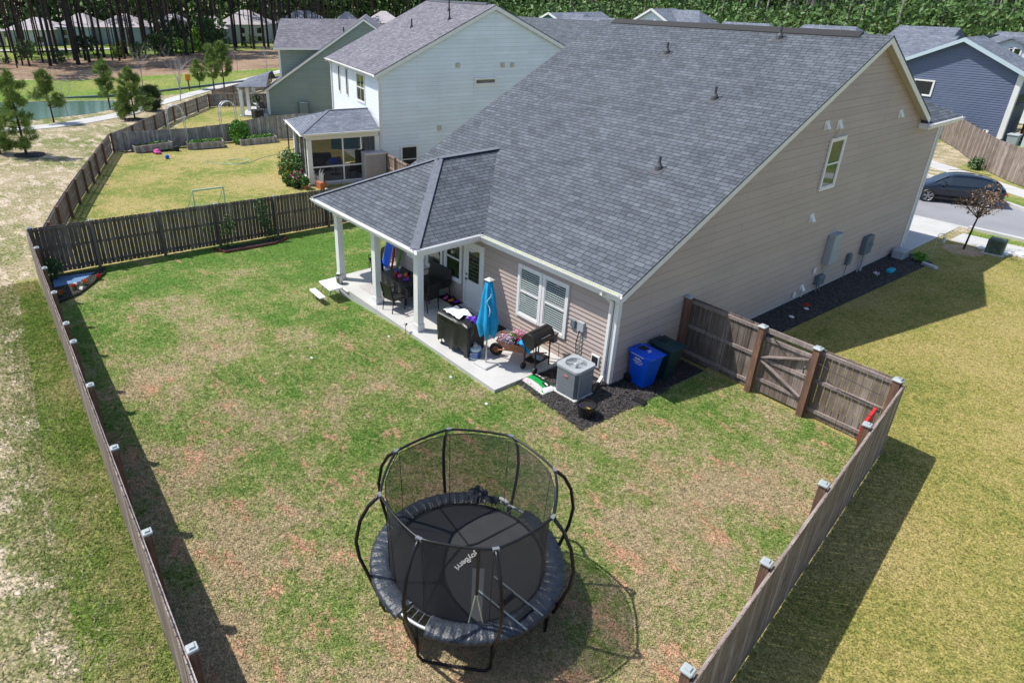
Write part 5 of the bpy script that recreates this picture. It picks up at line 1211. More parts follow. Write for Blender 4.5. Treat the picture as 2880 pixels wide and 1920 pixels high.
m_ = MB(); m_.box((-.12, 0, 2.62), (.06, yr, zt-.06)).box((xl, -.02, 2.62), (-.12, .14, zt-.06)).box((xl-.02, .14, 2.62), (xl+.12, yr, zt-.06)); m_.build('beam', M['trim'], PO)
for x, y in ((-.03, .08), (xl+.05, .08), (-.03, yr-.1)): MB().box((x-.13, y-.13, 0), (x+.13, y+.13, 2.62)).build('column', M['trim'], PO)
m_ = MB(); m_.box((-.06, 1.98, .15), (.0, 2.06, 2.62))
for xx in (-1.4, -2.9): m_.box((xx-.04, .05, .15), (xx+.04, .11, 2.62))
for zz in (1.05,): m_.box((-.055, .22, zz-.04), (-.005, yr-.24, zz+.04))
m_.box((xl+.2, .06, .13), (-.17, .1, .22)).box((-.05, .22, .13), (-.01, yr-.24, .2)); m_.build('screen_frame', M['trim'], PO)
m_ = MB(); m_.add([(xl+.2, .08, .2), (-.17, .08, .2), (-.17, .08, 2.62), (xl+.2, .08, 2.62)], [(0, 1, 2, 3)]); m_.build('screen', M['screen'], PO)
m_ = MB(); m_.add([(-.03, .22, .2), (-.03, yr-.24, .2), (-.03, yr-.24, 2.62), (-.03, .22, 2.62)], [(0, 1, 2, 3)]); m_.build('screen', net_mat('darkened_screen', (.03, .03, .04), .5), PO)  # opacity raised to darken the porch interior
m_ = MB(); m_.add([(xl+.05, .2, .2), (xl+.05, yr-.1, .2), (xl+.05, yr-.1, 2.62), (xl+.05, .2, 2.62)], [(0, 1, 2, 3)]); m_.build('screen', net_mat('interior_shade_screen', (.02, .02, .025), .8), PO)  # added dark sheet, stands in for the dim porch interior
for x, y in ((-1.45, yr-.1), (-2.9, yr-.1)): MB().box((x-.05, y-.05, .12), (x+.05, y+.05, 2.6)).build('door_frame', M['trim'], PO)
MB.LOCAL = False
solo(MB().rbox((-.7, -.4, 0), (.7, .4, .95), .08), 'covered_furniture', M['dark'], 'black-covered furniture added at the back of the screened porch to darken it', 'furniture', tuple(pf(-3.3, 1.3, .12)), R(60))  # dark pieces added to cover the sunlit lawn seen through the porch
solo(MB().rbox((-.5, -.3, 0), (.5, .3, 1.25), .05), 'cabinet', M['dark'], 'dark cabinet added in the screened porch beside the grey garden cabinet to darken it', 'cabinet', tuple(pf(-1.9, 3.6, .12)), R(-15))
m_ = MB()
for k in range(14): m_.box((-.9, -.01, -.62+k*.1), (.9, .01, -.53+k*.1))
solo(m_, 'awning_blind', M['teal'], 'turquoise slatted blind hanging inside the screened porch', 'blind', tuple(pf(-2.9, 2.9, 1.95)), R(60))
t = thing('storage_shed', 'tall grey plastic garden cabinet against the corner of the white house', 'shed', tuple(pf(.35, 3.75)), R(-13))
m_ = MB().rbox((-.42, -.62, 0), (.42, .62, 1.7), .03); m_.build('body', pm('taupe_plastic', (.3, .29, .31), .5), t, world=False)
m_ = MB().rbox((-.46, -.66, 1.7), (.46, .66, 1.8), .03); m_.build('lid', pm('pale_taupe', (.55, .5, .5), .5), t, world=False); MB().box((-.4, -.645, .08), (.4, -.621, 1.66)).build('door', pm('pale_taupe2', (.5, .47, .48), .5), t, world=False)
def pchair(label, x, y, rz):
    p = pf(x, y, .12); c = chair(label, p.x, p.y, rz); c.location.z = p.z; c['group'] = 'dark chairs in the screened porch'; return c
pchair('dark chair in the screened porch nearest its corner column', -.8, .75, R(60)); pchair('dark chair in the screened porch behind the nearest one', -2.0, .8, R(200)); pchair('dark chair in the screened porch nearest the grey cabinet', -.75, 2.7, R(80))
t = thing('porch_table', 'round glass table in the screened porch', 'table', tuple(pf(-1.7, 1.9, .12))); MB().lathe([(.001, .7), (.6, .7), (.6, .73), (.001, .73)], (0, 0, 0), 20).build('tabletop', M['boxgrey'], t, world=False); MB().tube([(0, 0, 0), (0, 0, .7)], .05).lathe([(.3, 0), (.3, .03)], (0, 0, 0), 14).build('leg', M['blackm'], t, world=False)
solo(MB().lathe([(.28, 0), (.33, .06), (.3, .12), (.34, .18), (.3, .26), (.2, .3)], (0, 0, 0), 18), 'inflatable_toy', M['blue'], 'bright blue ribbed inflatable on the table in the screened porch', 'toy', tuple(pf(-1.55, 1.8, .86)), 0, smooth=False)
solo(MB().rbox((-.1, -.1, 0), (.1, .1, .25), .03), 'red_can', M['red'], 'red can on the glass table in the screened porch', 'can', tuple(pf(-1.95, 2.2, .86)))
t = thing('playhouse_slide', 'turquoise and green toy seat outside the screened porch wall', 'toy', tuple(pf(-6.6, .6)), R(20)); MB().rbox((-.35, -.3, .25), (.35, .3, .45), .06).build('seat', pm('cyan_plastic', (.0, .45, .65), .4), t, world=False); MB().rbox((-.1, -.25, .45), (.1, .3, 1.1), .05).build('back', M['green2'], t, world=False); MB().box((-.3, -.25, 0), (-.22, -.17, .3)).box((.22, -.25, 0), (.3, -.17, .3)).box((-.3, .17, 0), (-.22, .25, .3)).box((.22, .17, 0), (.3, .25, .3)).build('leg', M['white'], t, world=False)
solo(MB().rbox((-.3, -.25, 0), (.3, .25, .5), .05), 'planter_box', M['grey'], 'grey box beside the turquoise toy seat', 'box', tuple(pf(-6.9, -.2)))
t = thing('post_stand', 'dark double post with crossbar behind the screened porch', 'post', tuple(pf(-9.5, .6))); MB().tube([(0, -.2, 0), (0, -.2, 1.9)], .05).tube([(0, .25, 0), (0, .25, 1.9)], .05).build('post', M['dark'], t, world=False); MB().box((-.05, -.35, 1.85), (.05, .4, 1.98)).build('crossbar', M['boxgrey'], t, world=False)
pots = [(815, 478, .9, 'yellow', 'tall yellow-flowered plant in the pot row, farthest from the porch column', .6), (842, 492, .8, 'green', 'bushy dark-leaved plant in the middle of the pot row', .55), (808, 500, .6, 'orange', 'orange-flowered plant at the lawn side of the pot row', .5), (836, 528, .55, 'pink', 'pink-tinged plant in a dark pot at the near end of the pot row', .4), (860, 532, .35, 'green2', 'small bright green plant in a terracotta pot by the column foot', .22), (812, 522, .3, 'yellow', 'low yellow flowers in the grass beside the pot row', .3)]
for i, (u, v, h, fm, lab, r) in enumerate(pots):
    p = at(u, v); plant('potted_plant', lab, 'plant', tuple(p), [((0, 0, .3+h*.4), r*1.15, 420, .1, 'green', (1, 1, 1.1)), ((0, 0, .4+h*.4), r*1.1, 110, .06, fm, (1, 1, 1.1))], group='potted plants round the screened porch', pot=(.16+.1*(h > .5), .35, ('black', 'terra')[i in (1, 4)]))
t = thing('pipe_pot', 'square terracotta pot holding grey upright pipes in front of the screened porch', 'pot', tuple(at(905, 530))); MB().rbox((-.28, -.2, 0), (.28, .2, .4), .03).build('pot', M['terra'], t, world=False)
m_ = MB()
for k in range(6): m_.tube([(-.2+k*.08, 0, .3), (-.22+k*.09, .03, .9+.12*math.sin(k*2)), (-.18+k*.1, .06, 1.0+.12*math.sin(k*2))], .03, 6)
m_.build('pipes', M['galv'], t, world=False)
# ---------------------------------------------------------------- their yard
def raised_bed(label, p, q, w, h=.45):
    a, b_ = Vector((p.x, p.y)), Vector((q.x, q.y)); d_ = (b_-a); L = d_.length; d_.normalize()
    t = thing('raised_bed', label, 'raised bed', (p.x, p.y, G(p.x, p.y)), math.atan2(d_.y, d_.x), 'grey timber raised beds'); m_ = MB()
    for x0, x1, y0_, y1_ in ((0, L, 0, .06), (0, L, w-.06, w), (0, .06, .06, w-.06), (L-.06, L, .06, w-.06)):
        for z_ in (0, h/2): m_.box((x0, y0_, z_), (x1, y1_, z_+h/2-.012))
    m_.build('planks', M['fencegrey'], t, world=False); MB().box((.06, .06, 0), (L-.06, w-.06, h-.08)).build('soil', M['soil'], t, world=False)
    return t, L
b1, L1 = raised_bed('long raised bed with bare soil and seedlings, nearest the fence corner', at(384, 432), at(490, 424), 1.1)
leaves('seedlings', [leafball((random.uniform(.3, L1-.3), random.uniform(.3, .8), .4), .12, 24, .06, k) for k in range(12)], M['green2'], b1)
b2_, L2 = raised_bed('middle raised bed filled with low green leaves', at(529, 422), at(632, 416), 1.1)
leaves('greens', [leafball((.25+k*.22, .3+.4*(k % 2), .42), .24, 90, .08, k, (1, 1, .6)) for k in range(int(L2/.22)-1)], M['green2'], b2_)
b3, L3 = raised_bed('right-hand raised bed with a tall leafy bush at its left end', at(679, 411), at(781, 401), 1.1)
leaves('greens', [leafball((.8+k*.3, .3+.4*(k % 2), .42), .26, 90, .09, k, (1, 1, .7)) for k in range(int((L3-.8)/.3))], M['green2'], b3)
p = at(675, 400); plant('leafy_bush', 'tall bright green bush at the end of the raised beds', 'bush', tuple(p), [((0, 0, .8), .75, 1500, .11, 'green2', (1, 1, 1.15)), ((.5, .3, .4), .5, 500, .1, 'green2', (1, 1, .8))])
def arch(label, a, b_, h):
    a, b_ = Vector(a), Vector(b_); t = thing('garden_arch', label, 'garden arch', tuple((a+b_)/2), 0, 'metal hoop arches over the raised beds'); c = (a+b_)/2; hf = (b_-a)/2
    for s in (-.2, .2):
        off = Vector((-s, 0, 0)); pts = [a+off]+[c-hf*math.cos(R(x_))+Vector((0, 0, h-hf.length+hf.length*math.sin(R(x_))))+off for x_ in range(0, 181, 15)]+[b_+off]; MB().tube(pts, .028, 6).build('hoop', M['galv'], t)
    m_ = MB()
    for x_ in range(0, 181, 15): pp_ = c-hf*math.cos(R(x_))+Vector((0, 0, h-hf.length+hf.length*math.sin(R(x_)))); m_.tube([pp_-Vector((.2, 0, 0)), pp_+Vector((.2, 0, 0))], .015, 4)
    m_.build('crossbars', M['galv'], t)
arch('metal hoop arch between the bare raised bed and the middle one', at(483, 414), at(529, 414), 2.9); arch('metal hoop arch between the middle raised bed and the tall bush', at(628, 402), at(672, 396), 2.9)
solo(MB().ball((0, 0, .14), .14, 14), 'ball', M['blue'], 'blue ball on the yellow lawn below the raised beds', 'ball', tuple(at(471, 447)), smooth=True)
t = thing('toy_car', 'small pink toy car beside the bare raised bed', 'toy car', tuple(at(443, 433)), R(10)); MB().rbox((-.3, -.15, .06), (.3, .15, .2), .04).rbox((-.15, -.12, .2), (.15, .12, .3), .04).build('body', M['pink'], t, world=False)
for x, y in ((-.2, -.16), (.2, -.16), (-.2, .16), (.2, .16)): MB().tube([(x, y-.02, .07), (x, y+.02, .07)], .07, 10).build('wheel', M['black'], t, world=False)
solo(MB().rbox((-.2, -.15, 0), (.2, .15, .35), .05), 'bucket', M['dark'], 'dark bucket at the end of the bare raised bed', 'bucket', tuple(at(497, 425)))
m_ = MB(); pts = [(573, 456), (600, 457), (640, 462), (680, 459), (700, 451), (670, 447), (640, 452), (655, 462), (700, 458), (730, 446), (770, 436), (810, 430)]
P = [at(u, v, .02) for u, v in pts]; Q = []
for i in range(len(P)-1):
    for k in range(6):
        t_ = k/6; a0, a1, a2, a3 = P[max(i-1, 0)], P[i], P[i+1], P[min(i+2, len(P)-1)]
        Q.append(.5*((2*a1)+(a2-a0)*t_+(2*a0-5*a1+4*a2-a3)*t_**2+(3*a1-a0-3*a2+a3)*t_**3))
m_.tube(Q, .022, 5); tag(m_.build('garden_hose', pm('pale_hose', (.35, .5, .38), .5), None), 'pale green garden hose lying looped on the yellow lawn', 'hose')
t = thing('soccer_goal', 'small pale green goal frame just behind the boundary fence', 'goal', tuple(at(590, 590))); a, b_ = at(549, 592), at(634, 580)
up = Vector((0, 0, 1.0)); MB().tube([a, a+up, b_+up, b_], .055, 8).build('frame', pm('pale_green_pipe', (.45, .58, .42), .5), t)
c = (b_-a).normalized(); bk = Vector((c.y, -c.x, 0))*.8; MB().tube([b_+up, b_+bk*-1], .02).tube([a+up, a-bk], .02).tube([a-bk, b_-bk], .02).build('stay', M['galv'], t)
# ================================================================ the sage house
MB.LOCAL = True
GHs, gr_ = gable_house('sage_house', 'sage-green sided house beyond the white one, with a low hipped porch', (-49.15, 11.75, -1.12), R(-32), 14.6, -8.5, 2.3, 8.7, 8.0, M['greens'], M['roof2'], lap=.16)
MB().box((-.02, -.042, 0), (.042, .14, 2.05)).build('corner_board', M['trim'], GHs); MB().box((.035, -.1, .2), (.12, -.02, 1.9)).build('downspout', M['trim'], GHs)
m_ = MB(); lap_wall(m_, (-.45, 0, 0), (0, 1, 0), (1, 0, 0), [(1.25, 2.4), (8.4, 2.4), (8.4, 5.6), (1.25, 5.6)], .16); lap_wall(m_, (-7, 1.25, 0), (1, 0, 0), (0, -1, 0), [(0, 1), (6.55, 1), (6.55, 5.6), (0, 5.6)], .16); m_.build('upper_wall', M['greens'], GHs)
m_ = MB(); slab(m_, [(-.1, .85, 5.6), (-.1, 8.4, 5.6), (-3.7, 8.4, 7.75), (-3.7, 1.15, 7.75)], .08); slab(m_, [(-7.3, .85, 5.6), (-7.3, 8.4, 5.6), (-3.7, 8.4, 7.75), (-3.7, 1.15, 7.75)], .08); u_ = m_.build('upper_roof', M['roof2'], GHs)
MB().box((-.12, .85, 5.42), (-.02, 8.3, 5.58)).build('fascia', M['trim'], GHs); MB().box((-.46, 1.2, 2.6), (-.405, 1.36, 5.45)).build('corner_board', M['trim'], GHs); MB().box((-.44, .85, 5.4), (-.13, 1.9, 5.5)).build('eave_return', M['trim'], GHs)
MB().tube([(-1.2, 6.9, 6.2), (-1.2, 6.9, 7.2)], .06).build('vent_pipe', M['dark'], u_)
t = thing('sage_porch', 'open hipped porch on white columns beside the sage house', 'porch', (-49.15, 11.75, -1.12), R(-32)); m_ = MB()
q = [(-5.2, -2.55, 2.5), (.9, -2.55, 2.5), (.9, .1, 2.5), (-5.2, .1, 2.5)]; e1, e2 = (-3.2, .1, 3.4), (-1.2, .1, 3.4)
slab(m_, [q[0], q[1], e2, e1], .05); slab(m_, [q[1], q[2], e2], .05); slab(m_, [q[0], e1, q[3]], .05); m_.build('roof', M['roof3'], t)
MB().box((-5.1, -2.45, 2.25), (.8, -2.25, 2.44)).build('beam', M['trim'], t)
for x, y in ((.6, -2.2), (-1.95, -2.1), (-4.9, -2.1)): MB().box((x-.15, y-.15, 0), (x+.15, y+.15, 2.25)).build('column', M['trim'], t)
MB().box((-5.1, -2.45, -.2), (.85, -.02, .06)).build('floor', M['concrete'], t)
MB.LOCAL = False
t = thing('stone_urn', 'dark urn with a plant on the sage house patio', 'urn', tuple(at(724, 306))); MB().lathe([(.3, 0), (.12, .15), (.12, .3), (.35, .5), (.3, .55)], (0, 0, 0), 14).build('urn', M['galv'], t, world=False); leaves('foliage', [leafball((0, 0, .85), .4, 200, .1, 3)], M['bush'], t)
c = chair('thin dark patio chair on the sage house patio', at(742, 318).x, at(742, 318).y, R(40)); c.location.z = -1.05; del c['group']
solo(MB().rbox((-.45, -.4, 0), (.45, .4, .75), .04), 'air_conditioner', M['dark'], 'dark air-conditioner box behind the silver fence by the sage patio', 'air conditioner', (-48.0, 10.2, -1.12))
solo(MB().rbox((-.22, -.35, 0), (.22, .35, 1.15), .03).tube([(-.1, -.6, 0), (-.1, -.6, 1.1), (.1, -.5, 1.2)], .05), 'storage_bin', M['meter'], 'dark grey cabinet against the sage siding', 'cabinet', (-47.0, 14.2, -1.12), R(-32))
# ================================================================ trees
BARK = pm('pine_bark', (.035, .027, .028), .9, var=.5, vs=1.5, bs=.6, bsc=14, rand=.3); BARKR = pm('reddish_bark', (.065, .038, .03), .9, var=.45, vs=2, bs=.6, bsc=14, rand=.3)
NEED = pm('young_pine_needles', (.19, .28, .055), .6, var=.35, vs=3, rand=.12); NEED2 = pm('dark_pine_needles', (.07, .125, .035), .6, var=.4, vs=2, rand=.15)
LEAF = pm('spring_leaves', (.2, .34, .04), .6, var=.5, vs=.6, rand=.45); LEAFD = pm('deep_green_leaves', (.06, .12, .03), .6, var=.5, vs=.6, rand=.45); TWIG = pm('pale_twigs', (.42, .37, .38), .8, var=.2)
def needles(centers, r, n, ln, seed, w=.012):
    """tufts of long thin needles"""
    g = np.random.default_rng(seed); m_ = len(centers); C_ = np.repeat(np.array(centers), n, 0)
    d_ = g.normal(size=(m_*n, 3)); d_[:, 2] += .5; d_ /= np.linalg.norm(d_, axis=1)[:, None]
    t_ = np.cross(d_, g.normal(size=(m_*n, 3))); t_ /= np.linalg.norm(t_, axis=1)[:, None]
    st = C_+d_*r*.15+g.normal(size=(m_*n, 3))*r*.35; L = ln*g.uniform(.6, 1.2, m_*n)[:, None]
    V = np.stack([st-t_*w, st+t_*w, st+d_*L], 1).reshape(-1, 3); return V, np.arange(3*m_*n).reshape(-1, 3)
def young_pine(label, loc, h, spread, bare=.25, seed=0, needm=NEED, dens=1., group='young pines beside the path'):
    rnd = random.Random(seed); t = thing('pine_tree', label, 'tree', loc, 0, group); lean = Vector((rnd.uniform(-.04, .04), rnd.uniform(-.04, .04)))*h
    tr = MB().tube([(lean.x*s*s, lean.y*s*s, h*s) for s in np.linspace(0, 1, 7)], [h*.016*(1-.85*s)+.01 for s in np.linspace(0, 1, 7)], 7)
    br = MB(); cs = []
    z = h*bare
    while z < h*.97:
        f = (z/h-bare)/(1-bare); L = 1.12*spread*(1-f)**.7*(.75+.25*math.sin(seed+z*3))*(.6+.4*min(1, f*5+.3))
        for k in range(rnd.choice((3, 4, 4))):
            a = rnd.uniform(0, 6.28); l_ = L*rnd.uniform(.55, 1.25); c0 = Vector((lean.x*(z/h)**2, lean.y*(z/h)**2, z)); upv = .25+.5*f
            e = c0+Vector((math.cos(a)*l_, math.sin(a)*l_, l_*upv)); mid = c0.lerp(e, .5)-Vector((0, 0, l_*.06)); br.tube([c0, mid, e], [.012+.012*(1-f), .01, .005], 4)
            for s_ in np.arange(.55, 1.08, .13):
                p = c0.lerp(e, s_)+Vector((rnd.uniform(-.1, .1), rnd.uniform(-.1, .1), rnd.uniform(-.02, .12)))*l_*.8; cs.append(tuple(p))
        z += h*.06
    cs.append((lean.x, lean.y, h)); tr.build('trunk', BARKR, t, world=False); br.build('branch', BARKR, t, world=False)
    V, F = needles(cs, .17, int(28*dens), .34, seed, .018); V2, F2 = leafball((0, 0, 0), 1, 1, .001, 0)
    fastmesh('crown', V, F, needm, t); return t
YP = [((75, 437), 5.0, 1.5, .1, 'dense young pine nearest the left edge of the photograph', 1.4), ((152, 345), 3.8, 1.35, .3, 'slim young pine standing alone before the pond', 1.1), ((310, 306), 4.2, 1.35, .26, 'young pine at the right end of the pond', 1.3), ((380, 336), 4.1, 1.6, .1, 'bright bushy young pine beside the sage yard fence corner', 1.5), ((603, 254), 4.6, 1.4, .28, 'tall young pine by the path, left of a pair', 1.2), ((631, 247), 4.8, 1.6, .26, 'tall young pine by the path, right of a pair', 1.3), ((563, 252), 3.0, .9, .3, 'small thin pine just left of the tall pair by the path', .8)]
for i, (uv, h, s, b_, lab, dn) in enumerate(YP): young_pine(lab, tuple(at(*uv)), h, s, b_, i+3, NEED, dn)
p = at(75, 437); young_pine('small pine growing against the dense one at the left edge', (p.x-.9, p.y-1.3, p.z), 2.6, .9, .1, 77, NEED, 1.)
p = at(352, 334); young_pine('little leaning pine at the foot of the bright bushy one', (p.x, p.y, p.z), 2.0, .8, .1, 78, NEED, 1.)
p = at(428, 312); young_pine('squat dark pine between the path and the sage yard fence', (p.x, p.y, p.z), 2.0, 1.4, .05, 79, NEED2, 1.3)
for uv, r_ in (((78, 436), 1.), ((376, 338), 1.)):
    p = at(*uv); solo(MB().lathe([(r_, 0), (r_*.7, .06), (.001, .1)], (0, 0, 0), 16, cap=False), 'mulch_ring', M['mulch'], 'dark mulch ring round the foot of the '+('dense pine at the left edge' if uv[0] < 100 else 'bright bushy pine'), 'mulch ring', (p.x, p.y, p.z+.005))
def bare_mesh(h, seed):
    rnd = random.Random(seed); m_ = MB()
    def br(p, d_, L, r, dep):
        e = p+d_*L; m_.tube([p, p.lerp(e, .5)+Vector((rnd.uniform(-.05, .05),)*3)*L, e], [r, r*.8, r*.55], 4)
        if dep == 0: return
        for k in range(rnd.choice((3, 4)) if dep > 1 else 3):
            nd = (d_+Vector((rnd.uniform(-.7, .7), rnd.uniform(-.7, .7), rnd.uniform(-.05, .4)))).normalized(); br(p.lerp(e, rnd.uniform(.45, 1)), nd, L*rnd.uniform(.55, .8), r*.5, dep-1)
    br(Vector((0, 0, 0)), Vector((0, 0, 1)), h*.5, h*.011, 4); return m_
BT = [((192, 326), 3.4, 'bare sapling at the edge of the pond', 1), ((298, 293), 4., 'bare tree', 0), ((508, 285), 4.6, 'bare many-branched tree beside the path, nearest the sage yard fence', 2), ((511, 266), 4.4, 'bare tree just behind the many-branched one', 3), ((407, 262), 4.4, 'bare grey tree behind the squat pine', 4), ((751, 205), 4., 'bare little tree left of the sage house wall', 5), ((668, 205), 3.4, 'bare sapling between the tall pine pair and the sage house', 6)]
BT = [b for b in BT if b[0] != (298, 293)]
for i, (uv, h, lab, sd_) in enumerate(BT):
    t = thing('bare_tree', lab, 'tree', tuple(at(*uv)), 0, 'leafless trees round the pond'); bare_mesh(h, sd_).build('branches', TWIG, t, world=False)
t = thing('path_sign', 'orange sign on a dark post beside the path', 'sign', tuple(at(533, 254))); MB().tube([(0, 0, 0), (0, 0, 1.1)], .09, 6).build('post', M['post'], t, world=False); MB().box((-.05, -.28, 1.0), (.05, .28, 1.65)).build('board', pm('orange_board', (.75, .3, .02), .5), t, world=False)
# forest of tall pines: four builds, copied
def tall_pine(seed, h, r, mat, lab):
    rnd = random.Random(seed); t = thing('pine_tree', lab, 'tree', (0, 0, 0), 0, 'tall pine trunks of the wood beyond the pond')
    lx_, ly_ = rnd.uniform(-.5, .5), rnd.uniform(-.5, .5)
    m_ = MB().tube([(lx_*s*s, ly_*s*s, h*s) for s in (0, .03, .25, .5, .75, 1)], [r*1.25, r, r*.85, r*.7, r*.5, r*.15], 7)
    for k in range(rnd.randint(3, 7)):
        z = rnd.uniform(.2, .6)*h; a = rnd.uniform(0, 6.28); L = rnd.uniform(.4, 1.5); m_.tube([(0, 0, z), (math.cos(a)*L, math.sin(a)*L, z+rnd.uniform(-.1, .5))], [.04, .012], 4)
    m_.build('trunk', mat, t, world=False); ps = []
    for k in range(9): a = rnd.uniform(0, 6.28); q_ = rnd.uniform(.3, 2.); ps.append(leafball((math.cos(a)*q_, math.sin(a)*q_, h*rnd.uniform(.72, 1.)), rnd.uniform(1., 1.8), 22, .5, seed*9+k, (1, 1, .7)))
    leaves('crown', ps, NEED2, t); return t
FLAB = 'tall bare-stemmed pine, one of the crowded dark trunks in the wood beyond the pond'
protos = [tall_pine(s, h, r, m_, FLAB) for s, h, r, m_ in ((1, 24, .19, BARK), (2, 22, .13, BARKR), (3, 25, .25, BARK), (4, 20, .09, BARK))]
fr_ = random.Random(5); spots = []
tries = 0
while len(spots) < 240 and tries < 30000:
    tries += 1; u_ = fr_.uniform(-60, 1330); v0 = 200-.085*u_ if u_ < 620 else 146-.045*(u_-620)
    v_ = v0-fr_.random()**1.3*(62 if u_ < 620 else 40)+fr_.uniform(-3, 3)
    if u_ > 930: v_ = fr_.uniform(62, 96)
    p = at(u_, v_)
    if any((p.x-s[0])**2+(p.y-s[1])**2 < 1.6 for s in spots): continue
    spots.append((p.x, p.y, p.z))
for i, s in enumerate(spots):
    o = protos[i] if i < 4 else copy_tree(protos[fr_.choice((0, 1, 1, 2, 3, 3))]); o.location = s; k = fr_.uniform(.85, 1.15)
    o.scale = (k, k, fr_.uniform(.9, 1.1)); o.rotation_euler = (fr_.uniform(-.02, .02), fr_.uniform(-.02, .02), fr_.uniform(0, 6.28))
# understorey
def bush_proto(seed, mat, lab, grp, r=1.2, n=420, size=.2, h=1.1):
    t = thing('undergrowth_bush', lab, 'bush', (0, 0, 0), 0, grp); rnd = random.Random(seed)
    leaves('foliage', [leafball((rnd.uniform(-.8, .8)*r, rnd.uniform(-.8, .8)*r, rnd.uniform(.4, 1.7)*h), r*rnd.uniform(.5, .9), n//5, size, seed*5+k) for k in range(5)], mat, t)
    MB().tube([(0, 0, 0), (.1, 0, h*.8)], .06, 5).tube([(0, 0, 0), (-.4, .2, h*1.3)], .03, 4).build('stem', BARK, t, world=False); return t
bl = 'green undergrowth bush at the foot of the tall pines'; bp = [bush_proto(1, LEAFD, bl, 'undergrowth bushes in the wood', 1.3, 500, .24, 1.5), bush_proto(2, LEAF, bl, 'undergrowth bushes in the wood', 1., 380, .2, 1.2), bush_proto(3, LEAFD, bl, 'undergrowth bushes in the wood', .9, 320, .2, .8)]
k = 0
for i in range(44):
    u_ = fr_.choice((fr_.uniform(-40, 400), fr_.uniform(380, 790), fr_.uniform(380, 790))); v0 = 196-.085*u_; p = at(u_, v0-fr_.random()**2*30+fr_.uniform(-3, 1))
    o = bp[i] if i < 3 else copy_tree(bp[fr_.choice((0, 0, 1, 2))]); o.location = p; s = fr_.uniform(.45, 1.0)*(1.6 if 420 < u_ < 620 else 1); o.scale = (s, s, s*fr_.uniform(.8, 1.3)); o.rotation_euler.z = fr_.uniform(0, 6.28)
# far houses seen through the trunks
def hip_house(name, label, u0, u1, vb, vt, D, wall, roof, group, two=True, hcol=None):
    """a hip-roofed house turned to face the camera side, between two photo columns"""
    a, b_ = at(u0, vb), at(u1, vb); d_ = Vector((b_.x-a.x, b_.y-a.y)); W = d_.length; t = thing(name, label, 'house', (a.x, a.y, G(a.x, a.y)), math.atan2(d_.y, d_.x), group)
    vm = (a+b_)/2; um = (u0+u1)/2; dist = ray(um, vt); tt = ((vm-CAM).xy.length)/dist.xy.length; hz = CAM.z+dist.z*tt-vm.z; hw_ = hz*.58; o = .4
    m_ = MB().box((0, 0, 0), (W, D, hw_)); m_.build('wall', wall, t, world=False)
    i_ = min(W, D)*.42; m_ = MB(); c4 = [(-o, -o, hw_), (W+o, -o, hw_), (W+o, D+o, hw_), (-o, D+o, hw_)]; r1_, r2_ = (i_, D/2, hz), (W-i_, D/2, hz)
    m_.add(c4+[r1_, r2_], [(0, 1, 5, 4), (1, 2, 5), (2, 3, 4, 5), (3, 0, 4), (3, 2, 1, 0)]); m_.build('roof', roof, t, world=False)
    rnd = random.Random(int(u0)); n_ = max(2, int(W/3))
    for k in range(n_):
        for zz in ((.22, .68) if hz > 5 else (.4,)):
            if rnd.random() < .75:
                x = (k+.5)*W/n_; f_ = MB().box((x-.5, -.06, zz*hw_-.55), (x+.5, -.005, zz*hw_+.6)).build('window', M['trim'], t, world=False); MB().box((x-.42, -.075, zz*hw_-.47), (x+.42, -.061, zz*hw_+.52)).build('pane', M['glass'], f_, world=False)
    return t
FG = 'far houses seen through the pine trunks'
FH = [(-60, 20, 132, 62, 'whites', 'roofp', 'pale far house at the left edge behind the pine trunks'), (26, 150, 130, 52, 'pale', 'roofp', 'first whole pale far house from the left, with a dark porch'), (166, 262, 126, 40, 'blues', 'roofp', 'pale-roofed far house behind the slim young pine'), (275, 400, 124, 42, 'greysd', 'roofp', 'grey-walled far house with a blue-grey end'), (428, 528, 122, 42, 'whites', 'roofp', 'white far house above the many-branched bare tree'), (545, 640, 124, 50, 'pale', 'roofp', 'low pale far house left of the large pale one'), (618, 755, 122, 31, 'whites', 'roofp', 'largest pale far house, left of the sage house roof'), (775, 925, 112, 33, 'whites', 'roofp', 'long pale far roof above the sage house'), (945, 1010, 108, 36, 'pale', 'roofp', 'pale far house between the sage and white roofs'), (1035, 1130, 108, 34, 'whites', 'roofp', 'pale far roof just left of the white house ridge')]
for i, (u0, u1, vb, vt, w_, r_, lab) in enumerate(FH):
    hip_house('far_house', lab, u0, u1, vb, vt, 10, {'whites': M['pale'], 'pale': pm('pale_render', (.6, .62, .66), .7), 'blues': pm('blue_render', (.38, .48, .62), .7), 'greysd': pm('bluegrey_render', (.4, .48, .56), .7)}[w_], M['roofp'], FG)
m_ = MB(); a, b_ = at(-60, 146), at(420, 138)
m_.add([(a.x, a.y, a.z+.03), (b_.x, b_.y, b_.z+.03), (b_.x-3, b_.y+.5, b_.z+.03), (a.x-3, a.y+.5, a.z+.03)], [(0, 1, 2, 3)]); tag(m_.build('far_road', M['concrete']), kind='structure')
sheet('far_grass', [(-200, -60), (-112, -60), (-112, 60), (-200, 160)], M['bank'], D4*2.2, step=4)
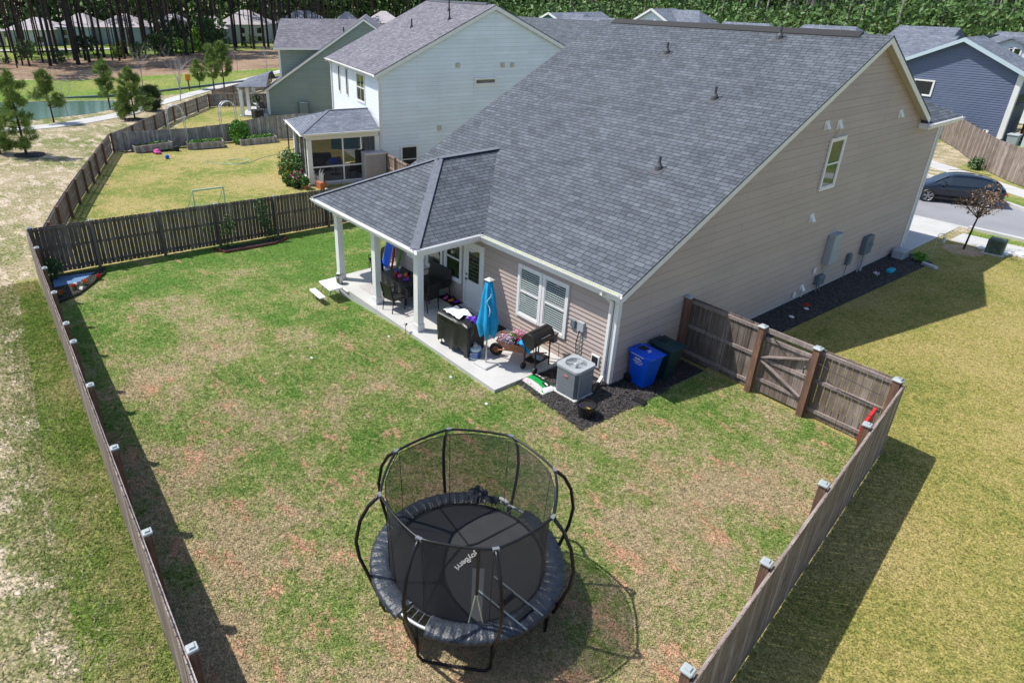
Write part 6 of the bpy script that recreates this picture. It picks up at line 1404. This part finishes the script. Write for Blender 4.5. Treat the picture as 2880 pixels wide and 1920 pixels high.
# ================================================================ street side: car, tree, boxes, blue house
def car():
    t = thing('parked_car', 'dark blue-black estate car parked along the far kerb', 'car', (-1.55, 27.1, .006), R(208)); t.scale = (.82, .84, .86)
    PNT, n, l, b = nodes('dark_blue_paint'); b.inputs['Base Color'].default_value = (.008, .014, .03, 1); b.inputs['Roughness'].default_value = .18; b.inputs['Coat Weight'].default_value = .8; b.inputs['Metallic'].default_value = .3
    # stations from rear (-2.3) to front (2.35): x, half width, bottom, sill belt z, shoulder z, roof z, roof half width
    st = [(-2.34, .72, .42, .6, .9, .92, .6), (-2.2, .86, .28, .6, 1.0, 1.12, .58), (-1.75, .93, .24, .6, 1.02, 1.42, .6), (-1.1, .95, .2, .6, 1.0, 1.56, .64), (-.3, .95, .2, .6, .97, 1.62, .67), (.45, .95, .2, .6, .96, 1.56, .66), (.95, .95, .2, .6, .95, 1.3, .67), (1.32, .94, .2, .6, .94, 1.0, .72), (1.9, .9, .24, .58, .84, .88, .68), (2.25, .8, .3, .5, .68, .72, .6), (2.36, .68, .38, .5, .56, .58, .5)]
    V = []; 
    for x, w, b0, s0, sh, rz0, rw in st: V += [(x, -w*.9, b0), (x, -w, s0), (x, -w*.97, sh), (x, -rw, rz0-.04), (x, -rw*.6, rz0), (x, rw*.6, rz0), (x, rw, rz0-.04), (x, w*.97, sh), (x, w, s0), (x, w*.9, b0)]
    F = [(i*10+k, (i+1)*10+k, (i+1)*10+(k+1) % 10, i*10+(k+1) % 10) for i in range(len(st)-1) for k in range(10)]+[tuple(range(10)), tuple(range(len(V)-1, len(V)-11, -1))]
    m_ = MB(); m_.add(V, F); bd = m_.build('body', PNT, t, world=False, smooth=True); md = bd.modifiers.new('b', 'SUBSURF'); md.levels = md.render_levels = 2
    def lerp3(i, k, f, s, out=.012):
        a = Vector(V[i*10+(2 if s < 0 else 7)]); b_ = Vector(V[i*10+(3 if s < 0 else 6)]); p = a.lerp(b_, f); return p+Vector((0, s*out, .008))
    for s in (-1, 1):
        m_ = MB(); 
        idx = [1, 2, 3, 4, 5, 6]
        for a, b_ in zip(idx[:-1], idx[1:]):
            m_.add([lerp3(a, 0, .14, s, .02), lerp3(b_, 0, .14, s, .02), lerp3(b_, 0, .86, s, -.012), lerp3(a, 0, .86, s, -.012)], [(0, 1, 2, 3)])
        m_.build('side_window', M['glass'], t, world=False)
        MB().rbox((.62, s*1.02-.06, .98), (.82, s*1.02+.09, 1.12), .03).build('mirror', PNT, t, world=False)
        MB().beam((-1.4, s*.945, .3), (1.35, s*.945, .3), .03, .12).build('sill', M['black'], t, world=False)
        for x in (-1.42, 1.43):
            w = MB().lathe([(.2, -.12), (.33, -.12), (.36, -.08), (.36, .08), (.33, .12), (.2, .12)], (0, 0, 0), 24); w.v = [Vector((q.x+x, q.z+s*.86, q.y+.36)) for q in w.v]; wo = w.build('wheel', M['black'], t, world=False, smooth=False)
            r_ = MB().lathe([(.25, -.005), (.27, .015)], (0, 0, 0), 24, cap=False); 
            for k in range(5):
                a = R(72*k+10)
                for da in (-.2, .2): r_.beam((.05*math.cos(a), .05*math.sin(a), .01), (.26*math.cos(a+da), .26*math.sin(a+da), .01), .035, .02)
            r_.lathe([(.06, -.01), (.05, .03)], (0, 0, 0), 10); r_.v = [Vector((q.x+x, s*(.985+q.z), q.y+.36)) for q in r_.v]; r_.build('rim', M['steel'], wo, world=False)
        MB().rbox((2.12, s*.62-.14, .6), (2.3, s*.62+.14, .72), .03).build('headlight', M['steel'], t, world=False)
        MB().rbox((-2.36, s*.62-.2, .78), (-2.24, s*.62+.2, .86), .02).build('tail_light', M['red'], t, world=False)
        MB().tube([(-1.6, s*.56, 1.49), (-.3, s*.62, 1.66), (.5, s*.6, 1.6)], .014).build('roof_rail', M['blackm'], t, world=False)
    m_ = MB(); m_.add([(.6, -.54, 1.45), (.6, .54, 1.45), (1.2, .64, 1.07), (1.2, -.64, 1.07)], [(0, 1, 2, 3)]); m_.v = [v+Vector((.03, 0, .03)) for v in m_.v]; m_.build('windscreen', M['glass'], t, world=False)
    m_ = MB(); m_.add([(-1.74, -.5, 1.37), (-1.74, .5, 1.37), (-2.1, .5, 1.14), (-2.1, -.5, 1.14)], [(0, 1, 2, 3)]); m_.v = [v+Vector((-.02, 0, .03)) for v in m_.v]; m_.build('rear_window', M['glass'], t, world=False)
    MB().box((-2.37, -.26, .5), (-2.33, .26, .62)).build('number_plate', M['white'], t, world=False)
    return t
car()
def leafy_tree(label, loc, h, r, m, seed, n=1400, s=.06, th=.05, sq=(1, 1, .8)):
    t = thing('street_tree', label, 'tree', loc); MB().tube([(0, 0, 0), (.05, .03, h*.4), (.12, .05, h*.7)], [th, th*.8, th*.5], 7).build('trunk', BARKR, t, world=False)
    b_ = MB(); rnd = random.Random(seed); ps = []
    for k in range(12):
        a = rnd.uniform(0, 6.28); e = Vector((math.cos(a)*r*.8, math.sin(a)*r*.8, h*rnd.uniform(.6, 1))); b_.tube([(.08, .04, h*.5), Vector((.08, .04, h*.55)).lerp(e, .6), e], [.02, .014, .006], 4); ps.append(leafball(tuple(e*.85+Vector((0, 0, h*.08))), r*.42, n//12, s, seed+k, (1, 1, .7)))
    b_.build('branches', BARKR, t, world=False); leaves('crown', ps, m, t); return t
leafy_tree('small russet-leaved tree on the grass beside the sidewalk', (1.5, 19.45, 0), 2.7, .85, pm('russet_leaf', (.26, .16, .085), .6, var=.4, vs=6), 4, 800, .045, .04)
solo(MB().lathe([(.7, 0), (.4, .04), (.001, .05)], (0, 0, 0), 14, cap=False), 'tree_mulch', pm('dry_straw', (.42, .3, .18), .9, var=.3, vs=8), 'ring of dry straw at the foot of the russet tree', 'mulch ring', (1.5, 19.45, .006))
t = thing('utility_pedestal', 'dark green utility box on the grass beside the sidewalk', 'utility box', (2.35, 20.0, 0), R(5)); MB().rbox((-.28, -.24, .05), (.28, .24, .62), .04).build('body', pm('mottled_green', (.07, .1, .08), .6, var=.5, vs=7), t, world=False); MB().box((-.36, -.3, 0), (.36, .3, .06)).build('base', M['concrete'], t, world=False)
for i, (u, v) in enumerate(((2762, 701), (2822, 716), (2868, 717))): solo(MB().ball((0, 0, .04), .14, 8, (1.3, .9, .5), .2), 'garden_stone', M['white'], ('white stone between the russet tree and the utility box', 'white stone at the foot of the utility box', 'white stone at the right edge beside the sidewalk')[i], 'stone', tuple(at(u, v)))
fence('right_neighbor_fence', 'weathered fence running down the slope beside the slate-blue house', [(-8.3, 45), (-6.9, 42.6), (-5.5, 40.2), (-4.1, 37.9), (-2.6, 35.6), (-1., 33.8), (.9, 32.2), (2.8, 31.2)], 1, mat='fence', rails='one', caps=False, gap=.006)
t = thing('slate_blue_house', 'slate-blue sided house with white corner trim across the street', 'house', (-8.7, 45, 0)); m_ = MB()
lap_wall(m_, (-12.4, 45, 0), UX, NY, [(0, .1), (7.37, .1), (7.37, 4.72), (3.7, 6.4), (0, 4.75)], .15); lap_wall(m_, (-5.03, 45, 0), (0, 1, 0), (1, 0, 0), [(0, .1), (3, .1), (3, 4.55), (0, 4.55)], .15); m_.build('wall', M['blues'], t)
m_ = MB(); slab(m_, [(-12.9, 44.6, 4.58), (-8.7, 44.6, 6.55), (-8.7, 51, 6.55), (-12.9, 51, 4.58)], .08); slab(m_, [(-4.6, 44.6, 4.58), (-8.7, 44.6, 6.55), (-8.7, 48, 6.55), (-4.6, 48, 4.58)], .08); m_.build('roof', M['roof3'], t)
m_ = MB(); TB = pm('pale_blue_trim', (.5, .62, .7), .5, var=.03)
for a, b_ in (((-12.9, 4.5), (-8.7, 6.47)), ((-4.6, 4.5), (-8.7, 6.47))):
    lo = [(a[0], 44.55, a[1]-.2), (b_[0], 44.55, b_[1]-.2), (b_[0], 44.59, b_[1]-.2), (a[0], 44.59, a[1]-.2)]; m_.hexa(lo, [(p, q, r+.26) for p, q, r in lo])
    lo = [(a[0], 44.6, a[1]-.06), (b_[0], 44.6, b_[1]-.06), (b_[0], 44.98, b_[1]-.06), (a[0], 44.98, a[1]-.06)]; m_.hexa(lo, [(p, q, r+.02) for p, q, r in lo])
m_.build('rake_board', TB, t); MB().box((-5.2, 44.93, .1), (-4.98, 44.975, 4.55)).box((-4.98, 44.93, .1), (-4.9, 45.2, 4.55)).build('corner_board', M['trim'], t)
window(t, (-11.1, 44.97, 2.55), UX, NY, 1.35, 1.1, meet=False, glass='dark'); vent_hood(t, (-5.9, 44.98, .55), NY, UX, .22)
t = thing('blue_house_porch', 'small grey-roofed porch at the side of the slate-blue house', 'porch', (-3.2, 46, 0)); MB().add([(-4.9, 45.6, 3.2), (-1.5, 45.4, 2.75), (-1.2, 49, 2.75), (-4.9, 49, 3.2)], [(0, 1, 2, 3)]).box((-4.9, 45.5, 2.55), (-1.3, 45.65, 2.74)).build('roof', M['roof3'], t)
MB().box((-3.9, 45.5, 0), (-3.65, 45.75, 2.6)).build('column', TB, t); MB().box((-2.0, 45.3, 0), (-1.75, 45.55, 2.6)).build('column', TB, t)
fence('rust_fence', 'reddish fence panel behind the small porch', [(-4.7, 48), (-2.4, 47.6), (0, 47.2)], 1, mat='post', rails=False, caps=False)
solo(MB().hexa([(-.22, -.22, .05), (.22, -.22, .05), (.22, .22, .05), (-.22, .22, .05)], [(-.3, -.3, 1.0), (.3, -.3, 1.0), (.3, .3, 1.0), (-.3, .3, 1.0)]).rbox((-.33, -.33, 1.0), (.33, .33, 1.07), .02), 'wheeled_bin', M['boxgrey'], 'grey wheeled bin beside the corner of the slate-blue house', 'wheeled bin', (-3.9, 43.4, 0))
p = at(2760, 470); plant('shrub', 'small dark shrub at the foot of the right-hand fence', 'shrub', (-3.3, 35.6, 0), [((0, 0, .3), .4, 260, .1, 'bush', (1, 1, 1.1))])
# roofs beyond the ridge
def gable2(name, label, uapex, vapex, y, hw_, drop, L, wall, roof, base=0, face=-1):
    """gable end facing us at depth y; ridge runs away from us along +y or sideways"""
    p = aty(uapex, vapex, y); t = thing(name, label, 'house', (p.x, y, 0)); m_ = MB(); z = p.z
    m_.poly([(p.x-hw_, y, base), (p.x+hw_, y, base), (p.x+hw_, y, z-drop), (p.x, y, z-.1), (p.x-hw_, y, z-drop)]); m_.box((p.x-hw_, y+.02, base), (p.x+hw_, y+L, z-drop)); m_.build('wall', wall, t)
    m_ = MB(); slab(m_, [(p.x-hw_-.3, y-.3, z-drop-.15), (p.x, y-.3, z), (p.x, y+L, z), (p.x-hw_-.3, y+L, z-drop-.15)], .08); slab(m_, [(p.x+hw_+.3, y-.3, z-drop-.15), (p.x, y-.3, z), (p.x, y+L, z), (p.x+hw_+.3, y+L, z-drop-.15)], .08); m_.build('roof', roof, t)
    m_ = MB()
    for s in (-1, 1): m_.beam((p.x+s*(hw_+.3), y-.34, z-drop-.2), (p.x, y-.34, z-.05), .05, .22, (0, 0, 1))
    m_.build('rake_board', M['trim'], t); return t
def ridge_house(name, label, u0, u1, vr, y, depth, drop, wall, roof, hipl=0, hipr=0, base=0, group=None):
    """ridge parallel to the street between two photo columns, slope towards us"""
    a, b_ = aty(u0, vr, y), aty(u1, vr, y); z = (a.z+b_.z)/2; t = thing(name, label, 'house', (a.x, y, 0), 0, group); m_ = MB(); x0, x1 = a.x-hipl, b_.x+hipr
    slab(m_, [(x0, y-depth, z-drop), (x1, y-depth, z-drop), (b_.x, y, z), (a.x, y, z)], .08); slab(m_, [(x0, y+depth, z-drop), (x1, y+depth, z-drop), (b_.x, y, z), (a.x, y, z)], .08)
    if hipl: slab(m_, [(x0, y-depth, z-drop), (a.x, y, z), (x0, y+depth, z-drop)], .08)
    if hipr: slab(m_, [(x1, y-depth, z-drop), (b_.x, y, z), (x1, y+depth, z-drop)], .08)
    m_.build('roof', roof, t)
    for hx, xe, sg in ((hipl, x0+.25, 1), (hipr, x1-.25, -1)):
        if not hx: MB().extr([(y-depth+.45, z-drop+.05), (y+depth-.45, z-drop+.05), (y, z-.12)], xe-.04, xe+.04, 'x').build('gable_end', wall, t)
    MB().box((x0+.4, y-depth+.4, base), (x1-.4, y+depth-.4, z-drop-.05)).build('wall', wall, t); return t
gable2('gabled_house', 'grey-roofed house with a pale gable, seen above the middle of the tan house ridge', 1837, 25, 55, 3.6, 1.9, 4, M['whites'], M['roof3'])
ridge_house('far_street_house', 'broad blue-grey roof right of the pale gable above the ridge', 1850, 1968, 28, 58, 3.2, 2.2, M['pale'], M['roof3'], 0, 2.6)
ridge_house('far_street_house', 'long low grey roof above the tan house ridge with a white gablet', 2035, 2165, 64, 46, 2.5, 1.3, M['pale'], M['roof3'], .3, 1.5)
ridge_house('far_street_house', 'low grey roof with pale end, above the ridge near its vent pipe', 2262, 2410, 72, 46, 3, 1.4, M['pale'], M['roof3'], .5, 1.5)
ridge_house('far_street_house', 'large blue-grey roof directly left of the slate-blue house gable', 2530, 2704, 75, 62, 4.5, 2.4, M['pale'], M['roof3'], .6, .2)
ridge_house('far_street_house', 'lower grey roof wing joined in front of the large blue-grey roof', 2610, 2700, 99, 50, 4.6, 2.2, M['blues'], M['roof3'], 3.0, .2)
gable2('teal_gabled_house', 'small teal-gabled house behind the white house ridge', 1548, 36, 50, 2.6, 1.1, 9, pm('teal_render', (.05, .2, .2), .7), M['roof3'])
ridge_house('far_street_house', 'flat-looking grey roof just right of the teal gable', 1560, 1645, 38, 52, 2.5, 1.1, M['pale'], M['roof3'], 0, 1.2)
ridge_house('far_street_house', 'low grey roof strip left of the tan house ridge end', 1610, 1755, 50, 44, 2.5, 1.2, M['pale'], M['roof3'], .5, 1.2)
ridge_house('dark_roofed_wing', 'dark shingled roof filling the gap between the white gable and the tan roof', 1440, 1760, 54, 31, 7, 3.6, M['pale'], M['roof'], 0, 0)
t = ridge_house('white_street_house', 'white house with a gable and small windows at the right edge', 2805, 2960, 92, 62, 3.4, 1.8, M['whites'], M['roof3'], .5, 0)
g = aty(2852, 106, 56); m_ = MB(); m_.poly([(g.x-4, 56, 0), (g.x+4, 56, 0), (g.x+4, 56, g.z-1.9), (g.x, 56, g.z-.1), (g.x-4, 56, g.z-1.9)]); m_.box((g.x-4, 56.02, 0), (g.x+4, 60, g.z-1.95)); m_.build('front_wall', M['whites'], t)
m_ = MB(); slab(m_, [(g.x-4.3, 55.7, g.z-2.05), (g.x, 55.7, g.z), (g.x, 60, g.z), (g.x-4.3, 60, g.z-2.05)], .08); slab(m_, [(g.x+4.3, 55.7, g.z-2.05), (g.x, 55.7, g.z), (g.x, 60, g.z), (g.x+4.3, 60, g.z-2.05)], .08); m_.build('gable_roof', M['roof3'], t)
MB().box((g.x-4.3, 55.6, g.z-2.2), (g.x+4.3, 55.75, g.z-2.06)).build('belt_trim', M['trim'], t)
for du in (2828, 2850): q_ = aty(du, 157, 56); window(t, (q_.x-.45, 55.99, q_.z-.5), UX, NY, .9, 1.1, glass='glassg')
window(t, (g.x-1.9, 55.99, g.z-5.3), UX, NY, 1.1, 1.4)
# ================================================================ the right-hand wood and the far backdrop
def wood_tree(seed, h, mat, n, size, lab, low=.05):
    rnd = random.Random(seed); t = thing('woodland_tree', lab, 'tree', (0, 0, 0), 0, 'trees of the wood behind the street')
    MB().tube([(0, 0, 0), (rnd.uniform(-.3, .3), rnd.uniform(-.3, .3), h*.5), (rnd.uniform(-.5, .5), 0, h)], [.22, .15, .04], 6).build('trunk', TWIG if seed % 2 else BARK, t, world=False)
    leaves('crown', [leafball((rnd.uniform(-1.5, 1.5), rnd.uniform(-1.5, 1.5), h*(low+(1-low)*k/12)), rnd.uniform(1.1, 2.1), n//13, size, seed*13+k, (1, 1, .75)) for k in range(13)], mat, t); return t
wl = 'bushy tree with a thin trunk in the green wood behind the street houses'
wp = [wood_tree(1, 13, LEAF, 1500, .22, wl), wood_tree(2, 15, LEAFD, 1500, .24, wl, .15), wood_tree(3, 14, LEAFD, 1500, .24, wl, .35), wood_tree(4, 12, LEAF, 1600, .2, wl), wood_tree(5, 17, NEED2, 1300, .26, wl, .4)]
k = 0; wr_ = random.Random(11)
for i in range(170):
    u_ = wr_.uniform(1380, 3050); v_ = 57+(u_-1400)*.032+wr_.uniform(-1, 1)*5-(wr_.random()**2)*34
    p = at(u_, max(v_, -12)); o = wp[i] if i < 5 else copy_tree(wp[wr_.choice((0, 1, 2, 2, 3, 4, 4))]); s = wr_.uniform(.8, 1.25); o.location = (p.x, p.y, p.z); o.scale = (s, s, s*wr_.uniform(.85, 1.15)); o.rotation_euler = (wr_.uniform(-.05, .05), wr_.uniform(-.05, .05), wr_.uniform(0, 6.28))
def backdrop(name, pts, hts, n, size, mat, thick=10):
    Vs = []; Fs = []; k = 0; g = np.random.default_rng(len(name)); P = np.array(pts, float); seg = np.linalg.norm(np.diff(P, axis=0), axis=1); cum = np.concatenate([[0], np.cumsum(seg)])
    s = g.uniform(0, cum[-1], n); x = np.interp(s, cum, P[:, 0])+g.normal(size=n)*thick*.4; y = np.interp(s, cum, P[:, 1])+g.normal(size=n)*thick*.4
    H_ = hts*(.8+.2*np.sin(s*.11)+.12*np.sin(s*.53+1)+.1*np.sin(s*1.7)); z = g.uniform(0, 1, n)**.8*H_-1
    C_ = np.column_stack([x, y, z]); u = g.normal(size=(n, 3)); u /= np.linalg.norm(u, axis=1)[:, None]; t_ = np.cross(u, g.normal(size=(n, 3))); t_ /= np.linalg.norm(t_, axis=1)[:, None]; sz = size*g.uniform(.6, 1.5, n)[:, None]
    V = np.stack([C_-u*sz, C_+t_*sz*.5, C_+u*sz, C_-t_*sz*.5], 1).reshape(-1, 3); return tag(fastmesh(name, V, np.arange(4*n).reshape(-1, 4), mat), kind='stuff')
DW = pm('distant_foliage', (.11, .19, .06), .8, var=.7, vs=.22)
PB = pm('pale_bark', (.26, .23, .21), .9, var=.4, vs=1.5, rand=.85)
def bare_trunk(seed, h, r):
    rnd = random.Random(seed); t = thing('tall_trunk', 'tall thin pale trunk rising among the green trees behind the street', 'tree', (0, 0, 0), 0, 'tall pale trunks in the wood behind the street')
    MB().tube([(0, 0, 0), (rnd.uniform(-.3, .3), rnd.uniform(-.3, .3), h*.5), (rnd.uniform(-.8, .8), 0, h)], [r, r*.8, r*.4], 6).build('trunk', PB, t, world=False)
    leaves('crown', [leafball((rnd.uniform(-1, 1), rnd.uniform(-1, 1), h*rnd.uniform(.8, 1)), 1.2, 60, .3, seed*7+k) for k in range(4)], NEED2, t); return t
bt = [bare_trunk(1, 20, .2), bare_trunk(2, 18, .13), bare_trunk(3, 22, .24)]
for i in range(170):
    u_ = wr_.uniform(1180, 3000); v_ = 72+(u_-1400)*.042+wr_.uniform(-1, 1)*9; p = at(u_, v_)
    o = bt[i] if i < 3 else copy_tree(bt[i % 3]); o.location = (p.x, p.y, p.z); o.rotation_euler = (wr_.uniform(-.04, .04), wr_.uniform(-.04, .04), wr_.uniform(0, 6.28))
backdrop('distant_woods', [(-190, -70), (-178, 10), (-178, 60), (-170, 110), (-140, 150), (-60, 190), (20, 190), (80, 170)], 19, 110000, .65, DW, 12)
backdrop('distant_wood_floor', [(-170, 110), (-110, 140), (-50, 160), (10, 165), (60, 150)], 9, 40000, .5, LEAFD, 20)
